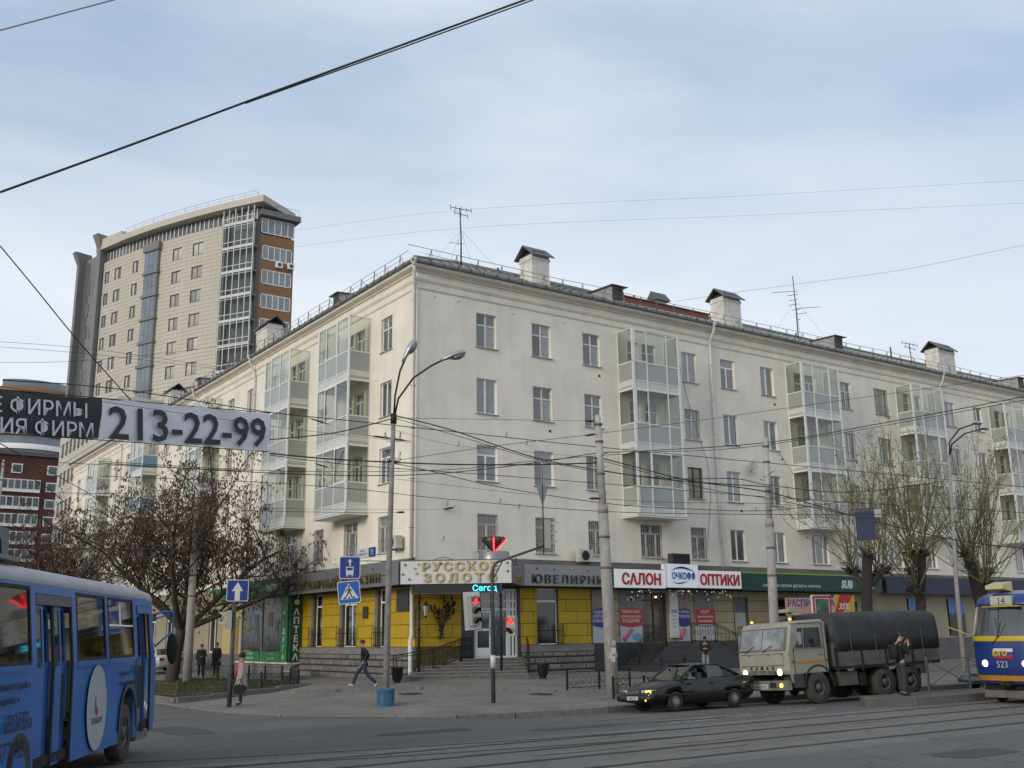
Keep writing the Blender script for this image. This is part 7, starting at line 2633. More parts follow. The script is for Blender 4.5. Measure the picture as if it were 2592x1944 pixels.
g_bus = glass("bus_glass", (0.36, 0.38, 0.35), 0.035, 0.04)
g_tram = glass("tram_glass", (0.62, 0.65, 0.66), 0.16, 0.03)

def wheel(parent, x, y, r, w, style='car', z=None, name="wheel", dusty=False):
 o = link(name, None, parent, (x, y, r if z is None else z))
 T = Matrix.Rotation(PI / 2, 4, 'X')
 rim = r * (0.60 if style == 'car' else 0.52)
 MB().lathe([(rim, -w / 2), (r * .93, -w / 2), (r, -w * .36), (r, w * .36), (r * .93, w / 2), (rim, w / 2)], 26, T=T, caps=False).build("tyre", m_tyred if dusty else m_tyre, o)
 mr = m_rimd if dusty else m_rim
 for s in (-1, 1):
  if style == 'car':
   MB().lathe([(rim, 0), (rim * .97, s * w * .38), (rim * .80, s * w * .42), (rim * .3, s * w * .45), (.001, s * w * .47)], 24, T=T, caps=False).build("rim", mr, o)
   q = MB()
   for k in range(16):
    a = 2 * PI * k / 16
    c, d = math.cos(a), math.sin(a)
    T2 = Matrix.Rotation(a, 4, 'Y')
    q.box(rim * .5, rim * .82, -.012 + s * -(w * .45), .012 + s * -(w * .45), -.012, .012, T=T2)
   q.build("spoke", M("hub_dark", (0.10, 0.10, 0.10), .6, .1), o)
  else:
   MB().lathe([(rim, 0), (rim, s * w * .45), (rim * .88, s * w * .42), (rim * .80, s * w * .12), (rim * .45, s * w * .20), (rim * .42, s * w * .46), (.001, s * w * .48)], 24, T=T, caps=False).build("rim", mr, o)
   q = MB()
   for k in range(8):
    a = 2 * PI * k / 8
    q.lathe([(.028, 0), (.028, s * .05)], 6, T=Matrix.Translation((rim * .62 * math.cos(a), 0, rim * .62 * math.sin(a))) @ T @ Matrix.Translation((0, 0, s * w * .16)))
   q.build("wheel_nut", m_under, o)
 return o

def cyl_cut(x, y0, y1, z, r):
 return MB().lathe([(r, 0), (r, 1)], 28, T=Matrix.Translation((x, y0, z)) @ Matrix.Rotation(-PI / 2, 4, 'X') @ Matrix.Diagonal((1, 1, y1 - y0, 1))).mesh("cutter", m_under)

CARMESH = {}

# ------------------------------------------------------------------ saloon cars
def sedan(name, label, loc, rz, paint, lights=False, driver=False, roll=0.0, group=None):
 t = thing(name, label, "car", loc, rz, group)
 t.rotation_euler.x = roll
 st = [(-2.24, .46, .80, .66, .80), (-2.18, .36, .93, .76, .94), (-2.0, .28, .99, .80, 1.01), (-1.55, .22, .985, .825, 1.01), (-.8, .20, .95, .83, .96), (.3, .20, .92, .83, .93), (.95, .20, .89, .83, .92),
   (1.35, .21, .84, .82, .885), (1.75, .24, .775, .80, .82), (2.02, .28, .70, .76, .745), (2.16, .31, .64, .71, .68), (2.24, .36, .56, .64, .58)]
 rings = []
 for x, zl, zs, w, zc in st:
  half = [(0, zl), (w * .86, zl), (w * .97, zl + .08), (w, zl + .25 * (zs - zl)), (w * 1.005, zl + .6 * (zs - zl)), (w * .965, zs - .035), (w * .90, zs), (w * .5, lerp(zs, zc, .75)), (0, zc)]
  rings.append([(x, y, z) for y, z in half] + [(x, -y, z) for y, z in half[-2:0:-1]])
 b = MB()
 b.smooth = True
 b.loft(rings)
 if "body" not in CARMESH:
  me = b.mesh("body", paint)
  bm = bmesh.new()
  bm.from_mesh(me)
  bmesh.ops.recalc_face_normals(bm, faces=bm.faces)
  bm.to_mesh(me)
  bm.free()
  cm = cut_mesh(me, [cyl_cut(xx, y0, y1, .30, .345) for xx in (-1.26, 1.26) for y0, y1 in ((-1.0, -.60), (.60, 1.0))])
  for p in cm.polygons:
   p.use_smooth = True
  CARMESH["body"] = cm
 cm = CARMESH["body"].copy()
 cm.materials.clear()
 cm.materials.append(paint)
 for p in cm.polygons:
  p.material_index = 0
 link("body", cm, t)
 MB().box(-1.65, 1.65, -.60, .60, .2, .5).build("underside", m_under, t)
 # cabin: roof, pillars, glass
 A, B, C, D = (1.02, .70, .905), (.28, .555, 1.335), (-.88, .555, 1.345), (-1.62, .68, .985)
 rf = MB()
 rf.smooth = True
 n = 8
 vv = []
 for i in range(n + 1):
  for j in range(9):
   u, v = i / n, j / 8
   x = lerp(B[0] + .02, C[0] - .02, u)
   y = lerp(-B[1] - .02, B[1] + .02, v)
   z = lerp(B[2], C[2], u) + .05 * math.sin(PI * u) + .035 * math.sin(PI * v) - .012 * (abs(v - .5) > .45)
   vv.append((x, y, z))
 rf.add(vv, [(i * 9 + j, (i + 1) * 9 + j, (i + 1) * 9 + j + 1, i * 9 + j + 1) for i in range(n) for j in range(8)])
 rf.build("roof", paint, t)
 pl = MB()
 for s in (-1, 1):
  a, b_, c_, d_ = [(p[0], p[1] * s, p[2]) for p in (A, B, C, D)]
  for p, q, r0 in ((a, b_, .032), (b_, c_, .03), (c_, d_, .055), ((-.28, .62 * s, .93), (-.26, .565 * s, 1.35), .032), (a, d_, .02)):
   pl.tube([p, q], r0, 6)
  pl.add([(-1.2, .615 * s, 1.18), (-1.62, .685 * s, .97), (-1.02, .665 * s, .95), (-1.0, .60 * s, 1.2)], [(0, 1, 2, 3)])
 pl.tube([(A[0], -A[1], A[2]), (A[0] + .1, 0, A[2] + .01), A], .02, 6)
 pl.build("pillar", paint, t)
 MB().quad((A[0], -A[1], A[2]), A, B, (B[0], -B[1], B[2])).build("windscreen", g_car, t)
 MB().quad((D[0], -D[1], D[2]), D, C, (C[0], -C[1], C[2])).build("rear_window", g_car, t)
 for s in (-1, 1):
  if not (driver and s == 1):
   MB().quad((.98, .70 * s, .91), (.27, .56 * s, 1.33), (-.25, .57 * s, 1.35), (-.28, .64 * s, .93)).build("side_window", g_car, t)
  else:
   MB().add([(.98, .70 * s, .91), (.62, .63 * s, 1.12), (.62, .66 * s, .92)], [(0, 1, 2)]).build("side_window", g_car, t)
  MB().quad((-.30, .64 * s, .93), (-.28, .57 * s, 1.35), (-.86, .56 * s, 1.34), (-1.10, .65 * s, .95)).build("side_window", g_car, t)
  MB().ball((.86, .84 * s, .97), (.07, .10, .065), 8, 6).build("mirror", paint, t)
  MB().box(-2.1, 2.0, (.835) * s - .008, .835 * s + .008, .47, .53).build("side_moulding", m_under, t)
  for xx in (-.35, .62):
   MB().box(xx, xx + .16, .838 * s - .012, .838 * s + .012, .78, .815).build("door_handle", m_under, t)
  q = MB()
  for xx in (-.30, .86):
   q.tube([(xx, .835 * s, .26), (xx, .842 * s, .55), (xx, .812 * s, .90)], .005, 4)
  q.build("door_gap", m_under, t)
  hl = MB().add([(2.165, .67 * s, .53), (2.225, .34 * s, .53), (2.205, .34 * s, .655), (2.14, .67 * s, .665), (1.98, .745 * s, .66), (1.98, .755 * s, .54)], [(0, 1, 2, 3), (0, 3, 4, 5)]).build("headlight", M("headlight_glass", (.42, .42, .40), .15, .15, 8), t)
  hl.location.x = .018
  if lights:
   MB().add([(2.14, .70 * s, .55), (2.20, .52 * s, .55), (2.19, .52 * s, .645), (2.12, .70 * s, .65)], [(0, 1, 2, 3)]).build("indicator", m_lamp_or if s > 0 else m_amber, t, (.03, 0, 0))
  MB().box(-2.262, -2.24, .45 * s, .70 * s, .68, .84).build("rear_lamp", M("rear_red", (.25, .01, .01), .3, .1), t)
 MB().box(2.235, 2.262, -.28, .28, .55, .635).build("grille", m_under, t)
 for k in range(3):
  MB().box(2.262, 2.27, -.27, .27, .56 + k * .03, .57 + k * .03).build("grille_bar", m_rim, t)
 bm = MB()
 bm.smooth = True
 bm.loft([[(x, y * k, z) for x, z in ((2.1, .30), (2.27, .32), (2.31, .40), (2.29, .49), (2.1, .51))] for y, k in ((-.80, .98), (-.5, 1.0), (0.0, 1.0), (.5, 1.0), (.80, .98))])
 bm.build("bumper", paint, t, normals=True)
 MB().box(2.312, 2.322, -.26, .26, .37, .48).build("number_plate", m_plate, t)
 letter("Н305 ОТ", .07, m_txt_dark, t, (2.326, 0, .39), PI / 2, depth=.003, sx=.9)
 if lights:
  MB().ball((2.28, .58, .37), (.03, .05, .035), 8, 5).build("fog_lamp", m_lamp_or, t)
 for xx in (-1.26, 1.26):
  for s in (-1, 1):
   wheel(t, xx, .74 * s, .295, .19, 'car')
 for xx in (.25, -.55):
  for s in (-1, 1):
   q = MB().box(xx - .24, xx + .24, s * .34 - .24, s * .34 + .24, .42, .58)
   q.box(xx - .34, xx - .20, s * .34 - .23, s * .34 + .23, .5, 1.12)
   q.build("seat", M("car_seat", (.05, .05, .055), .9, .2), t)
 MB().box(.55, .95, -.66, .66, .7, .92).build("dashboard", m_under, t)
 MB().lathe([(.17, -.012), (.185, 0), (.17, .012)], 16, T=Matrix.Translation((.52, .36, .92)) @ Matrix.Rotation(R(-60), 4, 'Y')).build("steering_wheel", m_under, t)
 return t

m_cardark = M("car_paint_dark_green", (0.0045, 0.0065, 0.0060), 0.32, 0.2, 3, spec=0.4, coat=0.35)
m_carsil = M("car_paint_silver", (0.20, 0.21, 0.22), 0.35, 0.15, 3, metal=0.4, coat=0.5, dirt=0.2)
m_carwhite = M("car_paint_white", (0.42, 0.42, 0.43), 0.4, 0.1, 3, coat=0.4, dirt=0.2)
car = sedan("sedan_car", "dark saloon car with orange indicator lit in front of the truck", (1.33, -15.38, -0.075), PI + R(-1.0), m_cardark, True, True, R(2.2))
sedan("sedan_car", "silver saloon car half hidden behind the tram stop railing", (18.6, -16.0, -0.07), PI, m_carsil, False, False, R(1.5))
sedan("sedan_car", "pale parked car glimpsed behind the maple trunk", (-3.3, 25.5, 0.42), PI / 2, m_carwhite)
sedan("sedan_car", "dark car low behind the tram's left corner with one orange lamp", (24.4, -16.0, -0.07), PI, M("car_paint_black", (0.012, 0.012, 0.014), 0.3, 0.2, 3, coat=0.6), True, False)

# ------------------------------------------------------------------ tarpaulin truck
m_cab = M("truck_cab", (0.29, 0.28, 0.225), 0.55, 0.16, 2.5, coat=0.15, dirt=0.25)
m_tarp = M("tarpaulin", (0.030, 0.032, 0.034), 0.62, 0.35, 1.4, bump=0.6, bscale=3, dirt=0.25)
m_board = M("bed_board", (0.105, 0.105, 0.100), 0.75, 0.3, 2.5, dirt=0.4)
truck = thing("cargo_truck", "grey beige lorry with lit headlights and dark tarpaulin over its bed", "truck", (5.42, -16.21, -0.06), R(176))
truck.rotation_euler.x = R(2.6)
truck.rotation_euler.y = R(1.2)
cab = link("cab", None, truck)
W2 = 1.16
prof = [(-.52, .98), (1.26, .98), (1.31, 1.10), (1.31, 1.66), (1.27, 1.72), (1.03, 2.50), (.94, 2.60), (.6, 2.66), (-.45, 2.68), (-.55, 2.62)]
q = MB()
rings = []
for y, k in ((-W2, .94), (-W2 + .06, .985), (-W2 + .2, 1.0), (0, 1.012), (W2 - .2, 1.0), (W2 - .06, .985), (W2, .94)):
 rings.append([(x * (k if x > .5 else 1), y, z - (.05 if abs(y) > W2 - .02 and z > 2.55 else 0)) for x, z in prof])
q.loft(rings)
shell = q.build("cab_shell", m_cab, cab, normals=True)

def on_front(y, z):
 """x of the cab's front face at height z."""
 if z <= 1.66:
  return 1.322
 return lerp(1.305, 1.06, (z - 1.70) / .80)

# windscreen: two panes in a pale seal
for y0, y1 in ((-1.03, -.02), (.02, 1.03)):
 z0, z1 = 1.79, 2.43
 MB().add([(on_front(0, z0) + .012, y0, z0), (on_front(0, z0) + .012, y1, z0), (on_front(0, z1) + .012, y1 * .98, z1), (on_front(0, z1) + .012, y0 * .98, z1)], [(0, 1, 2, 3)]).build("windscreen", M("truck_windscreen", (0.24, 0.25, 0.24), 0.06, 0.75, 1.3, spec=0.8, coat=1.0), cab)
MB().tube([(on_front(0, 1.76) + .01, -1.07, 1.76), (on_front(0, 1.76) + .01, 1.07, 1.76), (on_front(0, 2.46) + .01, 1.05, 2.46), (on_front(0, 2.46) + .01, -1.05, 2.46), (on_front(0, 1.76) + .01, -1.07, 1.76)], .022, 6).build("windscreen_seal", M("seal_pale", (.25, .24, .2), .7, .1), cab)
for y in (-.75, .1):
 MB().tube([(1.34, y, 1.70), (1.33, y + .18, 1.80), (1.31, y + .42, 1.90)], .012, 5).build("wiper", m_under, cab)
# bonnet panel, lettering, grille, lamps
MB().box(1.318, 1.335, -.98, .98, 1.28, 1.63).build("bonnet_panel", m_cab, cab)
for z in (1.268, 1.642):
 MB().box(1.316, 1.328, -1.0, 1.0, z - .006, z + .006).build("panel_gap", m_under, cab)
for y in (-.55, .35, .95):
 MB().box(1.335, 1.35, y - .05, y + .05, 1.585, 1.625).build("hinge", m_rust, cab)
for i, ch in enumerate("КАМАЗ"):
 letter(ch, .085, m_under, cab, (1.345, -.50 + i * .25, 1.155), PI / 2, depth=.02, bold=.006)
MB().box(1.29, 1.335, -.58, .58, 1.0, 1.13).build("grille_well", m_under, cab)
for k in range(4):
 MB().box(1.33, 1.35, -.58, .58, .995 + k * .040, 1.010 + k * .040).build("grille_slat", m_cab, cab)
for y in (-.2, .2):
 MB().box(1.33, 1.352, y - .012, y + .012, 1.0, 1.13).build("grille_slat", m_cab, cab)
for s in (-1, 1):
 MB().lathe([(.13, 0), (.13, .035), (.115, .04)], 16, T=Matrix.Translation((1.31, .80 * s, 1.06)) @ Matrix.Rotation(PI / 2, 4, 'Y')).build("headlight_bezel", m_cab, cab)
 MB().lathe([(.105, 0), (.09, .025), (.001, .04)], 16, T=Matrix.Translation((1.342, .80 * s, 1.06)) @ Matrix.Rotation(PI / 2, 4, 'Y')).build("headlight", m_lamp_on, cab)
 MB().ball((.72, .9 * s, 2.72), (.05, .05, .035), 8, 5).build("marker_lamp", m_lamp_or, cab)
 # door with window
 d = MB()
 y = W2 * s
 d.box(-.40, .98, y - .004 * s, y + .012 * s, 1.0, 1.0 + .001)
 for x0, x1, z0, z1 in ((-.42, -.40, .99, 2.55), (1.0, 1.02, .99, 1.75), (-.42, 1.0, 2.55, 2.57)):
  d.box(x0, x1, y - .004 * s, y + .008 * s, z0, z1)
 d.build("door_gap", m_under, cab)
 MB().add([(-.28, y + .008 * s, 1.78), (.88, y + .008 * s, 1.78), (.74, y + .008 * s, 2.42), (-.26, y + .008 * s, 2.42)], [(0, 1, 2, 3)]).build("side_window", M("truck_side_glass", (0.02, 0.022, 0.022), 0.06, 0.4, 2, coat=1.0), cab)
 MB().tube([(-.29, y + .01 * s, 1.77), (.90, y + .01 * s, 1.77), (.75, y + .01 * s, 2.43), (-.27, y + .01 * s, 2.43), (-.29, y + .01 * s, 1.77)], .02, 5).tube([(.52, y + .01 * s, 1.77), (.48, y + .01 * s, 2.43)], .014, 4).build("window_trim", M("seal_pale", (.25, .24, .2)), cab)
 MB().box(-.40, 1.0, y + .005 * s, y + .012 * s, 1.30, 1.38).build("orange_stripe", M("truck_orange", (.42, .20, .015), .5, .15, 3), cab)
 for x in (1.08, -.47):
  MB().ball((x, y + .01 * s, 1.37), (.045, .03, .045), 8, 5).build("side_lamp", M("side_red", (.25, .05, .03), .4, .1), cab)
 MB().box(-.30, -.16, y, y + .04 * s, 1.55, 1.58).build("door_handle", m_rim, cab)
 MB().tube([(1.0, y, 1.72), (1.05, y + .16 * s, 1.86), (.9, y + .22 * s, 2.0)], .012, 5).build("mirror_arm", m_under, cab)
 MB().box(.86, .92, y + .14 * s, y + .30 * s, 1.9, 2.28).build("mirror", M("mirror_glass", (.22, .23, .24), .15, .2), cab)
 # wheel arch skirt
 fd = MB()
 pts = []
 for k in range(13):
  a = PI * (k / 12) * 1.0
  pts.append((.70 * math.cos(a), .54 + .70 * math.sin(a)))
 vv = []
 for x, z in pts:
  vv += [(x, y - .50 * s, z), (x, y + .03 * s, z), (x * .93, y + .03 * s, .54 + (z - .54) * .93)]
 fd.add(vv, [(3 * k, 3 * k + 3, 3 * k + 4, 3 * k + 1) for k in range(12)] + [(3 * k + 1, 3 * k + 4, 3 * k + 5, 3 * k + 2) for k in range(12)])
 fd.build("mudguard", M("mudguard_black", (.022, .022, .023), .6, .3, 4), cab)
 MB().box(.68, 1.12, y - .45 * s, y + .01 * s, .55, .98).build("step_box", M("step_dark", (.05, .048, .042), .8, .3, 4), cab)
 # side panel below the door
 MB().add([(.72, y + .006 * s, 1.0), (1.26, y + .006 * s, 1.0), (1.2, y + .006 * s, .72), (.86, y + .006 * s, .62)], [(0, 1, 2, 3)]).build("lower_skirt", m_cab, cab)
# bumper
bq = MB().box(1.30, 1.46, -1.22, 1.22, .50, .80)
bq.build("bumper", M("truck_bumper", (.16, .155, .13), .6, .25, 3, dirt=.3), cab)
MB().box(1.46, 1.475, -.32, .32, .54, .70).build("number_plate", m_plate, cab)
letter("А 412 КУ", .09, m_txt_dark, cab, (1.478, 0, .57), PI / 2, depth=.003)
for s in (-1, 1):
 MB().box(1.455, 1.468, .55 * s - .14, .55 * s + .14, .58, .74).build("bumper_slot", m_under, cab)
 MB().lathe([(.075, 0), (.06, .03), (.001, .04)], 12, T=Matrix.Translation((1.46, .92 * s, .65)) @ Matrix.Rotation(PI / 2, 4, 'Y')).build("fog_lamp", m_lamp_or, cab)
for x, y, lb in ((0, -1.02, 0), (0, 1.02, 0)):
 wheel(truck, x, y, .51, .28, 'truck', dusty=True)
for x in (-3.19, -4.51):
 for s in (-1, 1):
  wheel(truck, x, .92 * s, .51, .50, 'truck', dusty=True)
# chassis
MB().box(-5.9, 1.2, -.45, -.33, .62, .86).box(-5.9, 1.2, .33, .45, .62, .86).build("chassis_rail", m_under, truck)
for x in (0, -3.19, -4.51):
 MB().tube([(x, -.9, .5), (x, -.2, .5), (x, 0, .48), (x, .2, .5), (x, .9, .5)], [.09, .1, .24, .1, .09], 8).build("axle", m_under, truck)
MB().box(-1.9, -1.0, .6, 1.1, .5, .95).build("fuel_tank", M("tank_grey", (.10, .095, .08), .7, .3), truck)
MB().box(-1.7, -1.1, -1.1, -.6, .45, .95).build("battery_box", M("tank_grey", (.10, .095, .08)), truck)
MB().box(-2.3, -2.0, .7, 1.1, .45, .9).build("spare_box", m_under, truck)
MB().box(-.72, -.60, -1.0, 1.0, .98, 2.2).build("air_intake", m_under, truck)
# bed boards and tarpaulin
bed_ = link("cargo_bed", None, truck)
MB().box(-6.05, -.85, -1.24, 1.24, 1.02, 1.14).build("bed_floor", m_under, bed_)
xs_ = [-.85, -2.05, -3.25, -4.6, -6.05]
for s in (-1, 1):
 for i in range(4):
  MB().box(xs_[i + 1] + .02, xs_[i] - .02, 1.20 * s, 1.25 * s, 1.12, 1.74).build("side_board", m_board, bed_)
  MB().box(xs_[i] - .04, xs_[i] + .04, 1.20 * s, 1.28 * s, .95, 1.72).build("stake", m_under, bed_)
  MB().box(xs_[i + 1] + .12, xs_[i] - .5, 1.251 * s, 1.257 * s, 1.28, 1.35).build("faded_stripe", M("faded_orange", (.15, .085, .03), .8, .3, 4), bed_)
MB().box(-.90, -.85, -1.2, 1.2, 1.12, 1.9).build("front_board", m_board, bed_)
tq = MB()
tq.smooth = True
rings = []
random.seed(14)
N_ = 22
for i in range(N_ + 1):
 x = lerp(-.86, -6.08, i / N_)
 sag = .035 * math.sin(i * 2.2) + .02 * math.sin(i * 5.1)
 end = 1.0 - .05 * (i in (0, N_))
 ring = []
 for y, z in ((1.27, 1.60), (1.28, 2.0), (1.27, 2.45), (1.24, 2.68), (1.14, 2.82), (.9, 2.875), (.4, 2.90), (0, 2.91), (-.4, 2.90), (-.9, 2.875), (-1.14, 2.82), (-1.24, 2.68), (-1.27, 2.45), (-1.28, 2.0), (-1.27, 1.60)):
  zz = z if z < 1.7 else 1.66 + (z - 1.66) * (end + .010 * math.sin(i * .9))
  if i > N_ * .62 and z <= 2.0:
   zz -= .06
  ring.append((x + random.uniform(-.01, .01), y * (1 - sag * .35 * (z > 1.7)), zz + random.uniform(-.012, .012)))
 rings.append(ring)
tq.loft(rings, closed=True)
tq.build("tarpaulin", m_tarp, bed_, normals=True)
for x in (-1.6, -2.8, -4.0, -5.2):
 for s in (-1, 1):
  MB().tube([(x, 1.285 * s, 1.3), (x + .03, 1.292 * s, 1.9), (x, 1.275 * s, 2.3)], .010, 4).build("lashing_rope", M("rope", (.14, .13, .11), .9, .2), bed_)
MB().tube([(-.70, -.5, 2.3), (-.70, -.5, 3.02)], .07, 8).box(-.95, -.45, -.75, -.25, 3.0, 3.12).build("snorkel", m_cab, truck)

# ------------------------------------------------------------------ trolleybus
m_bus = M("bus_blue", (0.014, 0.118, 0.38), 0.42, 0.18, 1.3, coat=0.25, dirt=0.18)
m_busd = M("bus_blue_dark", (0.012, 0.075, 0.26), 0.5, 0.2, 1.3, dirt=0.2)
m_rubber = M("rubber_black", (0.015, 0.015, 0.015), 0.8, 0.1)
m_roofw = M("bus_roof_white", (0.40, 0.40, 0.41), 0.6, 0.15, 2, dirt=0.25)
az = R(61.5)
hx, hy = math.cos(az), math.sin(az)
bus = thing("trolleybus", "blue trolleybus with white roof edge turning out of frame at the left", "trolleybus", (-17.35 - hy * 1.08 + hx * .12, -19.11 + hx * 1.08 + hy * .12, 0.0), az)
bus.rotation_euler.x = R(-2.2)
# local: x forward, y left, right side at y = -1.25; front axle at x = 0
YS = -1.25
XR, XF = -9.0, 2.62
TUM = 0.07

def ysd(z, s=1):
 """Side plane: upright to the belt, leaning in above it."""
 return -1.25 + (max(0, z - 1.9) / 1.3) * 0.10

def side_panel(name, x0, x1, z0, z1, mat, parent, out=0.0, th=0.03):
 q = MB()
 zl = [z0] + ([1.9] if z0 < 1.9 < z1 else []) + [z1]
 for k in range(len(zl) - 1):
  a, b = zl[k], zl[k + 1]
  ya, yb = ysd(a) - out, ysd(b) - out
  q.add([(x0, ya, a), (x1, ya, a), (x1, yb, b), (x0, yb, b), (x0, ya + th, a), (x1, ya + th, a), (x1, yb + th, b), (x0, yb + th, b)],
    [(0, 1, 2, 3), (7, 6, 5, 4), (0, 4, 5, 1), (1, 5, 6, 2), (2, 6, 7, 3), (3, 7, 4, 0)])
 return q.build(name, mat, parent)

bbody = link("body", None, bus)
# openings along the right side: (x0, x1, kind)
WZ0, WZ1 = 1.93, 3.05
segs = [(-9.0, -7.55, 'door'), (-7.35, -5.65, 'win'), (-5.42, -3.62, 'door'), (-3.40, -1.60, 'win'), (-1.42, .50, 'win'), (.78, 1.95, 'fdoor')]
edges_x = sorted(set([-9.0, 2.25] + [v for s in segs for v in s[:2]]))
for i in range(len(edges_x) - 1):
 a, b = edges_x[i], edges_x[i + 1]
 kind = next((k for s0, s1, k in segs if abs(s0 - a) < 1e-6 and abs(s1 - b) < 1e-6), None)
 if kind is None:
  side_panel("pillar", a, b, .38, 3.12, m_bus, bbody)
 elif kind == 'win':
  side_panel("top_band", a, b, WZ1, 3.12, m_bus, bbody)
  side_panel("skirt_panel", a, b, .38 if not (a < 0 < b) else 1.9, 1.9 - .06 if not (a < 0 < b) else 1.901, m_bus, bbody)
  side_panel("waist_rail", a, b, 1.84, WZ0, m_bus, bbody, 0.012)
  side_panel("pane", a + .05, b - .05, WZ0 + .05, WZ1 - .05, g_bus, bbody, -.012, .006)
  for x0, x1, z0, z1 in ((a, b, WZ0, WZ0 + .055), (a, b, WZ1 - .055, WZ1), (a, a + .055, WZ0 + .055, WZ1 - .055), (b - .055, b, WZ0 + .055, WZ1 - .055)):
   side_panel("window_seal", x0, x1, z0, z1, m_rubber, bbody, .006, .03)
  if a > -4:
   side_panel("lower_trim", a, b if b < 0 else a + .01, 1.80, 1.835, m_busd, bbody, .006, .01)
 else:
  top = 2.80
  side_panel("top_band", a, b, top + .16, 3.12, m_bus, bbody)
  side_panel("door_head", a + .05, b - .02, top, top + .15, M("door_head_grey", (.11, .11, .115), .7, .2) if kind == 'door' else m_bus, bbody, .02 if kind == 'fdoor' else .0, .05)
  n = 4 if kind == 'door' else 2
  dr_ = link("door", None, bbody)
  w = (b - a - .10) / n
  for k in range(n):
   x0 = a + .05 + w * k
   ang = .05 * (1 if k % 2 else -1)
   o_ = -.05 - (.06 if k % 2 else 0)
   # leaf frame
   for u0, u1, z0, z1 in ((x0, x0 + .07, .42, top), (x0 + w - .07, x0 + w, .42, top), (x0 + .07, x0 + w - .07, .42, 1.88), (x0 + .07, x0 + w - .07, top - .06, top)):
    side_panel("leaf", u0, u1, z0, z1, m_bus if k % 2 == 0 else m_busd, dr_, o_, .03)
   side_panel("leaf_glass", x0 + .07, x0 + w - .07, 1.95, top - .06, g_bus, dr_, o_ - .012, .006)
   if kind == 'fdoor' or k == 3:
    side_panel("leaf_slot", x0 + .1, x0 + w - .1, .9, 1.75, m_rubber, dr_, o_ + .004, .01)
  side_panel("door_seal", (a + b) / 2 - .04, (a + b) / 2 + .04, .42, top, m_rubber, dr_, -.03, .03)
  side_panel("door_seal", b - .06, b, .40, top, m_rubber, dr_, .0, .04)
# skirt with the wheel arch cut out
q = MB()
cx, cz, rr = 0.0, .58, .70
top_pts = [(-1.42, 1.84), (.50, 1.84), (.78, 1.84)]
arch = [(cx + rr * math.cos(PI * k / 16) * 0.94, cz + rr * math.sin(PI * k / 16) * 1.10) for k in range(17)]
outer = []
for k in range(17):
 a = PI * k / 16
 outer.append((max(-1.42, min(.78, cx + 3 * math.cos(a))), max(.38, min(1.90, cz + 3 * math.sin(a)))))
arch = [(.66, .38)] + arch + [(-.66, .38)]
outer = [(.78, .38)] + outer + [(-1.42, .38)]
vv = []
for (xa, za), (xo, zo) in zip(arch, outer):
 vv += [(xa, YS, za), (xo, YS, zo), (xa, YS + .05, za)]
q.add(vv, [(3 * k, 3 * k + 1, 3 * k + 4, 3 * k + 3) for k in range(len(arch) - 1)] + [(3 * k, 3 * k + 3, 3 * k + 5, 3 * k + 2) for k in range(len(arch) - 1)])
q.build("skirt_panel", m_bus, bbody)
q = MB()
vv = []
for k in range(17):
 a = PI * k / 16
 for r_, y in ((.70, YS - .03), (.70, YS + .5), (.80, YS - .035)):
  vv.append((r_ * .94 * math.cos(a), y, cz + r_ * 1.1 * math.sin(a)))
q.add(vv, [(3 * k, 3 * k + 3, 3 * k + 4, 3 * k + 1) for k in range(16)] + [(3 * k, 3 * k + 2, 3 * k + 5, 3 * k + 3) for k in range(16)])
q.build("wheel_arch", M("arch_grey", (.085, .08, .075), .8, .3, 4), bbody)
# roof: curved sheet with white gutter edge
def roof_ring(x, drop=0.0, sc=1.0):
 return [(x, y * sc, z - drop) for y, z in ((-1.16, 3.10), (-1.18, 3.16), (-1.12, 3.27), (-.9, 3.36), (-.5, 3.42), (0, 3.44), (.5, 3.42), (.9, 3.36), (1.12, 3.27), (1.18, 3.16), (1.16, 3.10))]

q = MB()
q.smooth = True
q.loft([roof_ring(-9.0), roof_ring(1.6), roof_ring(2.2, .03), roof_ring(2.5, .10, .95)], closed=False)
q.build("roof", m_roofw, bbody)
# front end: rounded, with windscreen pillar
q = MB()
q.smooth = True
rings = []
for z, xf in ((.42, 2.42), (.6, 2.58), (1.2, 2.66), (1.75, 2.66), (1.9, 2.64)):
 rings.append([(2.25, -1.25, z), (lerp(2.25, xf, .6), -1.23, z), (xf - .08, -1.12, z), (xf, -.9, z), (xf + .04, 0, z), (xf, .9, z), (xf - .08, 1.12, z), (lerp(2.25, xf, .6), 1.23, z), (2.25, 1.25, z)])
q.loft(rings, closed=False)
q.build("front_panel", m_bus, bbody)
q = MB()
q.smooth = True
rings = []
for z, xf, hw in ((1.9, 2.62, 1.23), (2.95, 2.44, 1.14)):
 rings.append([(2.25, -hw, z), (lerp(2.25, xf, .55), -hw + .02, z), (xf - .08, -hw + .12, z), (xf, -hw + .3, z), (xf + .03, 0, z), (xf, hw - .3, z), (xf - .08, hw - .12, z), (2.25, hw, z)])
q.loft(rings, closed=False)
q.build("windscreen", g_bus, bbody)
q = MB()
q.smooth = True
rings = []
for z, xf, hw in ((2.93, 2.46, 1.16), (3.14, 2.42, 1.16)):
 rings.append([(2.25, -hw, z), (lerp(2.25, xf, .6), -hw + .02, z), (xf - .08, -hw + .12, z), (xf, -hw + .3, z), (xf + .03, 0, z), (xf, hw - .3, z), (xf - .08, hw - .12, z), (2.25, hw, z)])
q.loft(rings, closed=False)
q.build("destination_band", m_bus, bbody)
MB().tube([(2.26, -1.20, 1.92), (2.24, -1.13, 2.96)], .035, 6).tube([(2.60, -.98, 1.9), (2.43, -.95, 2.95)], .03, 6).tube([(2.64, 0, 1.9), (2.46, 0, 2.95)], .03, 6).build("windscreen_pillar", m_rubber, bbody)
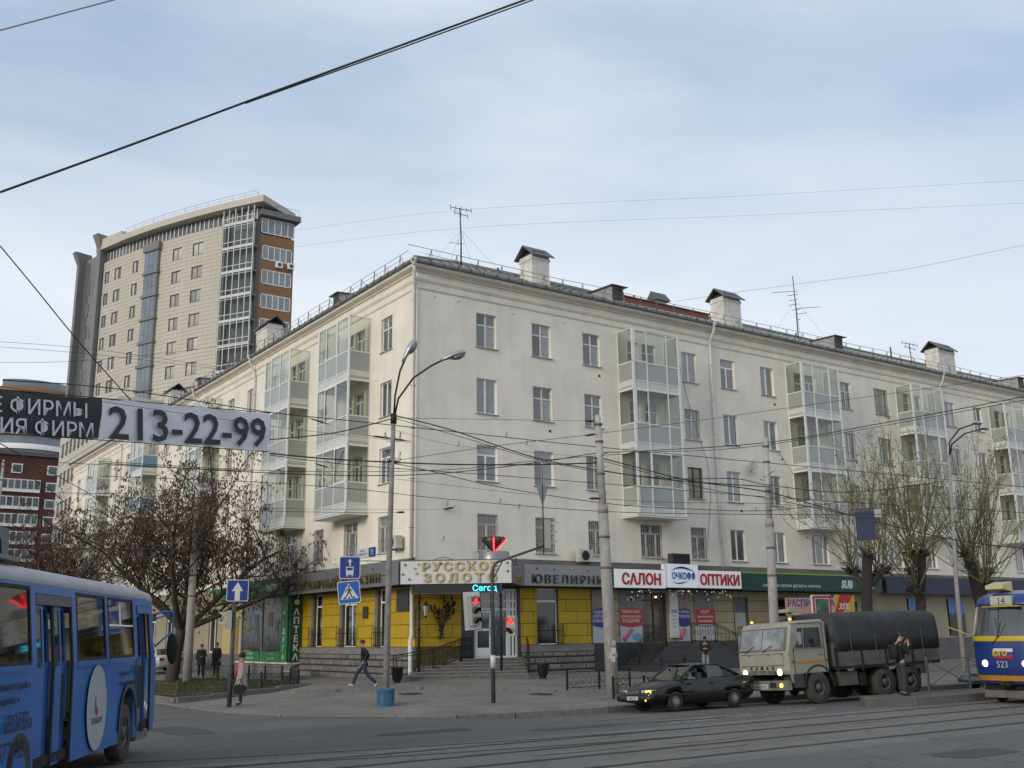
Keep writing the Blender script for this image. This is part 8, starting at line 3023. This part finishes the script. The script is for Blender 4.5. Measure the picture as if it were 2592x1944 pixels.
MB().ball((2.56, -1.16, 1.62), (.04, .05, .06), 8, 5).build("side_marker", M("marker_red", (.5, .04, .02), .3, .1), bbody)
# far side, floor, rear
MB().box(-9.0, 2.25, 1.22, 1.25, .38, 1.9).build("far_side", m_bus, bbody)
MB().box(-9.0, 2.25, 1.14, 1.18, 3.0, 3.12).build("far_band", m_bus, bbody)
for x in (-9.0, -7.4, -5.6, -3.5, -1.5, .6, 2.2):
 MB().box(x - .05, x + .08, 1.15, 1.2, 1.9, 3.0).build("far_pillar", m_bus, bbody)
MB().box(-9.0, 2.4, -1.2, 1.2, .45, .60).build("floor", m_under, bbody)
MB().box(-9.05, -9.0, -1.2, 1.2, .4, 3.1).build("rear_panel", m_bus, bbody)
MB().box(-9.0, 2.2, -.95, .95, .30, .45).build("underframe", m_under, bbody)
MB().box(.85, 1.9, -1.22, -.9, .28, .42).build("door_step", M("step_worn", (.16, .13, .10), .8, .3), bbody)
wheel(bus, 0, -1.08, .53, .28, 'truck', dusty=True)
wheel(bus, 0, 1.08, .53, .28, 'truck', dusty=True)
wheel(bus, -6.0, -1.0, .53, .5, 'truck', dusty=True)
wheel(bus, -6.0, 1.0, .53, .5, 'truck', dusty=True)
MB().tube([(0, -1, .53), (0, 1, .53)], .08, 8).build("axle", m_under, bus)
# seats and a screen inside, seen through the glass
m_seat = M("bus_seat", (.03, .07, .12), .8, .2)
for x in (-7.0, -6.2, -3.2, -2.4, -.9, -.1):
 for y in (-.75, .75):
  MB().box(x - .22, x + .22, y - .38, y + .38, 1.0, 1.12).box(x - .26, x - .20, y - .36, y + .36, 1.05, 1.95).build("seat", m_seat, bus)
MB().box(-2.3, -2.27, -1.1, -.1, .6, 2.5).build("cabin_screen", M("screen_tan", (.26, .25, .19), .8, .15), bus)
MB().box(-3.30, -1.68, -1.14, -1.13, 2.62, 2.94).build("window_blind", M("blind_green", (.33, .38, .29), .8, .15, 2), bus)
for x in (-5.6, -3.5, -1.5, .6):
 MB().tube([(x, -.9, .6), (x, -.9, 3.1)], .02, 6).build("grab_pole", M("grab_yellow", (.40, .30, .05), .5, .1), bus)
MB().box(-3.34, -3.30, -1.2, -1.15, 2.05, 2.18).build("inner_lamp", M("inner_red", (1, .05, .04), .4, 0, emit=1.8), bus)
# sliding vent in the forward window
for x0, x1, z0, z1 in ((-1.36, .44, 2.52, 2.55), (-.55, -.50, 2.55, 2.94)):
 side_panel("vent_frame", x0, x1, z0, z1, m_pvc, bbody, .004, .02)
# printed advertisement: satellite dish, words, telephone number
m_dish = M("dish_print", (.34, .36, .37), .6, .12, 1.5)
n = 28
MB().add([(-2.28 + .62 * math.cos(2 * PI * k / n), YS - .034, 1.13 + .71 * math.sin(2 * PI * k / n)) for k in range(n)], [tuple(range(n))]).build("dish_print", m_dish, bus)
MB().add([(-2.28 + .62 * math.cos(2 * PI * k / n), YS - .032, 1.13 + .71 * math.sin(2 * PI * k / n) - .015) for k in range(n)], [tuple(range(n))]).build("dish_rim_print", M("dish_rim", (.16, .18, .22), .6, .1), bus)
letter("ТЕЛЕКАРТА", .10, m_lblue, bus, (-2.28, YS - .038, .86), 0, depth=.003, sx=.85)
MB().add([(-2.36, YS - .037, 1.02), (-2.26, YS - .037, .98), (-2.2, YS - .037, 1.08), (-2.3, YS - .037, 1.18)], [(0, 1, 2, 3)]).build("print_spot", m_lred, bus)
MB().add([(-2.42, YS - .037, 1.05), (-2.36, YS - .037, 1.02), (-2.34, YS - .037, 1.3), (-2.4, YS - .037, 1.32)], [(0, 1, 2, 3)]).build("print_spot", m_lblue, bus)
letter("100", .20, m_lblueb, bus, (.33, YS - .038, 1.60), 0, depth=.003, sx=.8)
letter("Подключите", .09, m_lblueb, bus, (-.42, YS - .038, 1.60), 0, depth=.003, sx=.95)
letter("телеканалов у дилеров", .085, m_lblueb, bus, (-.12, YS - .038, 1.42), 0, depth=.003, sx=.85)
letter("звоните и узнайте", .10, m_lblueb, bus, (-6.4, YS - .038, 1.62), 0, depth=.003)
letter("подробности", .09, m_lblueb, bus, (-6.6, YS - .038, 1.44), 0, depth=.003)
letter("«ВСеТВ»", .24, m_lblueb, bus, (-6.2, YS - .038, 1.06), 0, depth=.003, sx=.8)
letter("257 73 42", .26, m_lblueb, bus, (-6.5, YS - .038, .70), 0, depth=.003, sx=.8)
# exterior mirror on a blue bow, roof gear
MB().tube([(2.40, -1.18, 2.80), (2.62, -1.36, 2.86), (2.88, -1.50, 2.86), (2.88, -1.50, 2.42), (2.62, -1.38, 2.30), (2.45, -1.22, 2.12)], .022, 6).tube([(2.45, -1.2, 2.70), (2.88, -1.5, 2.84)], .016, 5).build("mirror_bow", m_bus, bus)
q = MB()
q.smooth = True
q.loft([[(2.86 + dx, -1.50 - .13 * math.cos(2 * PI * k / 14) * sc, 2.05 + .34 * math.sin(2 * PI * k / 14) * sc) for k in range(14)] for dx, sc in ((-.03, .9), (0, 1.0), (.06, .8))])
q.build("mirror", m_rubber, bus)
MB().box(-8.4, -6.0, -.95, .95, 3.44, 3.86).build("equipment_box", M("roof_box", (.12, .15, .18), .6, .15, 2), bus)
MB().box(-8.6, -5.8, -1.05, 1.05, 3.40, 3.46).build("equipment_base", M("roof_base", (.18, .19, .20), .6, .15), bus)
for s in (-.35, .35):
 MB().tube([(-6.6, s, 3.9), (-7.4, s, 4.3), (-12.5, s, 5.6)], .035, 6).build("trolley_pole", m_under, bus)
MB().tube([(-6.4, -.97, 3.42), (-6.5, -.98, 3.66), (-6.9, -.97, 3.86)], .04, 6).build("cable_conduit", m_under, bus)

# ------------------------------------------------------------------ tram
m_tr = M("tram_blue", (0.012, 0.035, 0.175), 0.35, 0.15, 1.5, coat=0.4, dirt=0.1)
m_try = M("tram_yellow", (0.50, 0.36, 0.012), 0.45, 0.1, 2)
m_tror = M("tram_orange", (0.42, 0.19, 0.02), 0.5, 0.2, 3)
tram = thing("tram", "blue tram number 523 on route 14 with yellow belt line at the right edge", "tram", (8.75, -21.77, 0.0), PI)
# local: nose at x = 0, body back to x = -14

def tring(z, xf, hw, back=-14.0):
 pts = [(back, hw, z), (-.75 + xf, hw, z), (-.32 + xf, hw * .93, z), (-.10 + xf, hw * .72, z), (xf, hw * .36, z), (xf + .015, 0, z)]
 return pts + [(x, -y, zz) for x, y, zz in pts[-2::-1]]

def tband(name, levels, mat):
 q = MB()
 q.smooth = True
 q.loft([tring(*l) for l in levels], closed=False)
 return q.build(name, mat, tram)

tband("lower_body", [(.60, -.12, 1.16), (.72, -.04, 1.21), (1.2, 0, 1.25), (1.92, -.02, 1.25)], m_tr)
tband("bumper_strip", [(.70, -.02, 1.225), (.86, .0, 1.25)], m_tror)
tband("belt_line", [(1.90, .0, 1.262), (1.98, .005, 1.27), (2.06, -.01, 1.262)], m_try)
tband("head_band", [(2.98, -.30, 1.16), (3.04, -.22, 1.20), (3.10, -.30, 1.17), (3.26, -.36, 1.12), (3.36, -.55, 1.0)], m_tr)
tband("roof", [(3.36, -.55, 1.0), (3.46, -.95, .7), (3.49, -1.4, .1)], M("tram_roof", (.22, .25, .30), .5, .15, 2))
# sill and roof trim
tband("screen_sill", [(2.05, -.015, 1.25), (2.09, -.03, 1.245)], m_tr)
q = MB()
q.smooth = True
a_, b_ = tring(2.08, -.04, 1.235), tring(3.0, -.30, 1.15)
q.loft([a_[1:-1], b_[1:-1]], closed=False)
q.build("windscreen", g_tram, tram)
q = MB()
for i in (2, len(a_) - 3):
 q.tube([a_[i], b_[i]], .035, 6)
for i in (1, len(a_) - 2):
 q.tube([a_[i], b_[i]], .03, 6)
q.build("windscreen_pillar", M("pillar_pale", (.42, .40, .34), .5, .1), tram)
for s in (-1, 1):
 for k in range(7):
  x0, x1 = -.85 - k * 1.8, -2.45 - k * 1.8
  MB().add([(x0, 1.236 * s, 2.12), (x1, 1.236 * s, 2.12), (x1, 1.17 * s, 2.92), (x0, 1.17 * s, 2.92)], [(0, 1, 2, 3)]).build("side_window", g_tram, tram)
  MB().add([(x1, 1.24 * s, 2.06), (x1 - .2, 1.24 * s, 2.06), (x1 - .2, 1.165 * s, 3.0), (x1, 1.165 * s, 3.0)], [(0, 1, 2, 3)]).build("side_pillar", m_tr, tram)
# cab interior
MB().box(-1.5, -.45, -1.0, 1.0, 1.8, 2.1).build("driver_desk", M("desk_grey", (.30, .31, .33), .7, .1), tram)
MB().box(-2.0, -1.9, -1.15, 1.15, .8, 3.0).build("cab_partition", M("partition", (.20, .17, .13), .8, .3, 2), tram)
MB().box(-1.85, -1.55, .35, .8, 1.9, 2.75).build("driver_seat", M("seat_red", (.25, .04, .06), .8, .2), tram)
MB().box(-13.5, -2.1, -1.15, 1.15, .75, .85).build("floor", m_under, tram)
# lamps
for s in (-1, 1):
 MB().lathe([(.135, 0), (.135, .05), (.11, .06)], 16, T=Matrix.Translation((-.10, .66 * s, 1.22)) @ Matrix.Rotation(PI / 2, 4, 'Y')).build("headlight_bezel", m_tr, tram)
 MB().lathe([(.105, 0), (.09, .03), (.001, .045)], 16, T=Matrix.Translation((-.045, .66 * s, 1.22)) @ Matrix.Rotation(PI / 2, 4, 'Y')).build("headlight", M("tram_headlight", (1, .80, .48), .3, 0, emit=4.0), tram)
letter("523", .21, M("tram_number", (.42, .40, .33), .5, .1), tram, (.025, -.08 + .03, 1.10), PI / 2, depth=.012, sx=.9)
# flag sticker
for k, (z0, z1, mm) in enumerate(((1.58, 1.68, m_white), (1.48, 1.58, m_lblue), (1.38, 1.48, m_lred))):
 MB().box(.018, .026, -.30, .34, z0, z1).build("flag_stripe", mm, tram)
letter("ЮГО", .15, m_try, tram, (.032, -.10, 1.46), PI / 2, depth=.004, bold=.012)
MB().tube([(-.02, -.35, 1.80), (.03, -.12, 2.0), (.0, .05, 2.5)], .014, 5).tube([(-.02, -.33, 1.80), (.03, -.06, 2.05), (-.1, -.2, 2.62)], .012, 5).build("wiper", m_rubber, tram)
# route box with number 14
MB().box(-.42, -.22, -.36, .36, 3.0, 3.30).build("route_box", M("route_box", (.40, .40, .35), .6, .1), tram)
letter("14", .20, m_txt_dark, tram, (-.215, 0, 3.05), PI / 2, depth=.006)
MB().box(-.28, -.12, -.62, .62, 2.955, 2.985).build("visor", m_try, tram)
MB().ext([(-.9, 3.44), (-.35, 3.52), (-.35, 3.64), (-.9, 3.76)], 'y', -.55, .05).build("roof_lamp_box", M("box_cream", (.50, .42, .20), .5, .1), tram)
MB().ball((-.16, .95, 2.86), (.03, .06, .06), 8, 5).build("green_sticker", M("sticker_green", (.02, .35, .12), .5, .1), tram)
MB().tube([(-.5, -1.2, 2.0), (-.3, -1.6, 2.22), (-.2, -1.95, 2.36)], .02, 5).build("mirror_rod", M("rod_yellow", (.45, .36, .10), .5, .1), tram)
# underside
MB().box(-.30, .12, -.16, .16, .55, .70).tube([(0, 0, .62), (.3, 0, .60)], .05, 6).build("coupler", m_under, tram)
MB().box(-2.8, -.35, -.95, .95, .22, .62).build("bogie_frame", m_under, tram)
for x in (-.95, -2.7):
 for s in (-1, 1):
  MB().lathe([(.35, -.06), (.35, .06)], 20, T=Matrix.Translation((x, .76 * s, .36)) @ Matrix.Rotation(PI / 2, 4, 'X')).build("wheel", m_under, tram)
MB().box(-.30, -.22, -.9, .9, .18, .40).build("life_guard", m_rust, tram)
for s in (-1, 1):
 MB().box(-.55, -.40, .95 * s - .05, .95 * s + .05, .25, .7).build("sand_pipe", m_rust, tram)
# ================================================================== people
m_skin = M("skin", (0.38, 0.22, 0.155), 0.6, 0.08, 8)
m_hair = M("hair_dark", (0.012, 0.010, 0.009), 0.6, 0.2, 10)
m_blackc = M("cloth_black", (0.011, 0.011, 0.012), 0.85, 0.25, 6)
m_shoe = M("shoe_black", (0.012, 0.011, 0.010), 0.5, 0.2)

def skin_mesh(nodes, edges, mat, sub=1):
 """Grow one continuous surface round a skeleton: nodes (x, y, z, rx, ry)."""
 me = bpy.data.meshes.new("skin")
 me.from_pydata([n[:3] for n in nodes], edges, [])
 o = bpy.data.objects.new("skin", me)
 o.modifiers.new("s", 'SKIN').use_smooth_shade = True
 if not me.skin_vertices:
  me.attributes  # the layer is created with the modifier
 lay = me.skin_vertices[0] if me.skin_vertices else None
 if lay is None:
  bm = bmesh.new()
  bm.from_mesh(me)
  bm.verts.layers.skin.verify()
  bm.to_mesh(me)
  bm.free()
  lay = me.skin_vertices[0]
 for i, n in enumerate(nodes):
  lay.data[i].radius = (n[3], n[4])
  lay.data[i].use_root = (i == 0)
 sd = o.modifiers.new("d", 'SUBSURF')
 sd.levels = sd.render_levels = sub
 r_ = eval_mesh(o)
 bpy.data.objects.remove(o)
 bpy.data.meshes.remove(me)
 r_.materials.clear()
 r_.materials.append(mat)
 for p in r_.polygons:
  p.use_smooth = True
 return r_

STAND = dict(pelvis=(0, 0, .95), waist=(0, -.005, 1.12), chest=(0, 0, 1.32), neck=(0, .01, 1.49), head=(0, -.015, 1.62),
    shL=(.185, 0, 1.42), elL=(.245, .03, 1.14), wrL=(.235, -.05, .89), shR=(-.185, 0, 1.42), elR=(-.245, .03, 1.14), wrR=(-.235, -.05, .89),
    hipL=(.09, 0, .91), knL=(.10, -.02, .50), anL=(.10, .02, .09), toeL=(.115, -.15, .035), hipR=(-.09, 0, .91), knR=(-.10, -.02, .50), anR=(-.10, .02, .09), toeR=(-.115, -.15, .035))

def person(label, loc, rz, pose=None, scale=1.0, jacket=None, trousers=None, shoes=None, hair=None, long_coat=None, skirt=None, hood=False, bulk=1.0, legs_bare=False):
 J = dict(STAND)
 J.update(pose or {})
 V_ = {k: Vector(v) for k, v in J.items()}
 t = thing("person", label, "person", loc, rz)
 t.scale = (scale,) * 3
 N, E, ix = [], [], {}

 def nd(key, p, rx, ry=None, par=None):
  ix[key] = len(N)
  N.append((p[0], p[1], p[2], rx, ry if ry else rx))
  if par is not None:
   E.append((ix[par], ix[key]))

 nd('pelvis', V_['pelvis'], .135, .10)
 nd('waist', V_['waist'], .12, .085, 'pelvis')
 nd('chest', V_['chest'], .15, .10, 'waist')
 nd('neck', V_['neck'], .058, .058, 'chest')
 hdv = V_['head'] - V_['neck']
 hdn = hdv.normalized()
 nd('jaw', V_['neck'] + hdv * .55, .058, .068, 'neck')
 nd('face', V_['head'] + hdn * .03, .072, .088, 'jaw')
 nd('crown', V_['head'] + hdn * .10, .058, .07, 'face')
 fwd = Vector((0, -1, 0)) - hdn * Vector((0, -1, 0)).dot(hdn)
 fwd.normalize()
 nd('nose', V_['head'] + hdn * .005 + fwd * .095, .014, .018, 'face')
 for s in 'LR':
  nd('sh' + s, V_['sh' + s], .058, .058, 'chest')
  nd('el' + s, V_['el' + s], .042, .042, 'sh' + s)
  nd('wr' + s, V_['wr' + s], .029, .026, 'el' + s)
  d = (V_['wr' + s] - V_['el' + s]).normalized()
  lat = d.cross(Vector((1, 0, 0)))
  if lat.length < .3:
   lat = d.cross(Vector((0, 1, 0)))
  lat.normalize()
  nrm = lat.cross(d).normalized()
  pc = V_['wr' + s] + d * .075
  nd('palm' + s, pc, .040, .020, 'wr' + s)
  for k, (o_, ln) in enumerate(((-.030, .060), (-.010, .072), (.011, .068), (.030, .052))):
   b0 = pc + d * .025 + lat * o_
   nd('f%d%s' % (k, s), b0 + d * ln * .5 - nrm * .004, .010, .010, 'palm' + s)
   nd('g%d%s' % (k, s), b0 + d * ln * .95 - nrm * .022, .008, .008, 'f%d%s' % (k, s))
  nd('t' + s, pc - d * .03 + lat * -.05, .011, .011, 'palm' + s)
  nd('u' + s, pc + d * .012 + lat * -.068 - nrm * .012, .009, .009, 't' + s)
  nd('hip' + s, V_['hip' + s], .085, .088, 'pelvis')
  nd('kn' + s, V_['kn' + s], .058, .058, 'hip' + s)
  nd('an' + s, V_['an' + s], .040, .042, 'kn' + s)
  nd('toe' + s, V_['toe' + s], .034, .028, 'an' + s)
 body = link("body", skin_mesh(N, E, m_skin), t)
 # face
 fc = V_['head'] + fwd * .082
 side = hdn.cross(fwd).normalized()
 for s in (-1, 1):
  MB().ball(tuple(fc + side * .032 * s + hdn * .03), .011, 6, 4).build("eye", m_hair, t)
  MB().ball(tuple(V_['head'] + side * .078 * s + hdn * .01), (.018, .026, .032), 6, 5).build("ear", m_skin, t)
 MB().ball(tuple(fc - hdn * .052 + fwd * -.004), (.024, .010, .007), 6, 4).build("mouth", M("lips", (.25, .09, .08), .5, 0), t)
 if hair:
  q = MB()
  c = V_['head'] + hdn * .055 - fwd * .018
  T = Matrix.Translation(c) @ Matrix((side, -fwd, hdn)).transposed().to_4x4()
  n, m_ = 14, 8
  vv, ff = [], []
  for j in range(m_ + 1):
   ph = (PI * .64) * j / m_
   for k in range(n):
    a = 2 * PI * k / n
    y = math.sin(ph) * math.sin(a)
    cut = 1.0 if not (y < -.3 and j > m_ * .62) else .80
    vv.append(tuple(T @ Vector((.092 * math.sin(ph) * math.cos(a) * cut, .112 * y * cut, .098 * math.cos(ph)))))
  for j in range(m_):
   for k in range(n):
    k2 = (k + 1) % n
    ff.append((j * n + k, (j + 1) * n + k, (j + 1) * n + k2, j * n + k2))
  q.smooth = True
  q.add(vv, ff)
  q.build("hair", hair, t)
 b = bulk
 if jacket:
  jn, je = [], []

  def jd(p, rx, ry, par=None):
   jn.append((p[0], p[1], p[2], rx, ry))
   if par is not None:
    je.append((par, len(jn) - 1))
   return len(jn) - 1

  pv = V_['pelvis']
  i0 = jd(V_['waist'], .155 * b, .118 * b)
  i1 = jd(pv + Vector((0, 0, -.10)), .168 * b, .135 * b, i0)
  i2 = jd(V_['chest'], .185 * b, .135 * b, i0)
  i3 = jd(V_['neck'] - Vector((0, 0, .02)), .078, .078, i2)
  for s in 'LR':
   a1 = jd(V_['sh' + s], .082 * b, .08 * b, i2)
   a2 = jd(V_['el' + s], .062 * b, .062 * b, a1)
   d = (V_['wr' + s] - V_['el' + s])
   jd(V_['el' + s] + d * .93, .050 * b, .048 * b, a2)
  link("jacket", skin_mesh(jn, je, jacket), t)
 if trousers:
  tn, te = [], []

  def td_(p, rx, ry, par=None):
   tn.append((p[0], p[1], p[2], rx, ry))
   if par is not None:
    te.append((par, len(tn) - 1))
   return len(tn) - 1

  i0 = td_(V_['pelvis'] + Vector((0, 0, .05)), .15, .118)
  for s in 'LR':
   h = td_(V_['hip' + s] - Vector((0, 0, .06)), .098, .10, i0)
   k = td_(V_['kn' + s], .075, .078, h)
   td_(V_['an' + s] + (V_['kn' + s] - V_['an' + s]) * .02, .070, .078, k)
  link("trousers", skin_mesh(tn, te, trousers), t)
 if long_coat:
  mat, hem, flare = long_coat
  q = MB()
  q.smooth = True
  rings = []
  for z, rx, ry in ((1.46, .10, .09), (1.40, .20, .13), (1.25, .215, .15), (1.05, .205, .155), (.85, .235, .185), ((.85 + hem) / 2, .26 * flare, .22 * flare), (hem, .29 * flare, .25 * flare)):
   rings.append([(rx * math.cos(2 * PI * k / 18) * (1 + .02 * math.sin(k * 2.1)), ry * math.sin(2 * PI * k / 18) * (1 + .03 * math.sin(k * 1.7)), z) for k in range(18)])
  q.loft(rings)
  link("coat", q.mesh("coat", mat), t)
 if skirt:
  mat, hem = skirt
  q = MB()
  q.smooth = True
  q.loft([[(rx * math.cos(2 * PI * k / 16), ry * math.sin(2 * PI * k / 16), z) for k in range(16)] for z, rx, ry in ((1.0, .16, .13), (.8, .20, .17), (hem, .21, .19))])
  link("skirt", q.mesh("skirt", mat), t)
 for s in 'LR':
  an, to = V_['an' + s], V_['toe' + s]
  d = to - an
  d2 = Vector((d.x, d.y, 0)).normalized() if Vector((d.x, d.y, 0)).length > .01 else Vector((0, -1, 0))
  sm = skin_mesh([(*(an - d2 * .035 - Vector((0, 0, .035))), .048, .045), (*an.lerp(to, .5), .052, .042), (*(to + d2 * .02), .045, .032)], [(0, 1), (1, 2)], shoes or m_shoe)
  link("shoe", sm, t)
  if legs_bare:
   link("boot", skin_mesh([(*(an + Vector((0, 0, -.02))), .055, .058), (*(an.lerp(V_['kn' + s], .8)), .07, .075)], [(0, 1)], shoes or m_shoe), t)
 return t

# man striding left in front of the plinth
person("man in black jacket and blue jeans striding left past the lamp post", (-3.65, -2.45, pav_z(-3.65, -2.45) + .06), R(-122),
  dict(pelvis=(0, 0, .90), waist=(0, -.02, 1.07), chest=(0, -.035, 1.27), neck=(0, -.05, 1.44), head=(0, -.085, 1.57), shL=(.185, -.03, 1.38), shR=(-.185, -.03, 1.38),
   elL=(.25, .13, 1.14), wrL=(.215, -.02, .93), elR=(-.25, .14, 1.13), wrR=(-.20, .0, .92),
   hipL=(.09, -.01, .87), knL=(.09, .10, .48), anL=(.09, .48, .15), toeL=(.10, .40, .03), hipR=(-.09, -.02, .87), knR=(-.09, -.27, .52), anR=(-.09, -.42, .10), toeR=(-.10, -.58, .09)),
  1.06, m_blackc, M("jeans_blue", (.022, .038, .075), .85, .35, 7), M("shoe_pale", (.45, .43, .38), .7, .1), m_hair, bulk=1.06)

# woman waiting on the corner
m_coat = M("coat_beige", (.33, .27, .23), .85, .12, 5)
m_pinks = M("scarf_pink", (.42, .08, .10), .8, .2, 8)
w_ = person("woman in beige coat and black hat with pink scarf and black handbag by the kerb", (-9.62, -5.05, 0.09), R(-112),
   dict(elL=(.26, .04, 1.13), wrL=(.25, -.03, .87), elR=(-.24, -.02, 1.13), wrR=(-.2, -.14, .95), anL=(.07, .02, .12), anR=(-.07, .0, .12), toeL=(.08, -.13, .03), toeR=(-.08, -.15, .03), knL=(.08, -.01, .50), knR=(-.08, -.02, .5)),
   0.965, m_coat, None, m_shoe, m_hair, (m_coat, .66, .93), (m_blackc, .52), legs_bare=True)
MB().lathe([(.115, 1.655), (.12, 1.68), (.125, 1.72), (.10, 1.80), (.03, 1.83), (.001, 1.83)], 14).build("hat", m_blackc, w_)
q = MB()
q.tube([(-.07, .02, 1.50), (-.06, -.08, 1.47), (.02, -.10, 1.46), (.08, -.04, 1.49), (.05, .05, 1.51), (-.06, .04, 1.51)], .035, 6)
q.tube([(-.02, -.11, 1.45), (-.05, -.17, 1.28), (-.06, -.20, 1.08), (-.07, -.21, .90)], [.045, .055, .055, .05], 6)
q.tube([(.03, -.11, 1.45), (.03, -.18, 1.25), (.02, -.20, 1.10)], [.04, .05, .05], 6)
q.build("scarf", m_pinks, w_)
hb = thing("handbag", "black handbag hanging from the hand of the woman in the beige coat", "bag", (-9.76, -5.28, 0.09 + .40), R(-112))
MB().ext([(-.19, 0), (.19, 0), (.15, .30), (-.15, .30)], 'y', -.07, .07).build("body", m_blackc, hb, normals=True)
hb.rotation_euler.z = R(-22)
MB().tube([(-.10, 0, .30), (-.08, 0, .42), (0, 0, .47), (.08, 0, .42), (.10, 0, .30)], .012, 5).build("handle", m_blackc, hb)

# man with a rucksack at the tram stop
mp = person("man in black with rucksack holding his hands to his face at the tram stop", (6.95, -19.30, 0.235), R(66),
   dict(head=(0, -.085, 1.60), neck=(0, -.02, 1.49), elR=(-.25, -.13, 1.14), wrR=(-.10, -.24, 1.38), elL=(.25, -.10, 1.15), wrL=(.07, -.24, 1.44),
     knL=(.10, -.03, .50), anL=(.11, -.02, .09), toeL=(.15, -.19, .035), anR=(-.11, .03, .09), toeR=(-.15, -.13, .035)),
   1.13, m_blackc, M("trousers_slate", (.035, .042, .050), .85, .3, 5), m_shoe, m_hair)
rs = thing("rucksack", "black rucksack on the back of the man at the tram stop", "bag", (6.95, -19.30, 0.235), R(66))
rs.scale = (1.13,) * 3
q = MB()
q.smooth = True
q.loft([[(x * k, y, z) for x, z in ((-.14, 1.0), (.14, 1.0), (.16, 1.2), (.13, 1.42), (-.13, 1.42), (-.16, 1.2))] for y, k in ((.11, 1.0), (.20, 1.0), (.27, .7))])
q.build("sack", m_blackc, rs)
for s in (-1, 1):
 MB().tube([(s * .11, .12, 1.42), (s * .12, 0, 1.50), (s * .13, -.13, 1.38), (s * .14, -.10, 1.15), (s * .13, .12, 1.02)], .018, 5).build("strap", m_blackc, rs)

# pair in dark coats by the pharmacy
person("left one of two people in black coats standing by the pharmacy", (-3.95, 16.0, pav_z(-3.95, 16) + .02), R(-25), dict(elL=(.24, -.08, 1.14), wrL=(.10, -.22, 1.12)), 0.98, m_blackc, M("trousers_black", (.012, .012, .014), .9, .2), m_shoe, m_hair, (m_blackc, .68, .9))
person("right one of two people in black coats standing by the pharmacy", (-3.05, 16.2, pav_z(-3.05, 16.2) + .02), R(-50), None, 1.0, m_blackc, M("trousers_black", (.012, .012, .014)), m_shoe, m_hair, (m_blackc, .55, .92))
# man reading before the optician
person("man in black jacket and pale jeans looking down before the optician's steps", (13.1, -4.4, pav_z(13.1, -4.4)), R(-40),
  dict(head=(0, -.07, 1.60), elL=(.24, -.08, 1.14), wrL=(.08, -.22, 1.16), elR=(-.24, -.08, 1.14), wrR=(-.08, -.22, 1.16)), 0.98, m_blackc, M("jeans_pale", (.22, .25, .29), .85, .25, 6), m_shoe, m_hair)
# driver of the dark saloon
person("driver in a blue sleeve leaning at the open window of the dark saloon", (1.06, -15.70, 0.42), R(-92),
  dict(pelvis=(0, .02, .08), waist=(0, .06, .22), chest=(0, .08, .42), neck=(0, .07, .58), head=(0, .04, .70), shL=(.18, .06, .50), elL=(.36, -.06, .50), wrL=(.30, -.28, .53), shR=(-.18, .06, .50), elR=(-.22, -.12, .36), wrR=(-.10, -.32, .50),
   hipL=(.09, 0, .05), knL=(.12, -.40, .14), anL=(.12, -.62, -.18), toeL=(.12, -.74, -.2), hipR=(-.09, 0, .05), knR=(-.12, -.40, .14), anR=(-.12, -.62, -.18), toeR=(-.12, -.74, -.2)),
  0.92, M("sleeve_blue", (.07, .16, .24), .85, .2), M("trousers_black", (.012, .012, .014)), m_shoe, m_hair)
bpy.data.scenes.remove(TMP)
